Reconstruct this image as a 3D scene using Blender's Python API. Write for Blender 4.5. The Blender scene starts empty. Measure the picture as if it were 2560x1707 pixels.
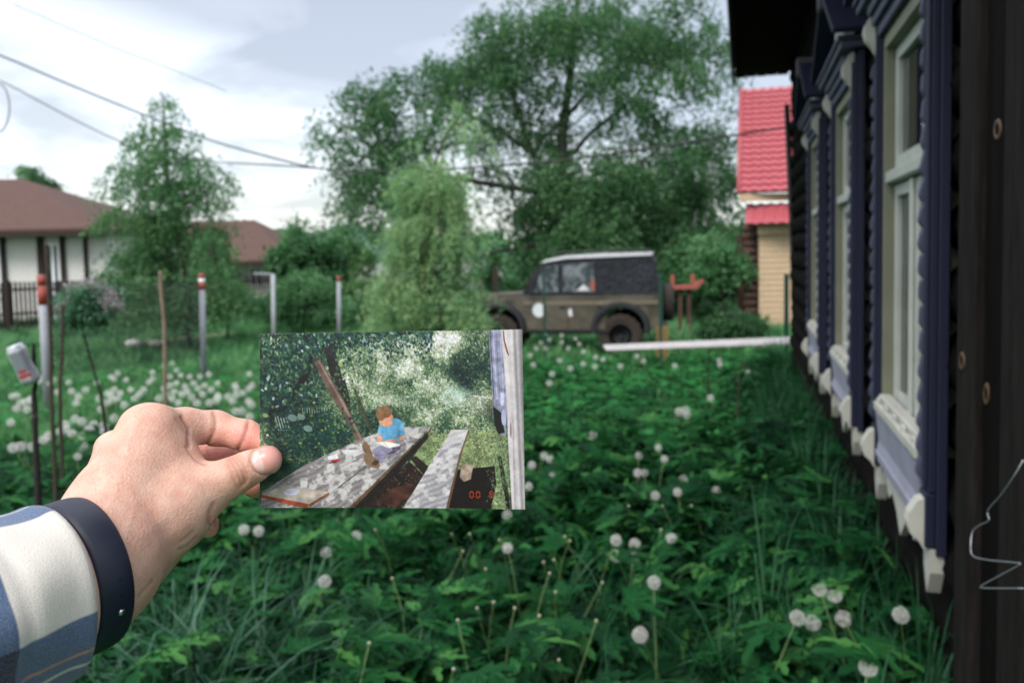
import bpy, math, random
import numpy as np
from mathutils import Vector, Matrix

rnd = random.Random(7)
nr = np.random.RandomState(7)
SC = bpy.context.scene
COL = SC.collection

# ------------------------------------------------------------------ camera
FPX, CX, CY = 1991.0, 1280.0, 739.5          # focal length and optical centre in photo pixels (2560 wide)
PITCH, ROLL = math.radians(3.2), math.radians(1.1)
_f = np.array([0, math.cos(PITCH), -math.sin(PITCH)])
_r = np.array([1.0, 0, 0]); _u = np.cross(_r, _f)
_c, _s = math.cos(ROLL), math.sin(ROLL)
RIGHT, UP = _r*_c - _u*_s, _u*_c + _r*_s
FWD = _f
EYE = np.array([0, 0, 1.65])
cam_d = bpy.data.cameras.new('camera'); cam = bpy.data.objects.new('camera', cam_d); COL.objects.link(cam)
cam_d.sensor_width = 36.0; cam_d.lens = FPX/2560*36.0
cam_d.shift_y = -114.0/2560
cam_d.clip_start = 0.05; cam_d.clip_end = 3000
m = Matrix(((RIGHT[0], UP[0], -FWD[0], EYE[0]), (RIGHT[1], UP[1], -FWD[1], EYE[1]), (RIGHT[2], UP[2], -FWD[2], EYE[2]), (0, 0, 0, 1)))
cam.matrix_world = m
cam_d.dof.use_dof = True; cam_d.dof.focus_distance = 0.458; cam_d.dof.aperture_fstop = 10.5
cam_d.dof.aperture_blades = 0
SC.camera = cam

# ------------------------------------------------------------------ world: bright broken overcast
W = bpy.data.worlds.new('World'); SC.world = W; W.use_nodes = True
nt = W.node_tree; nt.nodes.clear()
def wn(t, **k):
    n = nt.nodes.new(t)
    for a, b in k.items(): setattr(n, a, b)
    return n
SUN_EL, SUN_AZ = math.radians(48), math.radians(-150)      # azimuth measured from +Y towards +X
sky = wn('ShaderNodeTexSky', sky_type='NISHITA', sun_disc=False)
sky.sun_elevation = SUN_EL; sky.sun_rotation = SUN_AZ; sky.air_density = 1.0; sky.dust_density = 2.0
geo = wn('ShaderNodeNewGeometry')
tc = wn('ShaderNodeTexCoord')
sep = wn('ShaderNodeSeparateXYZ'); nt.links.new(tc.outputs['Generated'], sep.inputs[0])
def wmath(op, a, b=None, clamp=False):
    n = wn('ShaderNodeMath', operation=op); n.use_clamp = clamp
    for i, v in enumerate((a, b)):
        if v is None: continue
        if isinstance(v, (int, float)): n.inputs[i].default_value = v
        else: nt.links.new(v, n.inputs[i])
    return n.outputs[0]
zz = wmath('ADD', wmath('MAXIMUM', sep.outputs[2], 0.0), 0.16)
px_ = wmath('DIVIDE', sep.outputs[0], zz); py_ = wmath('DIVIDE', sep.outputs[1], zz)
comb = wn('ShaderNodeCombineXYZ'); nt.links.new(px_, comb.inputs[0]); nt.links.new(py_, comb.inputs[1])
def wnoise(scale, detail, off, rough=0.5, dist=0.0):
    mp = wn('ShaderNodeMapping'); mp.inputs['Location'].default_value = off; mp.inputs['Scale'].default_value = (scale, scale, scale)
    nt.links.new(comb.outputs[0], mp.inputs[0])
    n = wn('ShaderNodeTexNoise'); n.inputs['Scale'].default_value = 1.0; n.inputs['Detail'].default_value = detail
    n.inputs['Roughness'].default_value = rough; n.inputs['Distortion'].default_value = dist
    nt.links.new(mp.outputs[0], n.inputs['Vector']); return n.outputs['Fac']
n1 = wnoise(0.55, 5, (CLOUD_OX if 'CLOUD_OX' in globals() else 3.1, 1.7, 0.0), 0.5, 0.4)
n2 = wnoise(1.7, 6, (8.3, 2.2, 0.0), 0.55, 0.3)
# one long grey cloud bank crossing the sky high ahead, its lower edge falling to the right
edge = wmath('ADD', sep.outputs[2], wmath('MULTIPLY', sep.outputs[0], 0.24))
edge = wmath('ADD', edge, wmath('MULTIPLY', wmath('SUBTRACT', n1, 0.5), 0.11))
bank = wn('ShaderNodeMapRange'); bank.interpolation_type = 'SMOOTHSTEP'
nt.links.new(edge, bank.inputs[0]); bank.inputs[1].default_value = 0.135; bank.inputs[2].default_value = 0.19
high = wn('ShaderNodeMapRange'); high.interpolation_type = 'SMOOTHSTEP'; nt.links.new(sep.outputs[2], high.inputs[0]); high.inputs[1].default_value = 0.34; high.inputs[2].default_value = 0.55; high.inputs[3].default_value = 1.0; high.inputs[4].default_value = 0.12
bankv = wmath('MULTIPLY', bank.outputs[0], high.outputs[0])
soft = wn('ShaderNodeMapRange'); soft.interpolation_type = 'SMOOTHSTEP'
nt.links.new(n2, soft.inputs[0]); soft.inputs[1].default_value = 0.42; soft.inputs[2].default_value = 0.66
gfac = wmath('ADD', wmath('MULTIPLY', wmath('MULTIPLY', bankv, 1.0), wmath('ADD', wmath('MULTIPLY', n2, 0.9), 0.42)), wmath('MULTIPLY', soft.outputs[0], 0.78), True)
mixc = wn('ShaderNodeMix', data_type='RGBA')
nt.links.new(gfac, mixc.inputs[0])
mixc.inputs[6].default_value = (0.545, 0.55, 0.56, 1); mixc.inputs[7].default_value = (0.272, 0.268, 0.278, 1)
lift = wn('ShaderNodeMapRange'); lift.interpolation_type = 'SMOOTHSTEP'; nt.links.new(sep.outputs[2], lift.inputs[0]); lift.inputs[1].default_value = 0.36; lift.inputs[2].default_value = 0.75; lift.inputs[3].default_value = 1.0; lift.inputs[4].default_value = 2.4  # overhead sky, out of view, brightened to add light on the scene
bg1 = wn('ShaderNodeBackground'); nt.links.new(sky.outputs[0], bg1.inputs[0]); bg1.inputs[1].default_value = 0.05
bg2 = wn('ShaderNodeBackground'); nt.links.new(mixc.outputs[2], bg2.inputs[0]); nt.links.new(wmath('MULTIPLY', lift.outputs[0], 0.86), bg2.inputs[1])
addw = wn('ShaderNodeAddShader'); nt.links.new(bg1.outputs[0], addw.inputs[0]); nt.links.new(bg2.outputs[0], addw.inputs[1])
wo = wn('ShaderNodeOutputWorld'); nt.links.new(addw.outputs[0], wo.inputs[0])

# ------------------------------------------------------------------ veiled sun
sd = bpy.data.lights.new('sun', 'SUN'); so = bpy.data.objects.new('sun', sd); COL.objects.link(so)
sd.energy = 1.5; sd.angle = math.radians(25); sd.color = (1.0, 0.95, 0.88)
_sv = Vector((math.sin(SUN_AZ)*math.cos(SUN_EL), math.cos(SUN_AZ)*math.cos(SUN_EL), math.sin(SUN_EL)))
so.rotation_euler = _sv.to_track_quat('Z', 'Y').to_euler()
so.location = (-20, 10, 30)

SC.view_settings.view_transform = 'Standard'; SC.view_settings.look = 'None'
SC.view_settings.gamma = 1.0; SC.view_settings.use_curve_mapping = False
SC.view_settings.exposure = 0.86
SC.render.engine = 'CYCLES'
SC.cycles.use_denoising = True
SC.cycles.max_bounces = 6; SC.cycles.diffuse_bounces = 3; SC.cycles.glossy_bounces = 3
SC.cycles.transmission_bounces = 4; SC.cycles.transparent_max_bounces = 8
SC.cycles.caustics_reflective = False; SC.cycles.caustics_refractive = False

# ------------------------------------------------------------------ helpers
def at(px, py, d):
    """World point seen at photo pixel (px, py), d metres ahead."""
    return EYE + d*(FWD + RIGHT*((px-CX)/FPX) - UP*((py-CY)/FPX))
def gz(x, y):
    return -0.028*min(max(y-1.0, 0.0), 20.0)
def gza(x, y):
    return -0.028*np.clip(y-1.0, 0.0, 20.0)
def ground(px, d):
    """Ground point at horizontal pixel px, d metres ahead."""
    p = EYE + d*(FWD + RIGHT*((px-CX)/FPX)); return np.array([p[0], p[1], gz(p[0], p[1])])

def tag(o, label=None, cat=None, group=None, kind=None):
    if label: o['label'] = label
    if cat: o['category'] = cat
    if group: o['group'] = group
    if kind: o['kind'] = kind
    return o
def thing(name, label, cat, loc=(0, 0, 0), group=None, rotz=0.0):
    o = bpy.data.objects.new(name, None); COL.objects.link(o)
    o.empty_display_size = 0.1
    o.location = [float(v) for v in loc]; o.rotation_euler = (0, 0, rotz)
    return tag(o, label, cat, group)
def wloc(o):
    v = np.zeros(3)
    while o is not None:
        v = v + np.array(o.location); o = o.parent
    return v
def mesh_fast(name, V, F, mats=(), mi=None, smooth=False, cols=None, uv=None):
    """V (n,3) array, F list of equal-size or mixed faces."""
    me = bpy.data.meshes.new(name)
    V = np.asarray(V, dtype=np.float32)
    if isinstance(F, np.ndarray):
        nf, k = F.shape
        me.vertices.add(len(V)); me.vertices.foreach_set('co', V.ravel())
        me.loops.add(nf*k); me.loops.foreach_set('vertex_index', F.astype(np.int32).ravel())
        me.polygons.add(nf); me.polygons.foreach_set('loop_start', np.arange(0, nf*k, k, dtype=np.int32))
        try: me.polygons.foreach_set('loop_total', np.full(nf, k, dtype=np.int32))
        except Exception: pass
        me.update(calc_edges=True)
    else:
        me.from_pydata([tuple(v) for v in V], [], F)
    if mi is not None: me.polygons.foreach_set('material_index', np.asarray(mi, dtype=np.int32))
    for mm in mats: me.materials.append(mm)
    me.polygons.foreach_set('use_smooth', np.full(len(me.polygons), bool(smooth)))
    if cols is not None:
        a = me.color_attributes.new('tint', 'FLOAT_COLOR', 'POINT')
        c = np.ones((len(V), 4), dtype=np.float32); c[:, :cols.shape[1]] = cols
        a.data.foreach_set('color', c.ravel())
    if uv is not None:
        l = me.uv_layers.new(name='UVMap')
        idx = np.empty(len(me.loops), dtype=np.int32); me.loops.foreach_get('vertex_index', idx)
        l.data.foreach_set('uv', np.asarray(uv, dtype=np.float32)[idx].ravel())
    me.validate(); me.update()
    return me
def link(name, me, parent=None, loc=None):
    o = bpy.data.objects.new(name, me); COL.objects.link(o)
    if parent is not None: o.parent = parent
    if loc is not None: o.location = [float(v) for v in loc]
    return o

class MB:
    """Collects shapes (world or local coordinates) into one mesh."""
    def __init__(s): s.V = []; s.F = []; s.M = []; s.n = 0
    def add(s, V, F, mi=0):
        s.V.extend([tuple(float(c) for c in v) for v in V]); s.F.extend([tuple(i+s.n for i in f) for f in F])
        s.M.extend([mi]*len(F)); s.n += len(V); return s
    def box(s, c, size, ax=None, mi=0, taper=1.0, bev=0.0):
        """box centred on c, size (x,y,z); ax = 3 axis vectors."""
        c = np.asarray(c, float); ax = np.eye(3) if ax is None else np.asarray(ax, float)
        h = np.asarray(size, float)/2
        if bev > 0:
            b = min(bev, h.min()*0.9)
            V = []; 
            for sx in (-1, 1):
                for sy in (-1, 1):
                    for sz in (-1, 1):
                        for k in range(3):
                            v = np.array([sx, sy, sz])*h; w = v.copy()
                            for q in range(3):
                                if q != k: w[q] -= (sx, sy, sz)[q]*b
                            V.append(c + w@ax)
            def vi(sx, sy, sz, k): return (((sx > 0)*4 + (sy > 0)*2 + (sz > 0))*3 + k)
            F = []
            for k in range(3):
                q, r_ = [(1, 2), (0, 2), (0, 1)][k]
                for sk in (-1, 1):
                    f = []
                    for (a, b2) in ((-1, -1), (1, -1), (1, 1), (-1, 1)):
                        t = [0, 0, 0]; t[k] = sk; t[q] = a; t[r_] = b2; f.append(vi(*t, k))
                    F.append(f)
            for k in range(3):
                q, r_ = [(1, 2), (0, 2), (0, 1)][k]
                for a in (-1, 1):
                    for b2 in (-1, 1):
                        t0 = [0, 0, 0]; t1 = [0, 0, 0]; t0[k] = -1; t1[k] = 1
                        for t in (t0, t1): t[q] = a; t[r_] = b2
                        F.append([vi(*t0, q), vi(*t1, q), vi(*t1, r_), vi(*t0, r_)])
            for sx in (-1, 1):
                for sy in (-1, 1):
                    for sz in (-1, 1): F.append([vi(sx, sy, sz, k) for k in range(3)])
            return s.add(V, F, mi)
        V = []
        for sz in (-1, 1):
            t = taper if sz > 0 else 1.0
            for sx, sy in ((-1, -1), (1, -1), (1, 1), (-1, 1)):
                V.append(c + np.array([sx*h[0]*t, sy*h[1]*t, sz*h[2]])@ax)
        return s.add(V, [(3, 2, 1, 0), (4, 5, 6, 7), (0, 1, 5, 4), (1, 2, 6, 5), (2, 3, 7, 6), (3, 0, 4, 7)], mi)
    def beam(s, a, b, w, h, mi=0, up=(0, 0, 1)):
        a = np.asarray(a, float); b = np.asarray(b, float); d = b-a; L = np.linalg.norm(d); d = d/L
        up = np.asarray(up, float); sx = np.cross(d, up)
        if np.linalg.norm(sx) < 1e-4: sx = np.cross(d, (1, 0, 0))
        sx /= np.linalg.norm(sx); uz = np.cross(sx, d)
        return s.box((a+b)/2, (w, L, h), (sx, d, uz), mi)
    def tube(s, pts, rad, seg=8, mi=0, cap=True, ell=1.0):
        pts = [np.asarray(p, float) for p in pts]; n = len(pts)
        if not hasattr(rad, '__len__'): rad = [rad]*n
        V = []; F = []; ref = None
        for i, p in enumerate(pts):
            t = pts[min(i+1, n-1)] - pts[max(i-1, 0)]; t = t/(np.linalg.norm(t)+1e-9)
            if ref is None:
                ref = np.array([0, 0, 1.0]) if abs(t[2]) < 0.9 else np.array([1.0, 0, 0])
            a = np.cross(t, ref); a /= (np.linalg.norm(a)+1e-9); b = np.cross(a, t); ref = b
            for k in range(seg):
                th = 2*math.pi*k/seg
                V.append(p + rad[i]*(a*math.cos(th)+b*ell*math.sin(th)))
        for i in range(n-1):
            for k in range(seg):
                k2 = (k+1) % seg
                F.append((i*seg+k, i*seg+k2, (i+1)*seg+k2, (i+1)*seg+k))
        if cap:
            F.append(tuple(range(seg))[::-1]); F.append(tuple(range((n-1)*seg, n*seg)))
        return s.add(V, F, mi)
    def prism(s, poly, y0, y1, org=(0, 0, 0), ax=None, mi=0):
        """poly in (x,z); extruded along y from y0 to y1."""
        ax = np.eye(3) if ax is None else np.asarray(ax, float); org = np.asarray(org, float); n = len(poly)
        V = [org + np.array([p[0], y0, p[1]])@ax for p in poly] + [org + np.array([p[0], y1, p[1]])@ax for p in poly]
        F = [tuple(range(n)), tuple(range(2*n-1, n-1, -1))] + [(i, i+n, (i+1) % n+n, (i+1) % n) for i in range(n)]
        return s.add(V, F, mi)
    def build(s, name, mats, parent=None, smooth=False, auto=None):
        if not isinstance(mats, (list, tuple)): mats = [mats]
        off = wloc(parent) if parent is not None else np.zeros(3)
        V = np.asarray(s.V, float)-off
        me = mesh_fast(name, V, s.F, mats, s.M, smooth)
        return link(name, me, parent)
    def mesh(s, name, mats, smooth=False):
        if not isinstance(mats, (list, tuple)): mats = [mats]
        return mesh_fast(name, np.asarray(s.V, float), s.F, mats, s.M, smooth)

# ------------------------------------------------------------------ materials
class NT:
    def __init__(s, name):
        s.m = bpy.data.materials.new(name); s.m.use_nodes = True; s.t = s.m.node_tree; s.t.nodes.clear()
        s.out = s.t.nodes.new('ShaderNodeOutputMaterial')
    def n(s, t, **k):
        x = s.t.nodes.new(t)
        for a, b in k.items(): setattr(x, a, b)
        return x
    def l(s, a, b): s.t.links.new(a, b)
    def coord(s, scale=(1, 1, 1), kind='Object', rot=(0, 0, 0)):
        c = s.n('ShaderNodeTexCoord'); mp = s.n('ShaderNodeMapping'); mp.inputs['Scale'].default_value = scale
        mp.inputs['Rotation'].default_value = rot
        s.l(c.outputs[kind], mp.inputs[0]); return mp.outputs[0]
    def noise(s, vec, scale=5, detail=4, rough=0.55, dist=0):
        x = s.n('ShaderNodeTexNoise'); x.inputs['Scale'].default_value = scale; x.inputs['Detail'].default_value = detail
        x.inputs['Roughness'].default_value = rough; x.inputs['Distortion'].default_value = dist
        if vec is not None: s.l(vec, x.inputs['Vector'])
        return x.outputs['Fac']
    def ramp(s, fac, stops, interp='LINEAR'):
        x = s.n('ShaderNodeValToRGB'); cr = x.color_ramp; cr.interpolation = interp
        while len(cr.elements) < len(stops): cr.elements.new(0.5)
        for e, (p, c) in zip(cr.elements, stops): e.position = p; e.color = tuple(c)+((1,) if len(c) == 3 else ())
        s.l(fac, x.inputs[0]); return x.outputs[0]
    def mix(s, f, a, b, mode='MIX'):
        x = s.n('ShaderNodeMix', data_type='RGBA', blend_type=mode)
        for i, v in ((0, f), (6, a), (7, b)):
            if isinstance(v, (int, float)): x.inputs[i].default_value = v
            elif isinstance(v, (tuple, list)): x.inputs[i].default_value = tuple(v)+((1,) if len(v) == 3 else ())
            else: s.l(v, x.inputs[i])
        return x.outputs[2]
    def bump(s, h, strength=0.3, dist=0.01):
        x = s.n('ShaderNodeBump'); x.inputs['Strength'].default_value = strength; x.inputs['Distance'].default_value = dist
        s.l(h, x.inputs['Height']); return x.outputs[0]
    def pbr(s, col, rough=0.7, metal=0.0, normal=None, spec=0.5, **k):
        b = s.n('ShaderNodeBsdfPrincipled')
        for key, v in (('Base Color', col), ('Roughness', rough), ('Metallic', metal), ('Specular IOR Level', spec)):
            if isinstance(v, (int, float)): b.inputs[key].default_value = v
            elif isinstance(v, (tuple, list)): b.inputs[key].default_value = tuple(v)+((1,) if len(v) == 3 else ())
            else: s.l(v, b.inputs[key])
        if normal is not None: s.l(normal, b.inputs['Normal'])
        for key, v in k.items(): b.inputs[key.replace('_', ' ')].default_value = v
        s.l(b.outputs[0], s.out.inputs[0]); return b
def wear_mat(name, col, dark=0.7, rough=0.75, scale=6, stretch=(1, 1, 1), bump=0.3, metal=0.0, second=None, bdist=0.01, spec=0.4):
    t = NT(name); v = t.coord(stretch)
    f = t.noise(v, scale, 6, 0.6); g = t.noise(v, scale*4.3, 4, 0.6)
    c2 = second if second else tuple(x*dark for x in col)
    c = t.ramp(f, [(0.3, c2), (0.65, col)])
    c = t.mix(0.35, c, t.ramp(g, [(0.35, tuple(x*0.6 for x in col)), (0.7, tuple(min(x*1.25, 1) for x in col))]))
    t.pbr(c, rough, metal, t.bump(g, bump, bdist), spec); return t.m
def leaf_mat(name, a, b, trans=0.3, c=None, rough=0.5, spec=0.35):
    """per-leaf colour spread between a and b; thin leaves let some light through."""
    t = NT(name); g = t.n('ShaderNodeNewGeometry')
    r = g.outputs['Random Per Island']
    stops = [(0.0, a), (1.0, b)] if c is None else [(0.0, a), (0.7, b), (1.0, c)]
    oi = t.n('ShaderNodeObjectInfo')
    ad = t.n('ShaderNodeMath', operation='ADD'); t.l(r, ad.inputs[0]); t.l(oi.outputs['Random'], ad.inputs[1])
    fr = t.n('ShaderNodeMath', operation='FRACT'); t.l(ad.outputs[0], fr.inputs[0])
    col = t.ramp(fr.outputs[0], stops)
    b_ = t.pbr(col, rough, 0, None, spec)
    tr = t.n('ShaderNodeBsdfTranslucent'); t.l(t.mix(0.5, col, (0.08, 0.34, 0.09), 'MIX'), tr.inputs[0])
    mx = t.n('ShaderNodeMixShader'); mx.inputs[0].default_value = trans
    t.l(b_.outputs[0], mx.inputs[1]); t.l(tr.outputs[0], mx.inputs[2]); t.l(mx.outputs[0], t.out.inputs[0])
    return t.m
BC = (362, 1053, .3865, 455, 1017, .3945); BAND_R = .0350; BAND_ELL = (1, 1)
SLV = (228, 1119, .371, 321, 1083, .3787); SLV_R = .0405; SLV_ELL = (1, 1)
PV = [(.175, .40, 1.0), (.70, .88, 1)]; PU = [(.14, .295, 1), (.505, .70, 1), (.86, .95, 1)]
PTHIN = [(.575, .582, (.50, .25, .14)), (.607, .616, (.62, .62, .60)), (.225, .232, (.62, .62, .60))]; PTHINV = [(.50, .507, (.50, .25, .14))]; PRINT_GAIN = 0.78
# ================================================================== the held print, the hand, the wristband, the sleeve
# hand design space: h = horizontal, v = vertical units of 1/1.9433 photo px (v from photo row 900), d = metres ahead
HS = 1.9433
def hp(h, v, d):
    """camera-space metric coordinates (right, up, ahead)."""
    return np.array([(h/HS-CX)/FPX*d, -((900+v/HS)-CY)/FPX*d, d])
def cam2world(P):
    P = np.asarray(P, float); return EYE + P[..., 0:1]*RIGHT + P[..., 1:2]*UP + P[..., 2:3]*FWD
def hr(r, d): return r/HS/FPX*d

def _cap(P, a, b, ra, rb, flat=None):
    if flat is not None:
        ax, s = flat; ax = np.asarray(ax, float); ax = ax/np.linalg.norm(ax)
        def tr(q): return q + (s-1)*(q@ax)[..., None]*ax if q.ndim > 1 else q + (s-1)*(q@ax)*ax
        P = tr(P); a = tr(a); b = tr(b)
    d = (b-a).astype(np.float32); L2 = float(d@d)+1e-12
    q = P-a.astype(np.float32)
    t = np.clip((q@d)/L2, 0, 1)
    q = q - t[..., None]*d
    return np.sqrt((q*q).sum(-1)) - (ra+t*(rb-ra))
def _smin(a, b, k):
    h = np.clip(0.5+0.5*(b-a)/k, 0, 1)
    return b + (a-b)*h - k*h*(1-h)

def C(h1, v1, d1, r1, h2, v2, d2, r2, flat=None):
    return (hp(h1, v1, d1), hp(h2, v2, d2), hr(r1, d1), hr(r2, d2), flat)
PALM = [
    C(-150, 1250, .346, 345, 335, 1064, .384, 322),        # forearm under the sleeve
    C(335, 1064, .384, 322, 470, 990, .400, 265),         # wrist
    C(470, 990, .400, 265, 560, 860, .425, 232),
    C(600, 660, .436, 168, 722, 500, .4445, 136),
    C(600, 760, .432, 182, 865, 640, .4460, 128),
    C(520, 800, .420, 190, 690, 330, .447, 92),            # index metacarpal
    C(520, 800, .430, 190, 575, 445, .468, 100),           # middle metacarpal
    C(560, 900, .445, 190, 610, 560, .492, 105),
    C(600, 980, .445, 170, 700, 700, .505, 100),           # little metacarpal
    C(640, 900, .425, 170, 860, 740, .440, 140),           # thenar
    C(820, 760, .438, 140, 985, 640, .449, 98),            # thumb metacarpal
    C(720, 420, .455, 120, 850, 640, .450, 110),           # web between thumb and index
    C(760, 330, .452, 85, 850, 470, .458, 90),
    C(700, 960, .455, 110, 900, 830, .470, 80),
]
THUMB = [C(985, 640, .449, 98, 1130, 566, .4535, 86), C(1130, 566, .4535, 86, 1210, 525, .4545, 76), C(1210, 525, .4545, 76, 1299, 487, .4563, 70)]
INDEX = [C(720, 320, .452, 92, 900, 322, .470, 84), C(900, 322, .470, 84, 1045, 330, .480, 78), C(1045, 330, .480, 78, 1195, 368, .4795, 70),
         C(1195, 368, .4795, 70, 1330, 425, .4765, 56)]
MIDDLE = [C(575, 445, .470, 95, 930, 450, .503, 80), C(930, 450, .503, 80, 1130, 490, .500, 78), C(1130, 490, .500, 78, 1238, 612, .487, 56)]
RING = [C(600, 560, .492, 95, 860, 560, .538, 76), C(860, 560, .538, 76, 1000, 690, .530, 66), C(1000, 690, .530, 66, 960, 800, .505, 58)]
LITTLE = [C(690, 690, .505, 85, 850, 640, .520, 66), C(850, 640, .520, 62, 985, 700, .505, 56), C(985, 700, .500, 56, 1012, 812, .482, 50)]

def sdf(P):
    P = P.astype(np.float32)
    d = None
    for a, b, ra, rb, fl in PALM:
        e = _cap(P, a, b, ra, rb, fl); d = e if d is None else _smin(d, e, 0.014)
    parts = []
    for ch, k in ((THUMB, .005), (INDEX, .005), (MIDDLE, .004), (RING, .004), (LITTLE, .004)):
        g = None
        for a, b, ra, rb, fl in ch:
            e = _cap(P, a, b, ra, rb, fl); g = e if g is None else _smin(g, e, k)
        parts.append(g)
    dt = _smin(d, parts[0], 0.010)
    di = _smin(d, parts[1], 0.006)
    r = _smin(dt, di, 0.0012)
    for g in parts[2:]:
        r = _smin(r, _smin(d, g, 0.005), 0.0009)
    return r

def surface_nets(f, lo, hi, h):
    n = np.ceil((hi-lo)/h).astype(int)+1
    xs = [lo[i]+h*np.arange(n[i]) for i in range(3)]
    G = np.empty(n, dtype=np.float32)
    for i in range(n[0]):
        Y, Z = np.meshgrid(xs[1], xs[2], indexing='ij')
        P = np.stack([np.full_like(Y, xs[0][i]), Y, Z], -1)
        G[i] = f(P.reshape(-1, 3)).reshape(n[1], n[2])
    S = G < 0
    cs = np.zeros(n-1, dtype=np.int8)
    for dx in (0, 1):
        for dy in (0, 1):
            for dz in (0, 1):
                cs += S[dx:n[0]-1+dx, dy:n[1]-1+dy, dz:n[2]-1+dz]
    act = (cs > 0) & (cs < 8)
    idx = -np.ones(n-1, dtype=np.int64); A = np.argwhere(act); idx[act] = np.arange(len(A))
    acc = np.zeros((len(A), 3)); cnt = np.zeros(len(A))
    corners = [(i, j, k) for i in (0, 1) for j in (0, 1) for k in (0, 1)]
    for c1 in corners:
        for axis in range(3):
            if c1[axis]: continue
            c2 = list(c1); c2[axis] = 1
            g1 = G[A[:, 0]+c1[0], A[:, 1]+c1[1], A[:, 2]+c1[2]]; g2 = G[A[:, 0]+c2[0], A[:, 1]+c2[1], A[:, 2]+c2[2]]
            x = (g1 < 0) != (g2 < 0)
            t = np.where(x, g1/(g1-g2+1e-20), 0)
            p = A+np.array(c1, float); p[:, axis] += t
            acc += p*x[:, None]; cnt += x
    V = lo + h*acc/cnt[:, None]
    F = []
    for axis in range(3):
        b, c = [(1, 2), (2, 0), (0, 1)][axis]
        sl1 = [slice(None)]*3; sl2 = [slice(None)]*3
        sl1[axis] = slice(0, n[axis]-1); sl2[axis] = slice(1, n[axis])
        s1 = S[tuple(sl1)]; s2 = S[tuple(sl2)]
        E = np.argwhere(s1 != s2)
        E = E[(E[:, b] > 0) & (E[:, c] > 0) & (E[:, b] < n[b]-1) & (E[:, c] < n[c]-1)]
        inside = S[E[:, 0], E[:, 1], E[:, 2]]
        q = []
        for ob, oc in ((1, 1), (0, 1), (0, 0), (1, 0)):
            e = E.copy(); e[:, b] -= ob; e[:, c] -= oc; q.append(idx[e[:, 0], e[:, 1], e[:, 2]])
        Q = np.stack(q, 1); Q[~inside] = Q[~inside][:, ::-1]
        F.append(Q)
    return V, np.concatenate(F)

def trace(h, v, d0=0.36):
    """distance ahead at which the line of sight through (h, v) meets the skin."""
    h = np.atleast_1d(np.asarray(h, float)); v = np.atleast_1d(np.asarray(v, float))
    D = np.stack([(h/HS-CX)/FPX, -((900+v/HS)-CY)/FPX, np.ones_like(h)], -1)
    d = np.full(len(h), d0); L = np.linalg.norm(D, axis=1)
    for _ in range(60):
        s = sdf(D*d[:, None]); d = d + np.clip(s, -0.01, 0.02)/L*0.9
        d = np.minimum(d, 0.62)
    return d, D*d[:, None]

# ---- skin
_lo = np.array([-.245, -.245, .335]); _hi = np.array([.012, -.012, .575])
HV, HF = surface_nets(sdf, _lo, _hi, 0.0011)
def grad(P, e=0.0007):
    g = np.stack([sdf(P+np.array(o)*e)-sdf(P-np.array(o)*e) for o in ((1, 0, 0), (0, 1, 0), (0, 0, 1))], -1)
    return g/(np.linalg.norm(g, axis=-1, keepdims=True)+1e-9)
HN = grad(HV)
sh = (HV[:, 0]/HV[:, 2]*FPX+CX)*HS; sv = ((-HV[:, 1]/HV[:, 2]*FPX+CY)-900)*HS      # where each skin point is seen
def polydist(pts):
    d = np.full(len(sh), 1e9); P = np.stack([sh, sv], -1)
    for a, b in zip(pts[:-1], pts[1:]):
        a = np.array(a, float); b = np.array(b, float); e = b-a; t = np.clip(((P-a)@e)/(e@e), 0, 1)
        d = np.minimum(d, np.linalg.norm(P-a-t[:, None]*e, axis=1))
    return d
crease = np.zeros(len(HV)); disp = np.zeros(len(HV))
front = HN[:, 2] < 0.15
def dz(lo, hi): return (HV[:, 2] > lo) & (HV[:, 2] < hi)
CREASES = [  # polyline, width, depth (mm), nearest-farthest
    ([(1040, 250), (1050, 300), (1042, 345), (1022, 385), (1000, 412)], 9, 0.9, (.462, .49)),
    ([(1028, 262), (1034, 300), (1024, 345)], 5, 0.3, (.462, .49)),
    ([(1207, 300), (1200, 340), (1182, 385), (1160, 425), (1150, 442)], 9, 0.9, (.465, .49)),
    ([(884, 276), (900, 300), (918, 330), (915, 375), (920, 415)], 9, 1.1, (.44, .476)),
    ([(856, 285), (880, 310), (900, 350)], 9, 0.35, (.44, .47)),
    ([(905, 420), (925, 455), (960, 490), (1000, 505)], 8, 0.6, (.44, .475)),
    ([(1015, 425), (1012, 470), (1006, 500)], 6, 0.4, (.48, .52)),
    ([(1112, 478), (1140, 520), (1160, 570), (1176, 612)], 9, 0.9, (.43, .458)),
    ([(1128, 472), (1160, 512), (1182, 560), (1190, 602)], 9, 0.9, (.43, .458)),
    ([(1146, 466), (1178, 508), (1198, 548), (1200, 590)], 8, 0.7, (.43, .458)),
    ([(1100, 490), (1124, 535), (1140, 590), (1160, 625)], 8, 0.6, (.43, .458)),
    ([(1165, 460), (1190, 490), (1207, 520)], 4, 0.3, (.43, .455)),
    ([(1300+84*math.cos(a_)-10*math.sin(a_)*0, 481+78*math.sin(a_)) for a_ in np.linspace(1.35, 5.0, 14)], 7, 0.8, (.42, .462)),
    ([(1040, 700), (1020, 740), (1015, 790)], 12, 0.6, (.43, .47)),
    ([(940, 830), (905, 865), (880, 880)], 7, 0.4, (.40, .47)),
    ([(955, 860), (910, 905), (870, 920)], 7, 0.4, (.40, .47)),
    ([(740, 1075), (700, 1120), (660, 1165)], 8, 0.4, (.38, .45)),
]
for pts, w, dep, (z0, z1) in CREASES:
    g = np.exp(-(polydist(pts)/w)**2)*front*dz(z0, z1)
    crease = np.maximum(crease, g*min(dep, 1)); disp -= g*dep*0.00125
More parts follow.
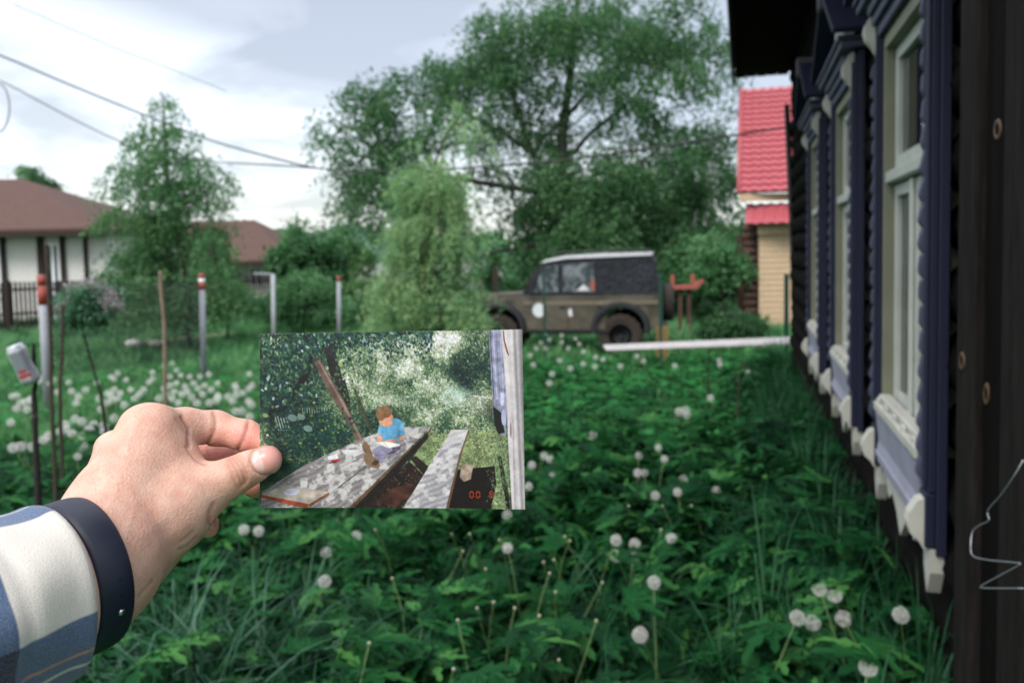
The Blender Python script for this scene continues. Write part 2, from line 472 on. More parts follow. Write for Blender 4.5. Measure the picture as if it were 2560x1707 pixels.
# knuckle bumps, tendons and veins under the skin
def bump_at(h, v, r, amt, z0=.36, z1=.5):
    global disp
    disp += amt*0.001*np.exp(-(((sh-h)**2+(sv-v)**2)/r**2))*dz(z0, z1)
bump_at(640, 300, 60, 1.0); bump_at(505, 415, 50, 1.6); bump_at(1150, 520, 55, 0.6)
for pts, w, amt in (([(650, 320), (600, 520), (520, 760)], 26, 0.25), ([(530, 450), (510, 600), (460, 760)], 22, 0.2),
                    ([(760, 260), (850, 420), (870, 560), (800, 720)], 30, 0.25), ([(1000, 560), (880, 700), (700, 850)], 30, 0.25),
                    ([(620, 560), (660, 700), (600, 880), (520, 1000)], 14, 0.15), ([(900, 800), (780, 900), (690, 1040)], 30, 0.2)):
    disp += amt*0.001*np.exp(-(polydist(pts)/w)**2)*front
HV2 = HV + HN*disp[:, None]
def blob(h, v, r, z0=.3, z1=.6): return np.exp(-(((sh-h)**2+(sv-v)**2)/r**2))*dz(z0, z1)
red = 0.75*blob(1290, 390, 130, .462, .5) + 0.45*blob(1100, 420, 110, .462, .55) + 0.6*blob(1010, 460, 110, .476, .56) + 0.8*blob(1240, 640, 80, .47, .52) \
    + 0.75*blob(1030, 790, 90, .468, .56) + 0.35*blob(1330, 500, 90, .43, .47) + 0.18*blob(700, 280, 140) + 0.15*blob(480, 420, 90)
red = np.clip(red, 0, 1)
tan_ = np.clip(0.9*blob(1165, 540, 85, .43, .46) + 0.55*blob(1180, 620, 90, .43, .46) + 0.25*blob(520, 880, 200, .3, .5) + .3*blob(1040, 600, 110, .43, .46), 0, 1)
base = np.array([0.605, 0.395, 0.31])
col = base[None, :]*np.ones((len(HV), 1))
col = col*(1-red[:, None]) + red[:, None]*np.array([0.70, 0.27, 0.215])
col = col*(1-0.55*tan_[:, None]) + 0.55*tan_[:, None]*np.array([0.44, 0.25, 0.165])
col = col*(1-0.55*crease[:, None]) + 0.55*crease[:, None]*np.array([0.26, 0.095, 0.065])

t = NT('skin')
at_ = t.n('ShaderNodeVertexColor', layer_name='tint')
v_ = t.coord((1, 1, 1))
f1 = t.noise(v_, 90, 5, 0.6); f2 = t.noise(v_, 900, 3, 0.6); vor = t.n('ShaderNodeTexVoronoi'); vor.inputs['Scale'].default_value = 700; t.l(v_, vor.inputs['Vector'])
mott = t.ramp(f1, [(0.3, (0.94, 0.80, 0.78)), (0.7, (1.07, 1.09, 1.09))])
cc = t.mix(1.0, at_.outputs[0], mott, 'MULTIPLY')
fine = t.ramp(f2, [(0.3, (0.93, 0.9, 0.9)), (0.7, (1.05, 1.05, 1.05))]); cc = t.mix(1.0, cc, fine, 'MULTIPLY')
hm = t.n('ShaderNodeMath', operation='ADD'); t.l(vor.outputs['Distance'], hm.inputs[0]); t.l(f2, hm.inputs[1])
b_ = t.pbr(cc, 0.52, 0, t.bump(hm.outputs[0], 0.30, 0.0006), 0.4)
b_.inputs['Subsurface Weight'].default_value = 0.25; b_.inputs['Subsurface Radius'].default_value = (1.0, 0.25, 0.12); b_.inputs['Subsurface Scale'].default_value = 0.004
M_SKIN = t.m

person_root = thing('person', 'left hand reaching in from the side and holding a small colour print by its edge', 'person', cam2world(hp(470, 985, .395)))
off = wloc(person_root)
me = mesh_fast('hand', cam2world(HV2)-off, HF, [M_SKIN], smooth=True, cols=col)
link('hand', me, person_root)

# ---- nails (curved plates lying on the finger ends)
def nail(cx, cy, ax_l, ax_w, ang, lift, d0, squar=2.6, lun=True):
    th = math.radians(ang); e1 = np.array([math.cos(th), math.sin(th)]); e2 = np.array([-e1[1], e1[0]])
    R, Kn = 12, 36; pts = [(0, 0)]
    for i in range(1, R+1):
        for k in range(Kn):
            a = 2*math.pi*k/Kn; ca, sa = math.cos(a), math.sin(a)
            q = (abs(ca)**squar+abs(sa)**squar)**(-1/squar)
            pts.append((i/R*q*ca, i/R*q*sa))
    pts = np.array(pts); XY = np.array([cx, cy]) + pts[:, :1]*ax_l*e1 + pts[:, 1:]*ax_w*e2
    d, P = trace(XY[:, 0], XY[:, 1], d0)
    N = grad(P); rr = np.max(np.abs(pts), axis=1); rr = np.sqrt((pts**2).sum(1)); 
    lf = lift*(1-np.clip((rr-0.72)/0.28, 0, 1)**2*1.3)
    P = P + N*lf[:, None]*0.001
    F = [(0, 1+k, 1+(k+1) % Kn) for k in range(Kn)]
    for i in range(R-1):
        for k in range(Kn):
            a = 1+i*Kn+k; b = 1+i*Kn+(k+1) % Kn; F.append((a, a+Kn, b+Kn, b))
    cl = np.tile(np.array([0.62, 0.30, 0.255]), (len(P), 1))
    if lun:
        l = np.clip((-pts[:, 0]-0.30+0.25*(pts[:, 1]-0.1)**2*-1.0)/0.06, 0, 1)*np.clip((0.9-rr)/0.1+1, 0, 1)
        cl = cl*(1-0.75*l[:, None]) + 0.75*l[:, None]*np.array([0.70, 0.50, 0.46])
    tipw = np.clip((pts[:, 0]-0.86)/0.06, 0, 1); cl = cl*(1-0.3*tipw[:, None]) + 0.3*tipw[:, None]*np.array([0.75, 0.6, 0.52])
    return P, F, cl
t = NT('fingernail'); vc = t.n('ShaderNodeVertexColor', layer_name='tint')
t.pbr(vc.outputs[0], 0.28, 0, None, 0.5, Subsurface_Weight=0.1, Subsurface_Scale=0.003); M_NAIL = t.m
P, F, cl = nail(1300, 481, 76, 70, -16, 0.5, .43, 2.4)
link('fingernail', mesh_fast('fingernail', cam2world(P)-off, F, [M_NAIL], smooth=True, cols=cl), person_root)
P, F, cl = nail(1040, 800, 40, 24, 102, 0.4, .45, 2.3, False)
link('fingernail', mesh_fast('fingernail', cam2world(P)-off, F, [M_NAIL], smooth=True, cols=cl*0.9), person_root)

# ---- fine hair along the wrist edge
t = NT('arm_hair'); t.pbr((0.16, 0.10, 0.06), 0.5); M_HAIR = t.m
HVt = []; HFt = []
cand = np.where((HN[:, 2] < 0.25) & (sv > 420) & (sv < 900) & (sh < 640))[0]
for i in nr.choice(cand, 200):
    p = HV2[i]; nn = HN[i]; dirv = np.array([-0.3, 0.5, 0.1]) if rnd.random() < .5 else np.array([-0.6, -0.2, 0])
    dirv = dirv + nr.normal(0, .35, 3); dirv = dirv - 0.75*(dirv@nn)*nn; dirv /= np.linalg.norm(dirv)
    L = 0.003+0.004*rnd.random(); w = 0.00004; sd_ = np.cross(dirv, nn)
    a = p; b = p+dirv*L*0.5+nn*L*0.22; c2 = p+dirv*L+nn*L*0.22
    k = len(HVt); HVt += [a-sd_*w, a+sd_*w, b+sd_*w, b-sd_*w, c2]; HFt += [(k, k+1, k+2, k+3), (k+3, k+2, k+4)]
o = link('arm_hair', mesh_fast('arm_hair', cam2world(np.array(HVt))-off, HFt, [M_HAIR]), person_root); o['kind'] = 'stuff'
# ---- wristband: a dark blue rubber strap with a steel pin
def frame_of(a, b):
    d = (b-a)/np.linalg.norm(b-a); x = np.cross(d, (0, 1.0, 0)); x /= np.linalg.norm(x); y = np.cross(x, d); return d, x, y
def ring_mesh(c, d, x, y, r, prof, seg=96, ell=(1, 1), wob=None, rough=0.0):
    V = []; F = []; n = len(prof)
    for k in range(seg):
        th = 2*math.pi*k/seg
        for (s_, dr) in prof:
            rr = r+dr
            V.append(c + d*s_ + x*math.cos(th)*rr*ell[0] + y*math.sin(th)*rr*ell[1])
    for k in range(seg):
        for i in range(n):
            F.append((k*n+i, k*n+(i+1) % n, ((k+1) % seg)*n+(i+1) % n, ((k+1) % seg)*n+i))
    return V, F
BAND_C = hp(BC[0], BC[1], BC[2]); BAND_D = hp(BC[3], BC[4], BC[5])
d_, x_, y_ = frame_of(BAND_C, BAND_D)
hw = 0.0084
prof = [(-hw, 0), (-hw, .0010), (-hw+.0006, .0019), (-hw*0.6, .0026), (0, .0028), (hw*0.6, .0026), (hw-.0006, .0019), (hw, .0010), (hw, 0), (0, -0.0003)]
V, F = ring_mesh(BAND_C, d_, x_, y_, BAND_R, prof, 120, BAND_ELL)
t = NT('rubber'); v_ = t.coord((1, 1, 1)); f_ = t.noise(v_, 60, 4)
t.pbr(t.ramp(f_, [(0.3, (0.006, 0.009, 0.022)), (0.7, (0.010, 0.014, 0.032))]), 0.48, 0, t.bump(t.noise(v_, 1500, 2), 0.1, 0.0003), 0.45); M_RUBBER = t.m
band = thing('wristband', 'smooth dark navy rubber strap round the wrist with a small steel pin', 'wristband', cam2world(BAND_C))
boff = wloc(band)
link('strap', mesh_fast('strap', cam2world(np.array(V))-boff, F, [M_RUBBER], smooth=True), band)
t = NT('steel'); t.pbr((0.6, 0.6, 0.62), 0.25, 1.0); M_STEEL = t.m
def on_band(th, s_, up_):
    return BAND_C + d_*s_ + (x_*math.cos(th)*BAND_ELL[0] + y_*math.sin(th)*BAND_ELL[1])*(BAND_R+up_)
def band_angle(h, v):
    best = None
    for k in range(720):
        th = math.radians(k/2); p = on_band(th, 0, 0)
        hh = (p[0]/p[2]*FPX+CX)*HS; vv = ((-p[1]/p[2]*FPX+CY)-900)*HS
        e = (hh-h)**2+(vv-v)**2 + (1e6 if p[2] > BAND_C[2]+0.004 else 0)
        if best is None or e < best[0]: best = (e, th)
    return best[1]
tp = band_angle(582, 1216)
pin = MB(); pc = on_band(tp, 0.001, .0027); nn_ = (pc-BAND_C-d_*((pc-BAND_C)@d_)); nn_ /= np.linalg.norm(nn_)
e1 = d_; e2 = np.cross(nn_, d_)
Vp = []; Fp = []
for i in range(1, 5):
    for k in range(16):
        a = 2*math.pi*k/16; rr = .0016*math.sin(i/4*math.pi/2); hh = .0009*math.cos(i/4*math.pi/2)
        Vp.append(pc+(e1*math.cos(a)+e2*math.sin(a))*rr+nn_*hh)
Vp.append(pc+nn_*.0009); Fp = [(64, k, (k+1) % 16) for k in range(16)]
for i in range(3):
    for k in range(16): Fp.append((i*16+k, (i+1)*16+k, (i+1)*16+(k+1) % 16, i*16+(k+1) % 16))
link('pin', mesh_fast('pin', cam2world(np.array(Vp))-boff, Fp, [M_STEEL], smooth=True), band)
hl = MB()
t = NT('strap_hole'); t.pbr((0.002, 0.002, 0.004), 0.8); M_HOLE = t.m
for th_k in (-0.22, -0.42):
    cc_ = on_band(tp+th_k*(1 if True else 1), 0.001, .00285); Vh = [cc_]; n2_ = (cc_-BAND_C-d_*((cc_-BAND_C)@d_)); n2_ /= np.linalg.norm(n2_); q2 = np.cross(n2_, d_)
    for k in range(14):
        a = 2*math.pi*k/14; Vh.append(cc_+(d_*math.cos(a)+q2*math.sin(a))*.0010)
    link('strap_hole', mesh_fast('strap_hole', cam2world(np.array(Vh))-boff, [(0, 1+k, 1+(k+1) % 14) for k in range(14)], [M_HOLE]), band)

# ---- flannel sleeve: part of the person, checked in cream, blue and navy
def sleeve():
    c0 = hp(*SLV[0:3]); c1 = hp(*SLV[3:6]); d, x, y = frame_of(c0, c1); L = 0.20
    na, nb = 150, 90; V = []; UVs = []; F = []
    for j in range(nb+1):
        s_ = -L*(j/nb)
        for i in range(na):
            th = 2*math.pi*i/na
            r = SLV_R*(1+0.25*(j/nb)) + 0.0012*math.sin(3*th+1+9*s_/L) + 0.0004*math.sin(2*th+24*j/nb) * min(1, j/12)
            r += 0.0008*math.sin(60*s_/L*0.35+2.5*math.sin(th*2+1.3)+th)*min(1, j/10) + 0.0009*math.sin(9*th+31*j/nb)*min(1, j/16)
            r += 0.0009*math.exp(-((j-1)/1.6)**2) - 0.0012*math.exp(-((j-13)/1.4)**2)
            V.append(c0 + d*s_ + x*math.cos(th)*r*SLV_ELL[0] + y*math.sin(th)*r*SLV_ELL[1]); UVs.append((i/na, j/nb))
    n0 = len(V)
    for i in range(na):      # turned-in edge
        th = 2*math.pi*i/na; r = SLV_R-0.003
        V.append(c0 + d*0.0002 + x*math.cos(th)*(SLV_R-0.0012)*SLV_ELL[0] + y*math.sin(th)*(SLV_R-0.0012)*SLV_ELL[1]); UVs.append((i/na, 0))
    for i in range(na):
        th = 2*math.pi*i/na; V.append(c0 - d*0.03 + x*math.cos(th)*(SLV_R-0.003)*SLV_ELL[0] + y*math.sin(th)*(SLV_R-0.003)*SLV_ELL[1]); UVs.append((i/na, 0.1))
    for j in range(nb):
        for i in range(na):
            i2 = (i+1) % na; F.append((j*na+i, (j+1)*na+i, (j+1)*na+i2, j*na+i2))
    for i in range(na):
        i2 = (i+1) % na; F.append((i, i2, n0+i2, n0+i)); F.append((n0+i, n0+i2, n0+na+i2, n0+na+i))
    me = mesh_fast('sleeve', cam2world(np.array(V))-off, F, smooth=True, uv=np.array(UVs))
    return me
def plaid_image():
    Wd, Hd = 1024, 1024
    u = (np.arange(Wd)+.5)/Wd; v = (np.arange(Hd)+.5)/Hd
    cream = np.array([0.63, 0.60, 0.555]); blue = np.array([0.07, 0.12, 0.22]); navy = np.array([0.016, 0.024, 0.058])
    def bands(x, lst):
        o = np.zeros(len(x))
        for a, b, s_ in lst: o = np.maximum(o, s_*np.clip((x-a)/0.004+0.5, 0, 1)*np.clip((b-x)/0.004+0.5, 0, 1))
        return o
    A = bands(v, PV); B = bands(u, PU)
    D = A[:, None]*0.5+B[None, :]*0.5
    img = np.where(D[..., None] < 0.5, cream+(blue-cream)*(D[..., None]/0.5), blue+(navy-blue)*((D[..., None]-0.5)/0.5))
    for (a, b, c_) in PTHIN:
        mk = bands(u, [(a, b, 1)])[None, :, None]*0.75; img = img*(1-mk)+np.array(c_)*mk
    for (a, b, c_) in PTHINV:
        mk = bands(v, [(a, b, 1)])[:, None, None]*0.75; img = img*(1-mk)+np.array(c_)*mk
    rs = np.random.RandomState(3)
    tw = ((np.arange(Wd)[None, :]*1+np.arange(Hd)[:, None]) % 6 < 3)*0.10
    img = img*(1-tw[..., None]) * (0.90+0.2*rs.rand(Hd, Wd, 1))
    mel = rs.rand(Hd, Wd); dk = (D > 0.2)
    img = np.where((mel > 0.86)[..., None] & dk[..., None], img*0.6+cream*0.28, img)
    im = bpy.data.images.new('flannel', Wd, Hd, float_buffer=True, is_data=True)
    px = np.ones((Hd, Wd, 4), dtype=np.float32); px[..., :3] = img; im.pixels.foreach_set(px.ravel()); im.update(); im.pack()
    return im
t = NT('flannel'); ti = t.n('ShaderNodeTexImage', image=plaid_image()); 
uvn = t.n('ShaderNodeUVMap', uv_map='UVMap'); t.l(uvn.outputs[0], ti.inputs[0])
fz = t.noise(t.coord((1, 1, 1)), 1400, 3)
bb = t.pbr(ti.outputs[0], 0.95, 0, t.bump(fz, 0.5, 0.0008), 0.15, Sheen_Weight=0.25); M_FLANNEL = t.m
ms = sleeve(); ms.materials.append(M_FLANNEL)
sl = link('sleeve', ms, person_root); sl['label'] = 'cream, blue and navy checked flannel sleeve with a thin rust stripe'

# ---- the print itself ----------------------------------------------------
def paint_print():
    Wd, Hd = 1060, 716
    X0, Y0, X1, Y1 = 143.0, 143.0, 2060.0, 1428.0
    sx = Wd/(X1-X0); sy = Hd/(Y1-Y0)
    rs = np.random.RandomState(11)
    def vnoise(nx, ny):
        g = rs.rand(ny+2, nx+2); yy = np.linspace(0, ny, Hd, endpoint=False); xx = np.linspace(0, nx, Wd, endpoint=False)
        iy = yy.astype(int); ix = xx.astype(int); fy = yy-iy; fx = xx-ix; fy = fy*fy*(3-2*fy); fx = fx*fx*(3-2*fx)
        a = g[iy][:, ix]; b = g[iy][:, ix+1]; c = g[iy+1][:, ix]; d = g[iy+1][:, ix+1]
        return (a*(1-fx)+b*fx)*(1-fy)[:, None]+(c*(1-fx)+d*fx)*fy[:, None]
    def fb(nx, ny, o=4):
        s = 0; a = 1; t_ = 0
        for k in range(o): s = s+a*vnoise(nx*2**k, ny*2**k); t_ += a; a *= .55
        return s/t_
    n_lo = fb(5, 4); n_hi = fb(40, 30, 3); n_mid = fb(14, 10, 4)
    GX, GY = np.meshgrid(X0+(np.arange(Wd)+.5)/sx, Y0+(np.arange(Hd)+.5)/sy)
    img = np.zeros((Hd, Wd, 3))
    def gb(x, y, rx, ry): return np.exp(-(((GX-x)/rx)**2+((GY-y)/ry)**2))
    B = 0.44+0.0*GX
    B += .30*gb(1000, 480, 420, 260)+.25*gb(1350, 230, 420, 130)+.36*gb(1560, 210, 170, 120)-.25*gb(1700, 420, 170, 190)+.28*gb(1560, 610, 150, 90)
    B += -.22*gb(380, 420, 260, 230)+.30*gb(240, 230, 100, 70)-.24*gb(580, 900, 280, 190)+.10*gb(250, 980, 100, 100)+.18*gb(1500, 780, 300, 120)+.25*gb(1750, 900, 180, 120)-.12*gb(1100, 720, 120, 60)
    B += -.2*gb(250, 700, 110, 160)
    B = B+0.75*(n_mid-.5)+.2*(n_lo-.5)
    stops = np.array([0, .22, .42, .62, .82, 1.05]); 
    cols = np.array([(10, 26, 24), (20, 52, 46), (52, 88, 62), (112, 140, 92), (176, 196, 156), (228, 238, 236)], float)
    def pal(b):
        b = np.clip(b, 0, 1.05); return np.stack([np.interp(b, stops, cols[:, i]) for i in range(3)], -1)
    img = pal(B-.12+.3*(n_hi-.5))
    def dab(cx, cy, a, b, ang, c, al=1.0):
        px_, py_ = (cx-X0)*sx, (cy-Y0)*sy; a *= sx; b *= sx; R = int(max(a, b))+2
        x0, x1 = max(0, int(px_)-R), min(Wd, int(px_)+R+1); y0, y1 = max(0, int(py_)-R), min(Hd, int(py_)+R+1)
        if x0 >= x1 or y0 >= y1: return
        xx = np.arange(x0, x1)+.5-px_; yy = (np.arange(y0, y1)+.5-py_)[:, None]; ca, sa = math.cos(ang), math.sin(ang)
        q = np.sqrt(((xx*ca+yy*sa)/a)**2+((-xx*sa+yy*ca)/b)**2); mk = np.clip((1-q)*min(a, b)+.5, 0, 1)[..., None]*al
        img[y0:y1, x0:x1] = img[y0:y1, x0:x1]*(1-mk)+np.array(c, float)*mk
    for k in range(21000):
        x = rs.uniform(X0, 1900); y = rs.uniform(Y0, 1100); ix = min(Wd-1, int((x-X0)*sx)); iy = min(Hd-1, int((y-Y0)*sy))
        b = B[iy, ix]+rs.normal(0, .17); s_ = rs.uniform(3.5, 9)
        if x < 500 and y < 700: s_ *= 1.7
        c = pal(np.array([b]))[0]; c = c*rs.uniform(.85, 1.15); c[0] += rs.uniform(-6, 16)
        if y < 520: ang = rs.normal(1.3, .5)
        else: ang = rs.uniform(0, 3.14)
        dab(x, y, s_*1.35, s_*.62, ang, np.clip(c, 0, 245), .9)
    def mask(P, soft=1.0):
        P = np.array(P, float); x = (P[:, 0]-X0)*sx; y = (P[:, 1]-Y0)*sy
        x0, x1 = int(max(0, x.min()-2)), int(min(Wd, x.max()+3)); y0, y1 = int(max(0, y.min()-2)), int(min(Hd, y.max()+3))
        if x0 >= x1 or y0 >= y1: return None
        S = 3; xs = x0+(np.arange((x1-x0)*S)+.5)/S; ys = y0+(np.arange((y1-y0)*S)+.5)/S
        ins = np.zeros((len(ys), len(xs)), bool)
        for i in range(len(x)):
            j = (i+1) % len(x); xa, ya, xb, yb = x[i], y[i], x[j], y[j]
            if ya == yb: continue
            cond = ((ys < ya) != (ys < yb)); xi = xa+(ys-ya)/(yb-ya)*(xb-xa)
            ins ^= cond[:, None] & (xs[None, :] < xi[:, None])
        m_ = ins.reshape(y1-y0, S, x1-x0, S).mean((1, 3)); return slice(y0, y1), slice(x0, x1), m_
    def poly(P, c, tex=0.0, al=1.0, tfield=None):
        r = mask(P)
        if r is None: return
        ys, xs, m_ = r; c = np.array(c, float)
        f = np.ones(m_.shape) if tex == 0 else 1+tex*2*((n_hi if tfield is None else tfield)[ys, xs]-.5)
        mm = (m_*al)[..., None]; img[ys, xs] = img[ys, xs]*(1-mm)+np.clip(c*f[..., None], 0, 250)*mm
    def strip(P, w, c, tex=.25, al=1.0):
        P = np.array(P, float); w = w if hasattr(w, '__len__') else [w]*len(P); Lf = []; Rt = []
        for i in range(len(P)):
            t_ = P[min(i+1, len(P)-1)]-P[max(i-1, 0)]; t_ = t_/np.linalg.norm(t_); nn = np.array([-t_[1], t_[0]])
            Lf.append(P[i]+nn*w[i]/2); Rt.append(P[i]-nn*w[i]/2)
        poly(Lf+Rt[::-1], c, tex, al)
    # pale pickets glimpsed between the leaves
    for x in range(1120, 1310, 17): strip([(x, 610), (x+2, 690)], 7, (168, 186, 160), .2, .75)
    for x in range(1690, 1850, 15): strip([(x, 570+(x-1690)*.1), (x+2, 760)], 7, (150, 140, 120), .2, .7)
    strip([(1680, 612), (1835, 632)], 10, (190, 190, 180)); 
    for x in range(255, 350, 20): strip([(x, 750), (x+30, 860)], 8, (200, 212, 196), .2, .7)
    for x in range(440, 640, 18): strip([(x, 690), (x+2, 735)], 6, (190, 205, 170), .2, .6)
    for k in range(420):      # wispy pale branches
        x = rs.normal(1560, 60); y = rs.normal(620, 40); a = rs.normal(-.75, .35); L = rs.uniform(20, 60)
        strip([(x, y), (x+L*math.cos(a), y+L*math.sin(a))], 2.2, (176, 208, 190), 0, .5)
    for k in range(260): x, y = rs.normal(1540, 190), rs.normal(1010, 70); dab(x, y, 12, 4, rs.uniform(-1, 1), (150, 168, 122), .7)
    # open grass and earth at right
    poly([(1380, 900), (1930, 850), (1960, 1428), (1000, 1428)], (120, 140, 92), .5)
    for k in range(3500):
        x = rs.uniform(1340, 1960); y = rs.uniform(860, 1428); b = .62+.35*(n_mid[min(Hd-1, int((y-Y0)*sy)), min(Wd-1, int((x-X0)*sx))]-.5)+rs.normal(0, .2)
        dab(x, y, rs.uniform(3, 9), 2.6, rs.uniform(0, 3.1), pal(np.array([b]))[0]*np.array([1.05, 1.0, .85]), .9)
    poly([(840, 1428), (1240, 1090), (1350, 1200), (1180, 1428)], (38, 26, 24), .5)
    for k in range(700):
        x = rs.uniform(900, 1340); y = rs.uniform(1120, 1428)
        if y > 1428-(x-840)*.84: dab(x, y, rs.uniform(3, 10), 3, rs.uniform(0, 3), np.array([(74, 50, 42), (30, 18, 18), (120, 100, 88)][rs.randint(3)])*rs.uniform(.6, 1.1), .8)
    poly([(1000, 1380), (1100, 1290), (1260, 1250), (1300, 1290), (1130, 1428)], (70, 42, 36), .5)
    poly([(1560, 1150), (1850, 1120), (1860, 1250), (1820, 1428), (1480, 1428)], (22, 14, 15), .5)
    poly([(1620, 1100), (1700, 1115), (1680, 1215), (1630, 1235), (1600, 1200)], (158, 140, 126), .3)
    strip([(1885, 1050), (1945, 1428)], 26, (20, 16, 18))
    strip([(1905, 1100), (1965, 1428)], 8, (60, 66, 50))
    # trees
    strip([(650, 225), (700, 430), (755, 620), (800, 760)], [70, 84, 60, 36], (34, 32, 32), .45)
    strip([(740, 500), (790, 640), (785, 800)], [70, 40, 22], (26, 30, 28), .4)
    strip([(845, 560), (900, 720), (965, 880)], [16, 34, 22], (66, 72, 48), .4)
    strip([(520, 290), (525, 390), (440, 520), (350, 640)], [26, 34, 40, 34], (20, 20, 22), .4)
    strip([(590, 250), (550, 330), (520, 410)], [12, 20, 16], (52, 58, 52), .4)
    strip([(395, 620), (300, 690), (200, 760)], [30, 70, 60], (16, 24, 24), .4)
    strip([(568, 345), (660, 520), (745, 670), (880, 935)], [50, 64, 60, 48], (104, 84, 76), .35)
    strip([(582, 350), (676, 520), (762, 670), (893, 932)], [10, 14, 14, 12], (150, 130, 118), .3, .8)
    strip([(556, 355), (642, 522), (728, 675), (866, 935)], [8, 12, 12, 8], (40, 32, 32), .3, .8)
    for k in range(1500):      # foreground leaves, darker and larger
        if rs.rand() < .5: x, y = rs.normal(300, 130), rs.normal(420, 210)
        else: x, y = rs.uniform(400, 1420), Y0+abs(rs.normal(0, 90))
        if y > 760 or abs(x-(568+(y-345)*.53)) < 40 and y > 330: continue
        c = [(22, 62, 54), (14, 40, 40), (46, 92, 66), (88, 124, 80), (150, 172, 170)][rs.choice(5, p=[.32, .3, .22, .11, .05])]
        dab(x, y, rs.uniform(10, 19), rs.uniform(6, 10), rs.normal(1.35, .6), np.array(c)*rs.uniform(.85, 1.15), .95)
    for k in range(260):
        x, y = rs.normal(740, 60), rs.uniform(230, 800); dab(x, y, rs.uniform(6, 12), rs.uniform(4, 6), rs.normal(1.3, .6), pal(np.array([rs.uniform(.15, .7)]))[0], .9)
    strip([(568, 345), (660, 520), (745, 670), (880, 935)], [50, 64, 60, 48], (104, 84, 76), .35)
    strip([(582, 350), (676, 520), (762, 670), (893, 932)], [12, 16, 16, 14], (150, 130, 118), .3, .8)
    for k in range(900):
        x, y = rs.normal(560, 150), rs.normal(900, 80)
        if y > 1000-(x-560)*.35: continue
        dab(x, y, rs.uniform(8, 15), rs.uniform(5, 8), rs.uniform(0, 3), np.array([(18, 62, 54), (12, 44, 42), (50, 96, 64), (110, 130, 60)][rs.choice(4, p=[.4, .33, .21, .06])])*rs.uniform(.8, 1.2), .9)
    for x, y, s_ in ((385, 765, 36), (450, 760, 30), (500, 845, 34), (880, 270, 16), (740, 378, 18), (185, 745, 22), (545, 655, 12)): 
        dab(x, y, s_, s_*.72, .3, (110, 140, 126) if s_ > 24 else (140, 168, 96), .9)
    # table
    dap = fb(44, 34, 4)
    T = [(1395, 838), (1212, 838), (1080, 850), (880, 930), (480, 1110), (160, 1310), (143, 1428), (800, 1428)]
    grain = np.zeros((Hd, Wd)); gq = fb(90, 90, 3); ca_, sa_ = math.cos(-.52), math.sin(-.52)
    uu = (GX*ca_+GY*sa_)*.010; vv = (-GX*sa_+GY*ca_)*.16; grain = .5+.25*np.sin(vv+2.2*np.sin(uu*1.7)+3*n_mid)+.25*np.sin(vv*2.7+uu+5*n_lo)
    poly(T, (134, 130, 131), .22, 1.0, grain)
    r = mask(T); ys, xs, m_ = r; lit = np.clip((dap[ys, xs]-.49)/.035, 0, 1)
    LB = (.0+.22*gb(900, 1060, 350, 130)+.3*gb(1250, 880, 170, 60)+.12*gb(700, 1250, 300, 120)-.5*gb(300, 1230, 200, 90)-.3*gb(1120, 1040, 120, 70))[ys, xs]
    lit = np.clip((dap[ys, xs]+LB*.35-.50)/.11, 0, 1)*m_*(.66+.14*grain[ys, xs]+.3*(n_mid[ys, xs]-.5))
    img[ys, xs] = img[ys, xs]*(1-lit[..., None])+np.array([214, 210, 210])*lit[..., None]
    for P in ([(1000, 1010), (160, 1400)], [(930, 1120), (715, 1280), (540, 1428)], [(760, 1060), (330, 1240)], [(560, 1100), (170, 1310)]): strip(P, 4, (88, 84, 84), 0, .55)
    strip([(930, 1120), (715, 1285)], 5, (46, 38, 36), 0, .9)
    poly([(1395, 842), (1400, 858), (1370, 905), (840, 1428), (796, 1428), (1385, 862)], (92, 70, 54), .4)
    poly([(1370, 880), (1380, 915), (1250, 1060), (900, 1428), (835, 1428)], (30, 22, 22), .4)
    poly([(1240, 1060), (1290, 1050), (1375, 1125), (1345, 1190)], (40, 30, 30), .4)
    # bench
    Bn = [(1545, 858), (1667, 858), (1625, 970), (1600, 1040), (1500, 1428), (1192, 1428)]
    poly(Bn, (158, 156, 162), .2, 1.0, grain); ys, xs, m_ = mask(Bn); lit = np.clip((dap[ys, xs]+(0.1*(GY < 1230))[ys, xs]-.51)/.12, 0, 1)*m_*(.62+.14*grain[ys, xs]+.3*(n_mid[ys, xs]-.5))
    img[ys, xs] = img[ys, xs]*(1-lit[..., None])+np.array([216, 212, 212])*lit[..., None]
    poly([(1667, 858), (1672, 872), (1612, 1050), (1520, 1428), (1498, 1428), (1600, 1040)], (104, 78, 62), .3)
    strip([(1330, 1235), (1500, 1330)], 5, (140, 138, 140), 0, .6)
    # board, cup, plate, small red thing
    poly([(155, 1328), (322, 1262), (655, 1312), (505, 1405)], (176, 166, 156), .25)
    poly([(150, 1330), (505, 1400), (500, 1428), (440, 1424), (150, 1352)], (150, 74, 52), .5)
    poly([(505, 1402), (655, 1312), (652, 1335), (505, 1426)], (112, 76, 56), .4)
    dab(378, 1310, 56, 24, -.12, (206, 212, 220)); dab(378, 1306, 50, 19, -.12, (182, 192, 204))
    poly([(440, 1235), (498, 1235), (492, 1278), (446, 1278)], (204, 206, 214)); dab(469, 1222, 27, 15, 0, (214, 212, 210)); dab(469, 1220, 20, 9, 0, (170, 160, 152))
    poly([(640, 1050), (715, 1030), (720, 1068), (650, 1078)], (216, 216, 222), .1); strip([(668, 1088), (728, 1078)], 18, (190, 40, 52), .3); strip([(655, 1100), (710, 1090)], 8, (36, 26, 34))
    poly([(745, 1005), (860, 1000), (915, 1030), (850, 1058), (760, 1030)], (206, 204, 210), .15); strip([(848, 1056), (910, 1030)], 4, (120, 40, 40), 0)
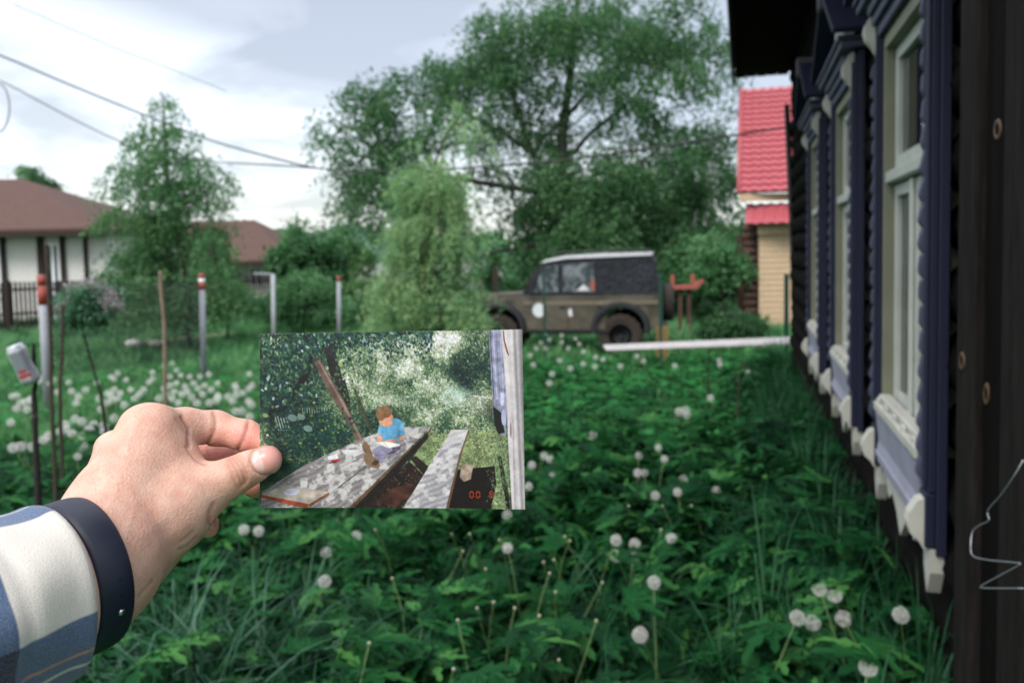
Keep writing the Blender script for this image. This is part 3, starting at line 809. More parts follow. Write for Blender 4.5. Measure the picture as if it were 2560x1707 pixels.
    # the boy reading
    poly([(1080, 975), (1180, 965), (1175, 1000), (1130, 1030), (1080, 1040), (1040, 1010)], (92, 84, 104), .25)
    poly([(970, 1010), (1000, 985), (1050, 968), (1110, 985), (1120, 1010), (1080, 1035), (1000, 1055), (980, 1040)], (146, 142, 168), .18)
    poly([(985, 1050), (1060, 1030), (1075, 1045), (1065, 1075), (1030, 1100), (1000, 1085)], (138, 134, 160), .18)
    poly([(905, 950), (925, 945), (950, 975), (965, 1020), (975, 1050), (930, 1040), (905, 1010), (895, 975)], (116, 92, 72), .15)
    poly([(910, 1035), (950, 1022), (975, 1050), (1020, 1085), (1028, 1120), (1010, 1142), (975, 1135), (925, 1110), (905, 1070)], (128, 104, 82), .15)
    poly([(990, 1075), (1022, 1090), (1000, 1120), (960, 1110)], (58, 40, 34), .1, .8)
    poly([(1008, 880), (1025, 810), (1060, 795), (1120, 772), (1165, 780), (1195, 805), (1214, 890), (1180, 900), (1172, 960), (1110, 940), (1050, 938), (1040, 895)], (94, 160, 186), .12)
    poly([(1195, 805), (1214, 890), (1180, 898), (1168, 850)], (122, 186, 208), .1); poly([(1008, 880), (1022, 820), (1045, 830), (1042, 898)], (116, 180, 202), .1)
    strip([(1060, 930), (1105, 915), (1165, 925)], 6, (70, 128, 156), 0, .6); strip([(1120, 860), (1165, 850), (1172, 880)], 5, (72, 132, 160), 0, .5)
    poly([(1212, 892), (1205, 925), (1150, 945), (1100, 955), (1085, 935), (1150, 920), (1175, 900)], (208, 142, 110), .1)
    poly([(1010, 895), (1040, 900), (1045, 940), (1020, 945), (1005, 925)], (214, 152, 124), .1); poly([(1060, 935), (1090, 930), (1112, 945), (1090, 955)], (212, 150, 122))
    poly([(995, 955), (1050, 942), (1110, 952), (1178, 965), (1165, 978), (1090, 992), (1040, 970)], (226, 222, 214), .08); strip([(1050, 945), (1092, 990)], 3, (170, 164, 156), 0)
    for k in range(70):      # folds of cloth, light from the upper left
        x = rs.uniform(1020, 1205); y = rs.uniform(790, 935); dab(x, y, rs.uniform(8, 22), rs.uniform(2, 4), rs.normal(1.2, .5), [(120, 190, 214), (70, 132, 162), (96, 164, 190)][rs.randint(3)], .45)
    for k in range(50):
        x = rs.uniform(985, 1165); y = rs.uniform(985, 1080); dab(x, y, rs.uniform(8, 18), rs.uniform(2, 4), rs.normal(-.4, .4), [(168, 164, 190), (104, 98, 126), (84, 76, 98)][rs.randint(3)], .4) if abs(y-1020) < 60 and (x > 1000 or y < 1060) else None
    poly([(1172, 850), (1210, 885), (1205, 900), (1176, 905), (1165, 960), (1110, 945), (1150, 905)], (64, 116, 140), .1, .45)
    dab(1060, 745, 58, 60, 0, (132, 94, 66)); dab(1070, 800, 50, 34, .15, (222, 160, 124)); dab(1048, 740, 50, 52, 0, (134, 98, 70)); dab(1035, 722, 26, 22, 0, (150, 114, 84), .7); [dab(rs.normal(1052, 26), rs.normal(735, 24), 9, 2.5, rs.normal(1.2, .5), (96, 64, 44) if q_ % 2 else (158, 120, 88), .6) for q_ in range(60)]; dab(1086, 792, 24, 16, -.3, (196, 132, 100), .5); dab(1054, 800, 16, 12, .2, (236, 184, 150), .6)
    dab(1112, 765, 12, 16, 0, (214, 142, 108)); poly([(1060, 775), (1105, 765), (1110, 800), (1070, 830), (1035, 812)], (220, 158, 124), .04)
    dab(1075, 806, 5, 2, 0, (120, 70, 50)); dab(1068, 824, 8, 2, .3, (186, 100, 84)); dab(1090, 826, 22, 8, -.3, (190, 128, 98), .6)
    for k in range(2600):     # grain of light on leaves in the middle distance
        x, y = rs.uniform(900, 1800), rs.uniform(170, 760); ix = min(Wd-1, int((x-X0)*sx)); iy = min(Hd-1, int((y-Y0)*sy)); b = B[iy, ix]+.9*(n_mid[iy, ix]-.5)
        if abs(x-1100) < 130 and y > 680: continue
        dab(x, y, rs.uniform(5, 10), rs.uniform(3, 5), rs.normal(1.2, .5), pal(np.array([b+rs.choice([-.22, .2])]))[0], .55)
    # house edge and grey post
    poly([(1820, 143), (1945, 143), (1945, 640), (1935, 900), (1900, 900), (1860, 800), (1838, 560)], (138, 146, 160), .35)
    for x, c in ((1830, (52, 62, 84)), (1852, (190, 198, 208)), (1872, (104, 114, 132)), (1900, (176, 182, 192))): strip([(x, 143), (x+22, 640)], 7, c, .4, .8)
    poly([(1845, 690), (1905, 740), (1925, 880), (1880, 890), (1855, 830)], (24, 22, 28), .3); dab(1910, 640, 14, 50, 0, (200, 210, 226)); dab(1920, 770, 18, 60, 0, (170, 178, 196))
    for k in range(500): x, y = rs.normal(1885, 40), rs.uniform(900, 1428); dab(x, y, 8, 2.5, rs.uniform(.9, 2.2), pal(np.array([rs.uniform(.3, .8)]))[0], .8)
    P = [(1905, 143), (2060, 143), (2060, 1428), (1968, 1428), (1950, 1000), (1935, 500)]
    ys, xs, m_ = mask(P); u_ = (GX[ys, xs]-1925-(GY[ys, xs]-143)*.03)/130
    cc = np.interp(u_, [0, .12, .3, .45, .6, .72, .85, 1.0], [.88, .94, .84, .92, .62, .80, .60, .50])*(1+.14*(fb(70, 5, 3)[ys, xs]-.5))
    pc = np.stack([cc*222, cc*216, cc*220], -1); img[ys, xs] = img[ys, xs]*(1-m_[..., None])+pc*m_[..., None]
    strip([(1925, 150), (1930, 220), (1950, 300), (1962, 330)], [6, 9, 12, 4], (112, 62, 44), .3); strip([(1985, 780), (1990, 1428)], 9, (150, 130, 126), .4, .5); dab(1968, 860, 6, 60, 0, (86, 58, 62), .6)
    k1 = np.array([.25, .5, .25])      # soft enlargement of a small negative
    for _ in range(2):
        img = k1[0]*np.roll(img, 1, 0)+k1[1]*img+k1[2]*np.roll(img, -1, 0); img = k1[0]*np.roll(img, 1, 1)+k1[1]*img+k1[2]*np.roll(img, -1, 1)
    img = img*(1+.22*(fb(30, 22, 4)-.5)[..., None])*(1+.10*(fb(160, 110, 2)-.5)[..., None])
    warm = (img[..., 1]-img[..., 0]) > 4; img = np.where(warm[..., None], img*np.array([1.0, .965, 1.03]), img)
    # date stamp
    def seg(ch, x, y, w, h, al=1.0):
        S = {'0': 'abcdef', '8': 'abcdefg', '1': 'bc'}[ch]; q = {'a': [(x, y), (x+w, y)], 'd': [(x, y+h), (x+w, y+h)], 'g': [(x, y+h/2), (x+w, y+h/2)], 'f': [(x, y), (x, y+h/2)],
             'e': [(x, y+h/2), (x, y+h)], 'b': [(x+w, y), (x+w, y+h/2)], 'c': [(x+w, y+h/2), (x+w, y+h)]}
        for s_ in S:
            a, b = np.array(q[s_][0], float), np.array(q[s_][1], float); e = (b-a)/np.linalg.norm(b-a)*4; strip([a+e, b-e], 5.5, (214, 66, 34), 0, al)
    seg('0', 1672, 1305, 24, 42); seg('0', 1718, 1305, 24, 42); seg('8', 1812, 1302, 24, 42, .85); seg('1', 1875, 1302, 24, 42, .6); seg('1', 1928, 1302, 24, 42, .45)
    g_ = rs.normal(0, 4.0, (Hd, Wd, 1)); img = np.clip(img+g_, 0, 255)
    img = np.clip(img-9, 0, 255)*1.07; img = 5+np.clip(img, 0, 250)*(248/255)                                   # paper print: lifted blacks
    lin = np.where(img/255 <= .04045, img/255/12.92, ((img/255+.055)/1.055)**2.4)
    im = bpy.data.images.new('print', Wd, Hd, float_buffer=True, is_data=True)
    px = np.ones((Hd, Wd, 4), dtype=np.float32); px[..., :3] = (lin*PRINT_GAIN)[::-1]; im.pixels.foreach_set(px.ravel()); im.update(); im.pack()
    return im
def src(px, py, d): return np.array([(px-CX)/FPX*d, -(py-CY)/FPX*d, d])
TL, TR, BR, BL = src(649.2, 835.1, .4672), src(1305.9, 823.4, .4518), src(1312.8, 1273.0, .4500), src(649.2, 1269, .4660)
na_, nb_ = 40, 24; Vc = []; Uc = []
nrm = np.cross(TR-TL, BL-TL); nrm /= np.linalg.norm(nrm)
if nrm[2] > 0: nrm = -nrm                      # towards the viewer
for side in (0, 1):
    for j in range(nb_+1):
        for i in range(na_+1):
            u_, v_2 = i/na_, j/nb_
            p = (TL*(1-u_)+TR*u_)*(1-v_2)+(BL*(1-u_)+BR*u_)*v_2
            p = p - nrm*(0.0016*math.sin(math.pi*u_)) + nrm*(0.0006*math.sin(math.pi*v_2)*u_)
            if side: p = p - nrm*0.00026
            Vc.append(p); Uc.append((u_, 1-v_2))
Fc = []; Mi = []; o2 = (na_+1)*(nb_+1)
def vid(i, j, s_): return s_*o2+j*(na_+1)+i
for j in range(nb_):
    for i in range(na_):
        Fc.append((vid(i, j, 0), vid(i, j+1, 0), vid(i+1, j+1, 0), vid(i+1, j, 0))); Mi.append(0)
        Fc.append((vid(i, j, 1), vid(i+1, j, 1), vid(i+1, j+1, 1), vid(i, j+1, 1))); Mi.append(1)
for i in range(na_):
    Fc.append((vid(i, 0, 0), vid(i+1, 0, 0), vid(i+1, 0, 1), vid(i, 0, 1))); Mi.append(1)
    Fc.append((vid(i, nb_, 0), vid(i, nb_, 1), vid(i+1, nb_, 1), vid(i+1, nb_, 0))); Mi.append(1)
for j in range(nb_):
    Fc.append((vid(0, j, 0), vid(0, j, 1), vid(0, j+1, 1), vid(0, j+1, 0))); Mi.append(1)
    Fc.append((vid(na_, j, 0), vid(na_, j+1, 0), vid(na_, j+1, 1), vid(na_, j, 1))); Mi.append(1)
t = NT('glossy_print'); ti = t.n('ShaderNodeTexImage', image=paint_print()); ti.interpolation = 'Cubic'; uvn = t.n('ShaderNodeUVMap', uv_map='UVMap'); t.l(uvn.outputs[0], ti.inputs[0])
t.pbr(ti.outputs[0], 0.42, 0, None, 0.35); M_PRINT = t.m
t = NT('photo_paper'); t.pbr((0.78, 0.78, 0.77), 0.6); M_PAPER = t.m
cw = cam2world(np.array(Vc)); cc0 = cw.mean(0)
co = link('photo_print', mesh_fast('photo_print', cw-cc0, Fc, [M_PRINT, M_PAPER], Mi, False, uv=np.array(Uc)), None, cc0)
tag(co, 'small colour print of a boy reading on a garden table, held up by hand', 'photo print')
# ================================================================== ground
def terrain():
    xs = np.concatenate([-np.geomspace(900, 30, 14), np.linspace(-28, 28, 57), np.geomspace(30, 900, 14)])
    ys = np.concatenate([np.linspace(-30, 0, 7), np.linspace(1, 40, 60), np.geomspace(44, 1500, 20)])
    X, Y = np.meshgrid(xs, ys); Z = gza(X, Y)
    near = (np.abs(X) < 30) & (Y < 42)
    Z = Z + np.where(near, 0.03*np.sin(X*1.3+1)*np.cos(Y*0.9)+0.02*np.sin(X*3.1)*np.sin(Y*2.3), 0)
    V = np.stack([X, Y, Z], -1).reshape(-1, 3); n, m_ = X.shape; i = np.arange(n-1)[:, None]*m_+np.arange(m_-1)[None, :]
    F = np.stack([i, i+1, i+1+m_, i+m_], -1).reshape(-1, 4)
    t = NT('soil_and_turf'); v = t.coord((1, 1, 1)); f = t.noise(v, 0.5, 5); g = t.noise(v, 9, 5)
    c = t.ramp(f, [(0.35, (0.024, 0.085, 0.034)), (0.7, (0.045, 0.13, 0.05))]); c = t.mix(t.ramp(g, [(0.45, (0, 0, 0)), (0.75, (0.5, 0.5, 0.5))]), c, (0.035, 0.030, 0.020))
    t.pbr(c, 0.95, 0, t.bump(g, 0.8, 0.05), 0.1)
    o = link('ground', mesh_fast('ground', V, F, [t.m], smooth=True)); tag(o, 'gently falling garden ground under grass and weeds', None, None, 'structure')
terrain()

# ================================================================== log house on the right
TH = math.radians(16.1); HA = np.array([math.sin(TH), math.cos(TH), 0]); HNn = np.array([-math.cos(TH), math.sin(TH), 0]); HR = math.pi/2-TH
LW = 0.62
def WP(s, y, z): return HA*s + HNn*(y-LW) + np.array([0, 0, z])
AX = np.array([HA, HNn, (0, 0, 1.0)])
def wbox(mb, s0, s1, y0, y1, z0, z1, mi=0, bev=0): return mb.box(WP((s0+s1)/2, (y0+y1)/2, (z0+z1)/2), (abs(s1-s0), abs(y1-y0), abs(z1-z0)), AX, mi, bev=bev)
M_LOG = wear_mat('tarred_log', (0.008, 0.007, 0.007), 0.5, 0.9, 3, (1, 1, 14), 0.6, spec=0.04)
M_PLANK = wear_mat('weathered_dark_board', (0.006, 0.005, 0.0048), 0.12, 0.85, 5, (6, 6, 0.7), 0.7, bdist=0.006, spec=0.05)
M_PLANK2 = wear_mat('grey_weathered_board', (0.018, 0.0155, 0.015), 0.10, 0.85, 6, (6, 6, 0.8), 0.7, bdist=0.006, spec=0.08)
M_SOFFIT = wear_mat('soffit_board', (0.007, 0.006, 0.0055), 0.5, 0.9, 4, (1, 1, 1), 0.4, spec=0.04)
def paint(name, col, chip, amt=0.62, rough=0.6, sc=22):
    t = NT(name); v = t.coord((1, 1, 1)); f = t.noise(v, sc, 6, 0.65); g = t.noise(v, 5, 3)
    base = t.ramp(g, [(0.3, tuple(x*0.8 for x in col)), (0.7, col)])
    k = t.ramp(f, [(amt, (0, 0, 0)), (amt+0.05, (1, 1, 1))]); c = t.mix(k, base, chip)
    t.pbr(c, rough, 0, t.bump(f, 0.35, 0.003), 0.4); return t.m
M_BLUE_SHADED = paint('shaded_blue_paint', (0.0105, 0.0135, 0.040), (0.02, 0.02, 0.03), 0.66)  # blue trim paint with the shade of its side faces put into the colour
M_BLUE_SKYLIT = paint('skylit_blue_paint', (0.060, 0.066, 0.120), (0.045, 0.055, 0.08), 0.64)  # same blue paint, skylight on the outward faces mixed into the colour
M_PALE = paint('pale_lilac_paint', (0.31, 0.315, 0.40), (0.20, 0.18, 0.22), 0.67)
M_CREAM = paint('cream_paint', (0.50, 0.505, 0.45), (0.24, 0.21, 0.17), 0.64)
M_REVEAL = paint('greenish_cream_paint', (0.19, 0.20, 0.14), (0.22, 0.20, 0.15), 0.70)
M_SASH = paint('white_sash_paint', (0.48, 0.51, 0.47), (0.34, 0.31, 0.27), 0.64, 0.5, 30)
house = thing('log_house', 'dark tarred log house with carved blue and white window surrounds along its wall', 'house', WP(2.1, 0, gz(0, 4)))
WS = [3.30, 5.085, 6.95]; OH = 0.42; OZ0, OZ1 = 0.95, 2.50
hoff = wloc(house)
def log_mesh(s0, s1, z, r):
    mb = MB(); n = max(2, int((s1-s0)/0.8)+1)
    pts = [WP(s0+(s1-s0)*i/(n-1), -r+0.012*math.sin(i*2.1+z*9), z+0.006*math.sin(i*1.3+z*5)) for i in range(n)]
    return mb.tube(pts, r, 12)
z = -0.25; k = 0
while z < 3.9:
    r = 0.115+0.006*math.sin(k*2.7)
    if OZ0-0.05 < z < OZ1+0.05:
        segs = []; s0 = 2.0
        for c in WS: segs.append((s0, c-OH-0.02)); s0 = c+OH+0.02
        segs.append((s0, 11.2))
    else: segs = [(2.0, 11.2)]
    for a_, b_2 in segs: log_mesh(a_, b_2, z, r).build('log', M_LOG, house, True)
    z += r*1.88; k += 1
# inner wall face, floor and back wall of the rooms seen through the panes
M_ROOM = wear_mat('dark_wallpaper', (0.05, 0.05, 0.055), 0.6, 0.9, 6)
mb = MB(); wbox(mb, 2.0, 11.2, -3.2, -3.1, -0.3, 3.9); wbox(mb, 1.9, 2.0, -3.2, -0.23, -0.3, 3.9); wbox(mb, 11.1, 11.19, -3.1, -0.23, -0.3, 3.9); wbox(mb, 2.0, 11.1, -3.1, -0.23, 0.3, 0.36); wbox(mb, 2.0, 11.1, -3.1, -0.23, 2.95, 3.0)
mb.build('inner_wall', M_ROOM, house)
# eaves: soffit boards, fascia, roof
mb = MB(); wbox(mb, 0.45, 11.37, -0.3, 0.69, 3.965, 3.99); mb.build('soffit_board', M_SOFFIT, house)
for i in range(5):
    y0 = 0.02+i*0.134; mb = MB(); wbox(mb, 0.45, 11.38, y0, y0+0.128, 3.93+0.004*(i % 2), 3.955+0.004*(i % 2)); mb.build('soffit_board', M_SOFFIT, house)
mb = MB(); wbox(mb, 0.45, 11.40, 0.695, 0.720, 3.86, 4.04); mb.build('fascia', M_PLANK, house)
M_LACE = paint('weathered_lace_board', (0.20, 0.20, 0.21), (0.08, 0.07, 0.07), 0.6)
mb = MB()
for i in range(0, 46):
    s0 = 4.6+i*0.15; mb.prism([(0, 0), (0.15, 0), (0.13, -0.05), (0.105, -0.075), (0.075, -0.10), (0.045, -0.075), (0.02, -0.05)], 0, 0.012, WP(s0, 0.724, 3.90), AX)
mb.build('lace_trim', M_LACE, house)
M_ROOF = wear_mat('grey_roof_sheet', (0.10, 0.10, 0.11), 0.7, 0.6, 3)
mb = MB(); P4 = [(0.74, 4.05), (-3.0, 6.3), (-3.0, 6.36), (0.74, 4.10)]
mb.prism([(p[0], p[1]) for p in P4], 0.4, 11.42, (0, 0, 0), np.array([HNn, HA, (0, 0, 1.0)])); 
mb.V = [tuple(np.array(v)-HNn*LW) for v in mb.V]; mb.build('roof', M_ROOF, house)
mb = MB(); mb.prism([(-0.23, -0.3), (-3.2, -0.3), (-3.0, 6.3), (-0.23, 3.95)], 11.2, 11.3, (0, 0, 0), np.array([HNn, HA, (0, 0, 1.0)]))
mb.V = [tuple(np.array(v)-HNn*LW) for v in mb.V]; mb.build('gable_wall', M_LOG, house)
# corner ends of the logs at the far corner
for i in range(19):
    mb = MB(); z = -0.15+i*0.214; mb.tube([WP(11.14, -0.3, z+0.1), WP(11.14, -0.02+0.01*math.sin(i*3), z+0.1)], 0.10, 10); mb.build('log_end', M_LOG, house, True)
# boarded porch wall close beside the camera: upright planks
edges = [1.93, 1.797, 1.640, 1.50, 1.36, 1.20, 1.05, 0.9, 0.72, 0.55]
M_KNOT = NT('resin_knot'); M_KNOT.pbr((0.055, 0.028, 0.010), 0.6); M_KNOT = M_KNOT.m
planks = []
for i in range(len(edges)-1):
    s1, s0 = edges[i], edges[i+1]; proud = (0.018, 0.0, 0.014, 0.003)[i % 4]
    mb = MB(); wbox(mb, s0+0.003, s1-0.003, 0.125, 0.152+proud, -0.25, 3.9, bev=0.006)
    planks.append((mb.build('plank', M_PLANK2 if i in (0, 2) else M_PLANK, house), proud))
mb = MB(); wbox(mb, 0.55, 1.925, -0.1, 0.12, -0.25, 3.92); mb.build('porch_frame', M_LOG, house)
def knot(px, py, pi, rw, rh):
    pl, proud = planks[pi]; yv = 0.1535+proud; D = FWD + RIGHT*((px-CX)/FPX) - UP*((py-CY)/FPX)
    tt = ((yv-LW) - EYE@HNn)/(D@HNn); P = EYE+D*tt
    V = []; F = []; seg = 18
    for (rr, h) in ((0.55, 0.0005), (0.62, 0.0016), (0.85, 0.0022), (1.0, 0.0015), (1.08, -0.001)):
        for q in range(seg):
            a = 2*math.pi*q/seg; jit = 1+0.05*math.sin(a*2+px); V.append(P+HA*rw*rr*jit*math.cos(a)+np.array([0, 0, 1.0])*rh*rr*jit*math.sin(a)+HNn*h)
    for r_ in range(4):
        for q in range(seg): F.append((r_*seg+q, r_*seg+(q+1) % seg, (r_+1)*seg+(q+1) % seg, (r_+1)*seg+q))
    pw = wloc(house); o = link('knot', mesh_fast('knot', np.array(V)-pw, F, [M_KNOT], smooth=True), pl)
knot(2494, 325, 1, 0.021, 0.019); knot(2466, 985, 1, 0.016, 0.022); knot(2405, 903, 0, 0.020, 0.018)

# ---- carved window, built once and repeated along the wall
win = thing('window', None, None, WP(WS[0], 0, 0)-hoff, rotz=HR); win.parent = house
def wl(name, mb, mats, smooth=False):
    return link(name, mb.mesh(name, mats, smooth), win)
def bx(mb, x0, x1, y0, y1, z0, z1, mi=0, bev=0.0): return mb.box(((x0+x1)/2, (y0+y1)/2, (z0+z1)/2), (abs(x1-x0), abs(y1-y0), abs(z1-z0)), mi=mi, bev=bev)
for sg in (-1, 1):
    mb = MB(); x0, x1 = sorted((sg*0.415, sg*0.445)); bx(mb, x0, x1, -0.09, 0.035, 0.95, 2.52, bev=.003); wl('reveal_board', mb, M_REVEAL)
mb = MB(); bx(mb, -.415, .415, -.09, .035, 2.47, 2.52); wl('head_board', mb, M_REVEAL)
# pilasters
for sg in (-1, 1):
    c = sg*0.50; mb = MB()
    bx(mb, c-.062, c+.075, 0.0, 0.030, 0.66, 2.66, 0, .003); bx(mb, c-.050, c+.050, 0.030, 0.052, 0.86, 2.64, 0, .003)
    bx(mb, c-.045, c+.045, 0.030, 0.060, 0.68, 0.855, 0, .004); bx(mb, c-.044, c-.012, .052, .064, .88, 2.6, 0, .003)
    wl('pilaster', mb, M_BLUE_SHADED)
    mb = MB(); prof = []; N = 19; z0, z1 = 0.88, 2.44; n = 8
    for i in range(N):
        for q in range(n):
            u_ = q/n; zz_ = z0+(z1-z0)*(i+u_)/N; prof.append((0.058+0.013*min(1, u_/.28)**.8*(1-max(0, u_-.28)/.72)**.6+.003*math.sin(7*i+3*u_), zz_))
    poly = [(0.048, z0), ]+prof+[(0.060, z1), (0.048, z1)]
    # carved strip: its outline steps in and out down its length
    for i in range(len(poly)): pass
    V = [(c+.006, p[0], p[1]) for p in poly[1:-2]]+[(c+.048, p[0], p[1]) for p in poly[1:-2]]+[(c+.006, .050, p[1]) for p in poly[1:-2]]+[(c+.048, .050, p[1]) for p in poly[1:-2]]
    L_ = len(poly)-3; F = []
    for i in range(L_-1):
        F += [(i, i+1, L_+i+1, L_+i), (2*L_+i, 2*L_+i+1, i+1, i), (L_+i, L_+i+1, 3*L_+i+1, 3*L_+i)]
    mb.add(V, F); wl('carved_strip', mb, M_BLUE_SKYLIT)
    # cream brackets and the pointed drop
    for z0, z1 in ((2.47, 2.655), (0.67, 0.84)):
        mb = MB(); zc = (z0+z1)/2; pr = [(0.050, z1), (0.078, z1-.012), (0.104, zc+.03), (0.110, zc), (0.100, zc-.035), (0.074, z0+.025), (0.060, z0), (0.050, z0)]
        ax = np.array([(0, 1.0, 0), (1.0, 0, 0), (0, 0, 1.0)]); mb.prism(pr, c-.030, c+.030, (0, 0, 0), ax); wl('bracket', mb, M_CREAM)
    mb = MB(); mb.prism([(c-.045, 0.675), (c-.045, 0.60), (c-.015, 0.545), (c, 0.52), (c+.015, 0.545), (c+.045, 0.60), (c+.045, 0.675)][::-1], 0.004, 0.045); wl('drop', mb, M_CREAM)
# sashes
def sash(x0, x1, z0, z1, w=.045, name='sash'):
    mb = MB(); bx(mb, x0, x0+w, -.045, -.005, z0, z1, 0, .003); bx(mb, x1-w, x1, -.045, -.005, z0, z1, 0, .003)
    bx(mb, x0+w, x1-w, -.043, -.007, z0, z0+w); bx(mb, x0+w, x1-w, -.043, -.007, z1-w, z1); wl(name, mb, M_SASH)
    mb = MB(); bx(mb, x0+w, x1-w, -.030, -.026, z0+w, z1-w); wl('pane', mb, M_GLASS)
t = NT('window_glass'); g = t.n('ShaderNodeBsdfGlossy'); g.inputs['Roughness'].default_value = 0.02; g.inputs['Color'].default_value = (.95, .97, 1, 1)
tr = t.n('ShaderNodeBsdfTransparent'); tr.inputs[0].default_value = (.86, .9, .88, 1); lw = t.n('ShaderNodeFresnel'); lw.inputs[0].default_value = 1.5
mx = t.n('ShaderNodeMixShader'); t.l(lw.outputs[0], mx.inputs[0]); t.l(tr.outputs[0], mx.inputs[1]); t.l(g.outputs[0], mx.inputs[2]); t.l(mx.outputs[0], t.out.inputs[0]); M_GLASS = t.m
sash(-.412, -.004, .985, 1.895); sash(.004, .412, .985, 1.895); sash(-.412, .412, 1.965, 2.465, .05)
mb = MB(); bx(mb, -.425, .425, -.045, .030, 1.905, 1.955, 0, .006); wl('transom', mb, M_SASH)
mb = MB(); bx(mb, -.018, .018, -.004, .012, 1.00, 1.895, 0, .004); wl('astragal', mb, M_SASH)
M_LACEC = wear_mat('lace_curtain', (0.20, 0.215, 0.19), 0.7, 0.95, 30)
for x0, x1, z0, z1 in ((-.40, -.10, 1.0, 1.86), (.12, .40, 1.0, 1.86), (-.40, .0, 1.98, 2.46), (.12, .40, 1.98, 2.46)):
    V = []; F = []; n = 24
    for i in range(n+1):
        x = x0+(x1-x0)*i/n; y = -.11+.014*math.sin(i*1.55)+.006*math.sin(i*.6); V += [(x, y, z0), (x, y+.004, z1)]
    for i in range(n): F.append((2*i, 2*i+2, 2*i+3, 2*i+1))
    mb = MB(); mb.add(V, F); wl('curtain', mb, M_LACEC, True)
# sill, apron, fringe
mb = MB(); bx(mb, -.43, .43, -.03, .070, .935, .975, 0, .006); bx(mb, -.42, .42, .000, .050, .976, 1.005, 0, .006)
for x in (-.36, -.18, 0, .18, .36): bx(mb, x-.022, x+.022, .050, .066, .925, 1.000, 0, .007)
wl('sill', mb, M_CREAM)
mb = MB(); mb.prism([(.03, .93), (.062, .925), (.048, .80), (.055, .765), (.03, .765)], -.43, .43, (0, 0, 0), np.array([(0, 1.0, 0), (1.0, 0, 0), (0, 0, 1.0)])); wl('apron', mb, M_PALE)
mb = MB(); bx(mb, -.43, .43, .03, .062, .735, .762, 0, .004); bx(mb, -.42, .42, .03, .054, .708, .733, 0, .004); wl('moulding', mb, M_PALE)
def fringe(sc_):
    pts = []; n = 7; w = .84/n
    for i in range(n):
        xa = -.42+i*w; dep = (.60, .565, .60, .53, .60, .565, .60)[i]
        pts += [(xa, .655), (xa+w*.25, dep+.03), (xa+w*.5, dep), (xa+w*.75, dep+.03)]
    pts = [(-.42, .69), (-.32, .665), (-.25, .60), (-.17, .645), (-.08, .60), (0, .53), (.08, .60), (.17, .645), (.25, .60), (.32, .665), (.42, .69)]
    return pts+[(.42, .706), (-.42, .706)]
mb = MB(); mb.prism(fringe(1)[::-1], .012, .036); wl('fringe', mb, M_CREAM)
# cornice, hood and ornament
mb = MB()
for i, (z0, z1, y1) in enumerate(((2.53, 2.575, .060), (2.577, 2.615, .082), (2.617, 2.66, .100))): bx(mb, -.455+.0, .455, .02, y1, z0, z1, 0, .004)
wl('cornice', mb, M_BLUE_SKYLIT)
mb = MB(); bx(mb, -.60, .60, .0, .125, 2.664, 2.70, 0, .004); bx(mb, -.615, .615, .0, .14, 2.702, 2.725, 0, .003); wl('shelf', mb, M_BLUE_SKYLIT)
mb = MB(); mb.prism([(-.56, 2.727), (.56, 2.727), (0, 3.06)], .01, .05); wl('pediment', mb, M_BLUE_SHADED)
mb = MB(); mb.prism([(-.30, 2.755), (-.05, 2.755), (-.05, 2.90)], .052, .075); mb.prism([(.05, 2.755), (.30, 2.755), (.05, 2.90)], .052, .075)
mb.prism([(-.04, 2.86), (0, 2.78), (.04, 2.86), (0, 2.98)], .052, .085); wl('ornament', mb, M_CREAM)
for sg in (-1, 1):
    mb = MB(); a = np.array([sg*.66, 2.725]); b = np.array([0, 3.11]); d = (b-a)/np.linalg.norm(b-a); nn = np.array([-d[1], d[0]])*.028*(1 if sg < 0 else -1)
    pl = [tuple(a), tuple(b), tuple(b+np.array([0, .034])), tuple(a+nn)]; mb.prism(pl if sg < 0 else pl[::-1], .0, .17); wl('hood_board', mb, M_BLUE_SHADED)
mb = MB(); bx(mb, -.05, .05, .0, .185, 3.02, 3.16, 0, .006); wl('hood_block', mb, paint('dusty_plum_paint', (0.075, 0.06, 0.09), (.05, .04, .04)))
def copy_kids(src_o, dst):
    for ch in list(src_o.children):
        c = ch.copy(); COL.objects.link(c); c.parent = dst
for s_ in WS[1:]:
    w2 = win.copy(); COL.objects.link(w2); w2.parent = house; w2.location = [float(v) for v in (WP(s_, 0, 0)-hoff)]; copy_kids(win, w2)

# ---- thin bent wire hanging on the boards
def on_wall(px, py, yv):
    D = FWD + RIGHT*((px-CX)/FPX) - UP*((py-CY)/FPX); tt = ((yv-LW) - EYE@HNn)/(D@HNn); return EYE+D*tt
def spline(P, n=6):
    P = [np.asarray(p, float) for p in P]; out = []
    for i in range(len(P)-1):
        p0 = P[max(i-1, 0)]; p1 = P[i]; p2 = P[i+1]; p3 = P[min(i+2, len(P)-1)]
        for k in range(n):
            t_ = k/n; out.append(0.5*((2*p1)+(-p0+p2)*t_+(2*p0-5*p1+4*p2-p3)*t_*t_+(-p0+3*p1-3*p2+p3)*t_**3))
    out.append(P[-1]); return out
t = NT('galvanised_wire'); t.pbr((0.40, 0.43, 0.48), 0.4, 0.6); M_WIRE = t.m
wpx = [(2558, 1150, .20), (2532, 1195, .21), (2500, 1240, .205), (2470, 1275, .20), (2472, 1300, .20), (2450, 1312, .20), (2432, 1328, .205), (2427, 1360, .21), (2432, 1388, .21), (2470, 1399, .205), (2540, 1406, .20), (2546, 1412, .20), (2500, 1438, .20), (2456, 1462, .205), (2460, 1469, .205), (2558, 1470, .20)]
mb = MB(); mb.tube(spline([on_wall(*p) for p in wpx], 5), 0.0011, 6)
o = mb.build('wire', M_WIRE, None, True); tag(o, 'thin grey bent wire dangling against the dark porch boards', 'wire')
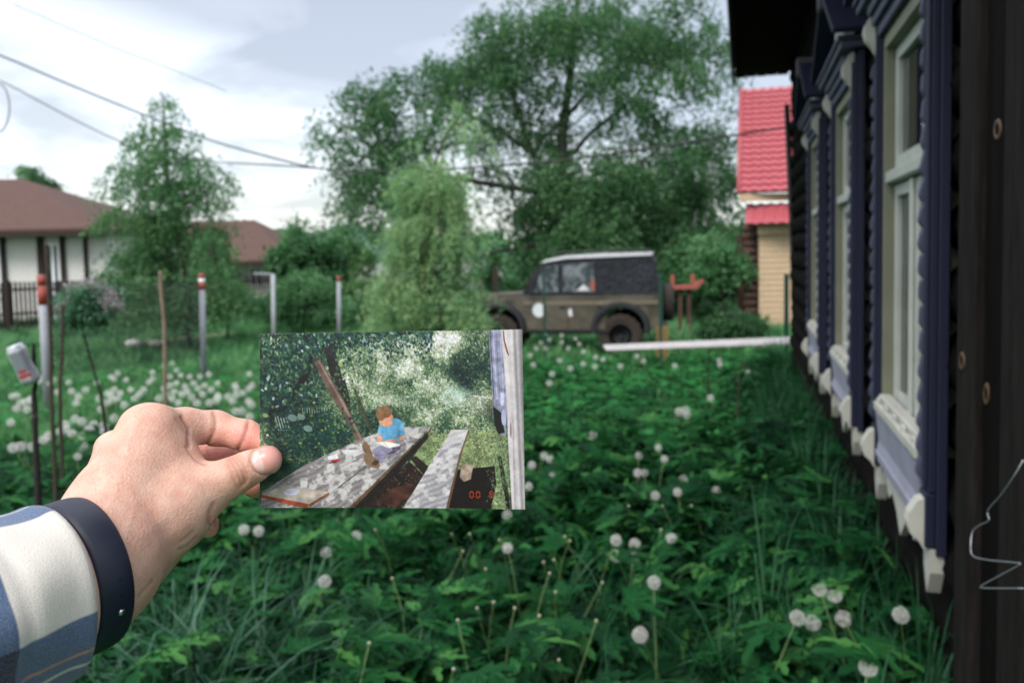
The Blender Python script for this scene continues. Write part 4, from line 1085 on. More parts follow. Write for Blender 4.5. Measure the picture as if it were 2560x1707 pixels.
# ================================================================== neighbours' houses
def wp3(p, z): return np.array([p[0], p[1], z])
M_BROOF = wear_mat('brown_shingle', (0.095, 0.052, 0.042), 0.7, 0.9, 5, (1, 1, 3), 0.5)
M_WHITEW = wear_mat('cream_render', (0.70, 0.69, 0.66), 0.93, 0.9, 3, (1, 1, 1), 0.1)
M_DKWOOD = wear_mat('dark_brown_wood', (0.030, 0.020, 0.017), 0.6, 0.8, 5)
M_PVC = NT('white_frame'); M_PVC.pbr((0.75, 0.77, 0.80), 0.4); M_PVC = M_PVC.m
t = NT('far_glass'); t.pbr((0.03, 0.05, 0.05), 0.08, 0, None, 0.8); M_FGLASS = t.m
def hip_roof(mb, x0, x1, y0, y1, ze, zr, inset, over=0.0, th=0.10):
    ym = (y0+y1)/2; V = [(x0, y0, ze), (x1, y0, ze), (x1, y1, ze), (x0, y1, ze), (x0+inset, ym, zr), (x1-inset, ym, zr)]
    V += [(x, y, z_-th) for x, y, z_ in V]
    mb.add(V, [(0, 1, 5, 4), (1, 2, 5), (2, 3, 4, 5), (3, 0, 4), (7, 6, 10, 11), (8, 7, 11), (9, 8, 11, 10), (6, 9, 10), (0, 6, 7, 1), (1, 7, 8, 2), (2, 8, 9, 3), (3, 9, 6, 0)])
def far_window(parent, x0, x1, z0, z1, y):
    mb = MB()
    for a, b, c, d in ((x0, x1, z0, z0+.09), (x0, x1, z1-.09, z1), (x0, x0+.09, z0+.09, z1-.09), (x1-.09, x1, z0+.09, z1-.09), ((x0+x1)/2-.05, (x0+x1)/2+.05, z0+.09, z1-.09)):
        mb.box(((a+b)/2, y-.03, (c+d)/2), (b-a, .06, d-c))
    f = mb.build('window_frame', M_PVC, parent)
    mb = MB(); mb.box(((x0+x1)/2, y+.02, (z0+z1)/2), (x1-x0-.1, .02, z1-z0-.1)); o = link('pane', mesh_fast('pane', np.array(mb.V)-wloc(parent), mb.F, [M_FGLASS]), f)
dW = 28.0
pl_ = at(268, 640, dW); xR = pl_[0]; yW = pl_[1]; gzW = -0.56
wh = thing('white_house', 'white walled bungalow with dark timber corners and brown hipped roof behind the picket fence', 'house', (xR-4, yW, gzW))
mb = MB(); mb.box((xR-5, yW+3.5, 1.15), (10, 7, 3.4)); mb.build('wall', M_WHITEW, wh)
mb = MB(); hip_roof(mb, xR-16.2, xR+0.35, yW-.9, yW+7.9, 2.72, 4.85, 5.3); mb.build('roof', M_BROOF, wh)
mb = MB(); mb.box((xR-5.2, yW-.86, 2.56), (12, .05, .20)); mb.box((xR-5.2, yW-.42, 2.50), (11.6, .86, .04)); mb.build('eaves_board', M_DKWOOD, wh)
def px2x(px, y): return (EYE+ (FWD+RIGHT*((px-CX)/FPX))*(y/FWD[1]))[0]
for px0, px1 in ((12, 22), (103, 118), (160, 170), (218, 226)):
    a, b = px2x(px0, yW), px2x(px1, yW); mb = MB(); mb.box(((a+b)/2, yW-.06, 1.0), (b-a, .10, 3.1)); mb.build('timber_post', M_DKWOOD, wh)
far_window(wh, px2x(122, yW), px2x(158, yW), .35, 2.25, yW-.02)
far_window(wh, px2x(-30, yW), px2x(10, yW), .35, 2.25, yW-.02)
# lower wing to its right
wg = thing('white_wing', 'small white outbuilding wing with dark window stepping back from the bungalow corner', 'outbuilding', (xR+.6, yW+4, gzW))
yg = yW+5.0; a, b = px2x(228, yg), px2x(290, yg)
mb = MB(); mb.box(((a+b)/2, yg+2, .95), (b-a, 4, 3.0)); mb.build('wall', M_WHITEW, wg)
mb = MB(); mb.prism([(a-.3, 2.42), (b+.6, 2.42), (b+.6, 2.55), (a-.3, 2.55)], yg-.4, yg+4.4); mb.build('roof', M_DKWOOD, wg)
far_window(wg, px2x(252, yg), px2x(272, yg), .5, 1.6, yg-.02)
# brown roofed house behind the birch
dB = 40.0; pA = at(268, 590, dB); pB = at(722, 600, dB); yB = pB[1]
bh = thing('brown_roof_house', 'long house with wide faded brown hipped roof half hidden behind the leafy birch', 'house', ((pA[0]+pB[0])/2, yB, gzW))
mb = MB(); hip_roof(mb, px2x(238, yB), px2x(735, yB), yB-.5, yB+9, 1.45, 3.65, 3.2); mb.build('roof', M_BROOF, bh)
mb = MB(); mb.box(((pA[0]+pB[0])/2, yB+4.2, .35), (pB[0]-pA[0]-1.2, 7.4, 2.0)); mb.build('wall', M_WHITEW, bh)
mb = MB(); mb.box(((pA[0]+pB[0])/2, yB-.46, 1.26), (pB[0]-pA[0]+.1, .06, .26)); mb.build('eaves_board', M_DKWOOD, bh)
far_window(bh, px2x(618, yB), px2x(650, yB), .1, 1.1, yB+.47)

# ================================================================== house with red tile roof
M_RED = wear_mat('red_metal_tile', (0.40, 0.082, 0.10), 0.75, 0.42, 9, (1, 1, 1), 0.15, spec=0.5)
M_TAN = wear_mat('tan_siding', (0.52, 0.385, 0.25), 0.93, 0.7, 4, (1, 1, 1), 0.1)
M_OLDLOG = wear_mat('old_brown_log', (0.09, 0.05, 0.038), 0.35, 0.9, 6)
dR = 21.0
def P_(px, py, d=dR): return at(px, py, d)
r0 = P_(1848, 483); r1 = P_(2010, 483); rt = P_(1853, 226, dR+3.4); rt2 = P_(2014, 226, dR+3.4)
rh = thing('red_roof_house', 'small house with red metal tile roof and tan siding beyond the log house', 'house', (r0[0]+1, r0[1]+1, -0.56))
roff = wloc(rh)
ex = np.array([1.0, 0, 0]); eb = r0.copy(); et = rt.copy(); sl = et-eb; SL = np.linalg.norm(sl); es = sl/SL; ex = np.array([es[1], -es[0], 0]); ex /= np.linalg.norm(ex); en = np.cross(ex, es); 
NW, NR = 9, 18; tw = 0.255; tr_ = SL/NR
V = []; F = []; q = 6
for j in range(3):
    for i in range(q*1+1):
        u_ = i/q; x = tw*u_; wv = 0.044*(0.5-0.5*math.cos(2*math.pi*u_)); V.append(ex*x + es*(tr_*(j/2)) + en*(wv + (0.050 if j == 0 else (0.022 if j == 1 else 0.0))))
for j in range(2):
    for i in range(q): F.append((j*(q+1)+i, j*(q+1)+i+1, (j+1)*(q+1)+i+1, (j+1)*(q+1)+i))
n0 = len(V)
for i in range(q+1): V.append(ex*(tw*i/q) + en*(-0.004+0.026*(0.5-0.5*math.cos(2*math.pi*i/q))*0.9))
for i in range(q): F.append((n0+i, n0+i+1, i+1, i))
tile_me = mesh_fast('tile', np.array(V), F, [M_RED], smooth=False)
under = MB(); under.box((eb+et)/2+ex*(NW*tw/2)-en*.02, (NW*tw, SL, .02), (ex, es, en)); uo = under.build('roof', M_OLDLOG, rh)
for j in range(NR):
    for i in range(NW):
        o = bpy.data.objects.new('tile', tile_me); COL.objects.link(o); o.parent = uo; p = eb+ex*(i*tw)+es*(j*tr_)+en*.002*((i+j) % 2)-roff; o.location = [float(v) for v in p]
mb = MB(); mb.tube([eb-ex*.02+en*.03, et-ex*.02+en*.03], .05, 8); mb.build('verge_cap', M_RED, rh, True)
mb = MB(); a = P_(1848, 486); b = P_(2010, 503); mb.box(((a[0]+b[0])/2, a[1]-.02, (a[2]+P_(1848, 504)[2])/2), (b[0]-a[0], .06, a[2]-P_(1848, 504)[2])); mb.build('fascia', M_TAN, rh)
# lower roof: one row of long tiles over the porch
l0 = P_(1864, 561, dR-.3); l1 = P_(1864, 512, dR+.35); es2 = (l1-l0); es2 = es2-ex*(es2@ex); S2 = np.linalg.norm(es2); es2 /= S2; en2 = np.cross(ex, es2)
V = []; F = []
for j in range(2):
    for i in range(q+1):
        u_ = i/q; V.append(ex*tw*u_+es2*(S2*j)+en2*0.045*(0.5-0.5*math.cos(2*math.pi*u_)))
for i in range(q): F.append((i, i+1, q+2+i, q+1+i))
low_me = mesh_fast('tile', np.array(V), F, [M_RED])
mb = MB(); mb.box(l0+ex*(8*tw/2)+es2*S2/2-en2*.03, (8*tw, S2, .03), (ex, es2, en2)); lo_ = mb.build('porch_roof', M_OLDLOG, rh)
for i in range(8):
    o = bpy.data.objects.new('tile', low_me); COL.objects.link(o); o.parent = lo_; o.location = [float(v) for v in (l0+ex*(i*tw)-roff)]
b0 = P_(1898, 586, dR); ztop = P_(1898, 562)[2]; zb = P_(1898, 586)[2]
mb = MB(); mb.box((b0[0]+1.2, b0[1]-.08, (ztop+zb)/2), (2.5, .14, ztop-zb)); mb.build('fascia', M_TAN, rh)
xs0 = P_(1900, 700)[0]; n = 17; H_ = (zb+0.56)/n
mb = MB(); mb.box((xs0+1.6, b0[1]+1.06, (zb-.56)/2+.0), (3.2, 2.0, zb+.56)); mb.build('wall', M_OLDLOG, rh)
for i in range(n):
    mb = MB(); z0 = -.56+i*H_; V = [(xs0, b0[1]-.005, z0), (xs0+3, b0[1]-.005, z0), (xs0+3, b0[1]+.012, z0+H_), (xs0, b0[1]+.012, z0+H_), (xs0, b0[1]+.05, z0), (xs0+3, b0[1]+.05, z0), (xs0+3, b0[1]+.05, z0+H_), (xs0, b0[1]+.05, z0+H_)]
    mb.add(V, [(0, 1, 2, 3), (5, 4, 7, 6), (0, 4, 5, 1), (4, 0, 3, 7), (3, 2, 6, 7), (1, 5, 6, 2)]); mb.build('siding_board', M_TAN, rh)
xl0 = P_(1866, 700)[0]; n = 14; zt = P_(1870, 562)[2]
for i in range(n):
    mb = MB(); z0 = -.56+(zt+.56)*(i+.5)/n; dx = .03*math.sin(i*4.1); mb.tube([(xl0+dx+.02, b0[1]+.25, z0), (xs0+.06, b0[1]+.25, z0)], (zt+.56)/n*.5, 10); mb.build('log', M_OLDLOG, rh, True)
# dark green metal posts beside it
t = NT('dark_green_paint'); t.pbr((0.012, 0.06, 0.045), 0.5); M_GREENP = t.m
M_YEL = wear_mat('ochre_paint', (0.22, 0.15, 0.06), 0.8, 0.6)
def post(px, pyt, pyb, d, w, mat, name, label, cat, group=None, z_b=None):
    a = at(px, pyt, d); b = at(px, pyb, d); b = np.array([a[0], a[1], min(b[2], gz(0, a[1]))]); mb = MB(); mb.box((a+b)/2, (w, w, a[2]-b[2])); o = mb.build(name, mat); off_ = (a+b)/2
    me_ = o.data; v = np.empty(len(me_.vertices)*3, dtype=np.float32); me_.vertices.foreach_get('co', v); v = v.reshape(-1, 3)-b.astype(np.float32); me_.vertices.foreach_set('co', v.ravel()); o.location = [float(x) for x in b]
    return tag(o, label, cat, group)
post(1359, 683, 840, 13.6, .045, M_GREENP, 'fence_post', 'dark green square metal post in front of the jeep door', 'post', 'green metal posts by the parking place')
post(1651, 683, 850, 13.6, .055, M_GREENP, 'fence_post', 'dark green square metal post in front of the jeep tailgate', 'post', 'green metal posts by the parking place')
post(1966, 685, 845, 13.2, .06, M_GREENP, 'fence_post', 'dark green metal post against the tan siding', 'post', 'green metal posts by the parking place')
post(1663, 815, 850, 13.5, .09, M_YEL, 'marker_post', 'short ochre yellow post behind the jeep rear wheel, thicker one', 'post')
post(1644, 815, 850, 13.7, .045, M_YEL, 'marker_stake', 'thin short ochre yellow stake beside the thicker yellow post', 'stake')
post(1238, 668, 760, 17.5, .12, M_DKWOOD, 'gate_post', 'dark square timber post standing behind the jeep bonnet', 'post')
# dark downpipe against the far corner of the log house
a = WP(11.3, .10, 0)+np.array([0, 0, gz(0, 11)]); mb = MB(); top = at(1967, 262, (a-EYE)@FWD-.3); bot = at(1990, 900, (a-EYE)@FWD-.3)
mb.tube([top, (top+bot)/2+np.array([.01, 0, 0]), bot], .035, 10); t = NT('dark_pipe'); t.pbr((.018, .014, .014), .6); o = mb.build('pole', t.m, None, True)
tag(o, 'thin dark upright pole leaning at the far corner of the log house', 'pole')

# ================================================================== picket fence before the bungalow
M_PICK = wear_mat('brown_picket', (0.055, 0.038, 0.036), 0.6, 0.85, 8)
fa = np.array([px2x(-60, 23.2), 23.2]); fb_ = np.array([px2x(745, 32.0), 32.0]); fl = fb_-fa; FL = np.linalg.norm(fl); fd = np.array([fl[0], fl[1], 0])/FL; fnrm = np.array([fd[1], -fd[0], 0])
pf = thing('picket_fence', 'long dark brown picket fence on a solid base running behind the birch', 'fence', (fa[0], fa[1], -.56))
pk = MB(); pk.box((0, 0, .62), (.075, .02, 1.20)); 
pkm = pk.mesh('picket', [M_PICK]); ang = math.atan2(fd[1], fd[0])
npk = int(FL/.125)
for i in range(npk):
    s_ = FL*(i+.5)/npk; o = bpy.data.objects.new('picket', pkm); COL.objects.link(o); o.parent = pf
    top_drop = -0.10*(i/npk); p = fd*s_ - fnrm*0.0
    o.location = (float(p[0]), float(p[1]), .36+.012*math.sin(i*7.3)+top_drop); o.rotation_euler = (0, 0, ang)
for z_, h_ in ((.62, .07), (1.35, .07)):
    mb = MB(); a = wp3(fa, -.56+z_)-fnrm*.035; b = a+fd*FL-np.array([0, 0, .10]); mb.beam(a, b, .035, h_); mb.build('rail', M_PICK, pf)
mb = MB(); a = wp3(fa, -.56+.17); b = a+fd*FL; mb.beam(a, b, .12, .42); mb.build('fence_base', M_DKWOOD, pf)
for s_ in np.arange(0.8, FL, 2.6):
    mb = MB(); p = wp3(fa, -.56)+fd*s_+fnrm*.05; mb.box(p+np.array([0, 0, .82]), (.12, .12, 1.64)); mb.build('fence_post', M_DKWOOD, pf)
# low pale fence far behind the shrubs
M_PALEF = wear_mat('pale_grey_fence', (0.50, 0.50, 0.52), 0.85, 0.8, 6)
a = at(820, 690, 44); b = at(1260, 690, 44); mb = MB(); mb.beam((a[0], a[1], .35), (b[0], b[1], .35), .06, 1.5); o = mb.build('pale_wall', M_PALEF); tag(o, 'low pale grey wall glimpsed through the shrubs in the distance', 'wall')
# straw coloured strip of bare path and pale stone in the grass
t = NT('sandy_earth'); v = t.coord((1, 1, 1)); t.pbr(t.ramp(t.noise(v, 4, 5), [(.3, (.20, .15, .105)), (.7, (.36, .28, .20))]), .95, 0, t.bump(t.noise(v, 20, 4), .5, .03), .1)
P0 = ground(318, 19.0); P1 = ground(592, 21.6); n = 14; V = []
for i in range(n+1):
    u_ = i/n; p = P0*(1-u_)+P1*u_; w = .40*(math.sin(math.pi*u_)**.4)*(1+.3*math.sin(i*2.2))+.04
    for sg in (-1, 1): V.append((p[0]+sg*0, p[1]+sg*w, gz(0, p[1]+sg*w)+.10+.05))
mb = MB(); mb.add(V, [(2*i, 2*i+2, 2*i+3, 2*i+1) for i in range(n)]); o = mb.build('path', t.m); tag(o, 'short bare sandy path in the grass', None, None, 'structure')
def rock(name, p, r, mat, label, cat, seed):
    rs = np.random.RandomState(seed); V = []; F = []; nl, nm = 7, 12
    for i in range(nl+1):
        th = math.pi*i/nl
        for k in range(nm):
            ph = 2*math.pi*k/nm; rr = 1+.22*math.sin(3*ph+seed+th*2)+.1*rs.rand(); V.append((r[0]*rr*math.sin(th)*math.cos(ph), r[1]*rr*math.sin(th)*math.sin(ph), r[2]*(1+.1*rs.rand())*math.cos(th)))
    for i in range(nl):
        for k in range(nm): F.append((i*nm+k, (i+1)*nm+k, (i+1)*nm+(k+1) % nm, i*nm+(k+1) % nm))
    o = link(name, mesh_fast(name, np.array(V), F, [mat], smooth=True), None, p); return tag(o, label, cat)
M_STONE = wear_mat('pale_stone', (.58, .56, .55), .8, .9, 5)
p = ground(330, 17.6); rock('stone', p+np.array([0, 0, .22]), (.20, .15, .11), M_STONE, 'pale white rounded stone at the left end of the sandy path', 'stone', 3)
p = ground(385, 17.9); rock('stone', p+np.array([0, 0, .20]), (.15, .12, .08), M_STONE, 'smaller pale white stone lying on the sandy path', 'stone', 5)
M_SACK = wear_mat('white_sack', (.66, .66, .70), .8, .8, 5)
p = at(1812, 740, 36.0); o = rock('sack', p, (.42, .3, .19), M_SACK, 'crumpled white sack lying in the grass left of the red roofed house', 'sack', 9); o.rotation_euler = (0, -.6, 0)
# red child's swing bench
M_REDP = wear_mat('faded_red_paint', (.34, .095, .07), .8, .6); d = 19.0
a = at(1676, 718, d); b = at(1742, 718, d); sw = thing('bench', 'faded red wooden bench with raised arms on a dark stand behind the jeep', 'bench', ((a[0]+b[0])/2, a[1], gz(0, 19)))
mb = MB(); mb.box(((a[0]+b[0])/2, a[1], a[2]), (b[0]-a[0], .34, .09)); mb.build('seat', M_REDP, sw)
for px in (1683, 1734):
    q_ = at(px, 700, d); mb = MB(); mb.box((q_[0], q_[1]+.1, a[2]+.17), (.075, .08, .26)); mb.build('armrest', M_REDP, sw)
mb = MB(); q_ = at(1752, 705, d); mb.beam(at(1735, 712, d), at(1758, 702, d), .07, .10); mb.build('rail', M_REDP, sw)
for px in (1700, 1722):
    q_ = at(px, 735, d); mb = MB(); mb.box((q_[0], q_[1], (a[2]+gz(0, 19))/2), (.08, .08, a[2]-gz(0, 19))); mb.build('leg', M_OLDLOG, sw)
# long white board on edge across the grass
M_WBOARD = wear_mat('white_board_paint', (.42, .41, .41), .7, .85, 5)
a = at(1512, 866, 12.6); b = at(2000, 851, 12.0); zt0, zt1 = at(1512, 866, 12.6)[2], at(2000, 845, 12.0)[2]
mb = MB(); V = []
for p_, zt_, zb_ in ((a, zt0, zt0-.04), (b, zt1, zt1-.07)):
    V += [(p_[0], p_[1]-.20, zb_), (p_[0], p_[1]-.20, zt_-.035), (p_[0], p_[1]+.22, zt_), (p_[0], p_[1]+.22, zb_)]
mb.add(V, [(0, 4, 5, 1), (1, 5, 6, 2), (2, 6, 7, 3), (3, 7, 4, 0), (0, 1, 2, 3), (7, 6, 5, 4)]); o = mb.build('white_board', M_WBOARD); tag(o, 'long white plank lying across the grass before the red roofed house', 'board')

# ================================================================== off-road jeep, side on
jd = 14.9; jr = at(1671, 700, jd); JA = math.radians(11.0)
jx = np.array([math.cos(JA), -math.sin(JA), 0]); jy = np.array([math.sin(JA), math.cos(JA), 0]); jz = np.array([0, 0, 1.0]); JX = np.array([jx, jy, jz])
jg = gz(0, jr[1])-0.03
J0 = np.array([jr[0], jr[1]+.86, jg])                      # tail, middle of the track, on the ground; +x points to the tail
jeep = thing('jeep', 'muddy olive brown off-road jeep with black canvas top parked side on', 'jeep', J0)
def j2w(V): return [J0 + v[0]*jx+v[1]*jy+v[2]*jz for v in np.asarray(V, float)]
def jb(mb, name, mat, parent=None, smooth=False):
    mb.V = [tuple(v) for v in j2w(mb.V)]; return mb.build(name, mat, parent or jeep, smooth)
t = NT('muddy_olive_paint'); v = t.coord((1, 1, 1)); f = t.noise(v, 2.2, 5, .6, .6); g = t.noise(v, 14, 5)
c = t.ramp(f, [(.36, (.034, .032, .022)), (.48, (.054, .051, .039)), (.60, (.088, .082, .063))]); sp_ = t.n('ShaderNodeSeparateXYZ'); t.l(v, sp_.inputs[0])
hm_ = t.n('ShaderNodeMapRange'); t.l(sp_.outputs[2], hm_.inputs[0]); hm_.inputs[1].default_value = 1.0; hm_.inputs[2].default_value = .45
c = t.mix(t.mix(1.0, hm_.outputs[0], t.ramp(g, [(.3, (.3, .3, .3)), (.7, (1, 1, 1))]), 'MULTIPLY'), c, (.13, .108, .082)); t.pbr(c, .55, 0, t.bump(g, .15, .01), .4); M_JEEP = t.m
M_BLK = wear_mat('black_trim', (.022, .024, .030), .6, .6, 8)
M_CANVAS = wear_mat('black_canvas', (.022, .027, .037), .35, .75, 2.6, (1, 1, .6), 1.0, bdist=.10)
M_TYRE = wear_mat('muddy_tyre', (.045, .036, .031), .5, .9, 12, (1, 1, 1), .8)
M_ROOFSHEEN = wear_mat('pale_roof_sheen', (.62, .63, .68), .85, .4, 6)  # pale tone stands in for light reflecting along the roof edge
t = NT('clear_vinyl'); v = t.coord((1, 1, 1)); f = t.noise(v, 3.5, 4, .5, 1.5); t.pbr(t.ramp(f, [(.42, (.03, .042, .050)), (.60, (.17, .20, .22))]), .22, 0, t.bump(f, .6, .04), .6); M_VINYL = t.m
M_TANP = wear_mat('dusty_tan_paint', (.17, .145, .105), .6, .6, 6)
def arch(cx, r, z0, n=10): return [(cx+r*math.cos(math.pi*i/n), z0+r*math.sin(math.pi*i/n)) for i in range(n+1)]
RW, FW_, WR = -0.74, -3.12, 0.42
low = [(-4.0, .62), (-3.95, 1.02), (-2.62, 1.20), (-.02, 1.20), (0, .62), (-.06, .55)] + [(RW+.50*math.cos(math.pi*i/10)*1.0, .52+.44*math.sin(math.pi*i/10)) for i in range(11)] + [(-1.3, .50), (-2.5, .50)] + [(FW_+.48*math.cos(math.pi*i/10), .52+.44*math.sin(math.pi*i/10)) for i in range(11)] + [(-3.75, .55)]
def jprism(mb, poly, y0, y1): return mb.prism(poly, y0, y1)
mb = MB(); jprism(mb, low[::-1], -.80, .80); jb(mb, 'body', M_JEEP)
mb = MB(); jprism(mb, [(-3.93, 1.0), (-2.60, 1.0), (-2.56, 1.235), (-3.2, 1.215), (-3.80, 1.165), (-3.92, 1.10)], -.62, .62); jb(mb, 'bonnet', M_JEEP)
mb = MB(); jprism(mb, [(-2.60, 1.02), (-.03, 1.02), (-.03, 1.10), (-2.60, 1.10)], -.826, .826); jb(mb, 'side_moulding', M_TANP)
for x0, x1 in ((-2.52, -1.74), (-1.72, -1.02)):                       # doors, slightly proud, with a handle
    mb = MB(); mb.box(((x0+x1)/2, -.812, .855), (x1-x0, .02, .62), bev=.008); dr = jb(mb, 'door', M_JEEP)
    mb = MB(); mb.box((x1-.10, -.835, .98), (.11, .025, .035)); mb.V = [tuple(v_) for v_ in j2w(mb.V)]; link('handle', mesh_fast('handle', np.array(mb.V)-wloc(jeep), mb.F, [M_BLK]), dr)
# canvas top, vinyl windows, pale roof
top = [(-2.58, 1.21), (-2.34, 1.70), (-2.16, 1.83), (-1.75, 1.90), (-.16, 1.93), (-.06, 1.80), (-.02, 1.21)]
mb = MB(); jprism(mb, top[::-1], -.74, .74); jb(mb, 'canvas_top', M_CANVAS)
mb = MB(); jprism(mb, [(-2.20, 1.84), (-1.75, 1.905), (-.14, 1.945), (-.12, 2.0), (-1.2, 1.99), (-1.78, 1.965), (-2.14, 1.90), (-2.28, 1.83)][::-1], -.77, .77); jb(mb, 'roof', M_ROOFSHEEN)
mb = MB(); mb.tube([(-2.05, -.66, 2.03), (-1.2, -.66, 2.055), (-.2, -.66, 2.06), (-.12, -.66, 2.03)], .014, 6); mb.tube([(-2.05, .66, 2.03), (-1.2, .66, 2.055), (-.2, .66, 2.06)], .014, 6)
for x in (-1.9, -1.3, -.7, -.25): mb.tube([(x, -.66, 2.045), (x, .66, 2.045)], .012, 6); mb.tube([(x, -.66, 2.05), (x, -.68, 1.97)], .01, 6)
jb(mb, 'roof_rack', M_BLK)
for poly in ([(-2.40, 1.26), (-2.25, 1.70), (-2.12, 1.79), (-1.93, 1.79), (-1.93, 1.26)], [(-1.83, 1.26), (-1.83, 1.80), (-1.24, 1.82), (-1.22, 1.26)]):
    mb = MB(); jprism(mb, poly, -.756, -.742); wv_ = jb(mb, 'side_window', M_VINYL)
mb = MB(); jprism(mb, [(-1.30, 1.30), (-1.22, 1.30), (-1.22, 1.48), (-1.30, 1.48)], -.768, -.758); jb(mb, 'red_sticker', M_REDP)
mb = MB(); jprism(mb, [(-1.58, 1.29), (-1.34, 1.29), (-1.36, 1.34), (-1.44, 1.41), (-1.52, 1.33)], -.766, -.757); jb(mb, 'paper', M_SACK)
# windscreen frame (raked)
for y_ in (-.70, .70):
    mb = MB(); mb.beam((-2.62, y_, 1.22), (-2.36, y_, 1.72), .05, .05); jb(mb, 'windscreen_post', M_BLK)
mb = MB(); jprism(mb, [(-2.635, 1.24), (-2.385, 1.70), (-2.365, 1.70), (-2.615, 1.24)], -.66, .66); jb(mb, 'windscreen', M_FGLASS)
def flare(cx):
    mb = MB(); n = 12; V = []
    for i in range(n+1):
        th = math.pi*(-.06+1.12*i/n); 
        for r_, y_ in ((.44, -.80), (.44, -.90), (.50, -.90), (.54, -.81)): V.append((cx+(r_+.02)*math.cos(th)*1.02, y_, .56+r_*.98*math.sin(th)))
    F = [(4*i+k, 4*i+k+1, 4*i+k+5, 4*i+k+4) for i in range(n) for k in range(3)]; mb.add(V, F); jb(mb, 'wheel_arch', M_BLK)
flare(RW); flare(FW_)
def wheel(cx, sy):
    e = thing('wheel', None, None, np.array(j2w([(cx, sy*.70, WR)])[0])-wloc(jeep)); e.parent = jeep
    V = []; F = []; n = 36; prof = [(.22, -.10), (.33, -.12), (.405, -.11), (.42, -.085), (.42, .085), (.405, .11), (.33, .12), (.22, .10)]; m_ = len(prof)
    for k in range(n):
        a_ = 2*math.pi*k/n; lug = .012*(1 if k % 2 else -1)
        for (r_, y_) in prof:
            rr = r_+(lug if r_ >= .385 else 0); V.append(rr*math.cos(a_)*jx+rr*math.sin(a_)*jz+y_*jy)
    for k in range(n):
        for i in range(m_-1): F.append((k*m_+i, k*m_+i+1, ((k+1) % n)*m_+i+1, ((k+1) % n)*m_+i))
    link('tyre', mesh_fast('tyre', np.array(V), F, [M_TYRE], smooth=False), e)
    V = []; F = []; prof = [(.225, -.09), (.20, -.095), (.18, -.05), (.09, -.05), (.07, -.09), (.0001, -.095)]; m_ = len(prof)
    for k in range(n):
        a_ = 2*math.pi*k/n
        for (r_, y_) in prof: V.append(r_*math.cos(a_)*jx+r_*math.sin(a_)*jz+y_*sy*-1*jy*(-1 if sy < 0 else 1)*(1))
    for k in range(n):
        for i in range(m_-1): F.append((k*m_+i, k*m_+i+1, ((k+1) % n)*m_+i+1, ((k+1) % n)*m_+i))
    link('rim', mesh_fast('rim', np.array(V), F, [M_BLK], smooth=True), e)
for cx in (RW, FW_):
    for sy in (-1, 1): wheel(cx, sy)
mb = MB(); mb.box((-2.0, 0, .50), (3.2, .9, .16)); mb.tube([(RW, -.7, .40), (RW, .7, .40)], .05, 8); mb.tube([(FW_, -.7, .40), (FW_, .7, .40)], .05, 8); jb(mb, 'chassis', M_BLK)
mb = MB(); mb.box((.09, 0, .60), (.10, 1.5, .13), bev=.01); jb(mb, 'rear_bumper', M_BLK)
mb = MB(); mb.box((-4.09, 0, .62), (.10, 1.6, .14), bev=.01); jb(mb, 'front_bumper', M_BLK)
V = []; F = []; n = 28
mb = MB(); mb.tube([(.05, .1, 1.0), (.10, .1, 1.0), (.22, .1, 1.0), (.27, .1, 1.0)], [.30, .37, .37, .30], 28); jb(mb, 'spare_wheel', M_TYRE)
mb = MB(); mb.box((-.0, -.74, .80), (.05, .10, .16)); jb(mb, 'tail_light', M_REDP)
t = NT('amber_lens'); t.pbr((.75, .16, .03), .3); M_AMB = t.m
mb = MB(); mb.box((-2.86, -.64, 1.13), (.07, .05, .05), bev=.01); jb(mb, 'indicator', M_AMB)
mb = MB(); mb.beam((-2.50, -.80, 1.28), (-2.50, -.98, 1.33), .02, .02); mb.box((-2.50, -1.02, 1.36), (.03, .15, .20), bev=.01); jb(mb, 'mirror', M_BLK)
mb = MB(); n = 20; V = [(-2.30, -.828, .92)]+[(-2.30+.125*math.cos(2*math.pi*k/n), -.828, .92+.135*math.sin(2*math.pi*k/n)) for k in range(n)]; mb.add(V, [(0, 1+(k+1) % n, 1+k) for k in range(n)])
t = NT('pale_sticker'); t.pbr((.62, .66, .70), .5); jb(mb, 'round_sticker', t.m)
mb = MB(); V = [(-1.70, -.828, .87), (-1.64, -.828, .79), (-1.66, -.828, .93), (-1.72, -.828, .95)]; mb.add([(-1.72, -.828, .80), (-1.65, -.828, .80), (-1.66, -.828, .92), (-1.69, -.828, .96), (-1.735, -.828, .90)], [(0, 1, 2, 3, 4)]); jb(mb, 'mud_splash', M_SACK)
mb = MB(); mb.box((-1.75, -.80, .52), (1.55, .10, .05)); jb(mb, 'sill_step', M_BLK)
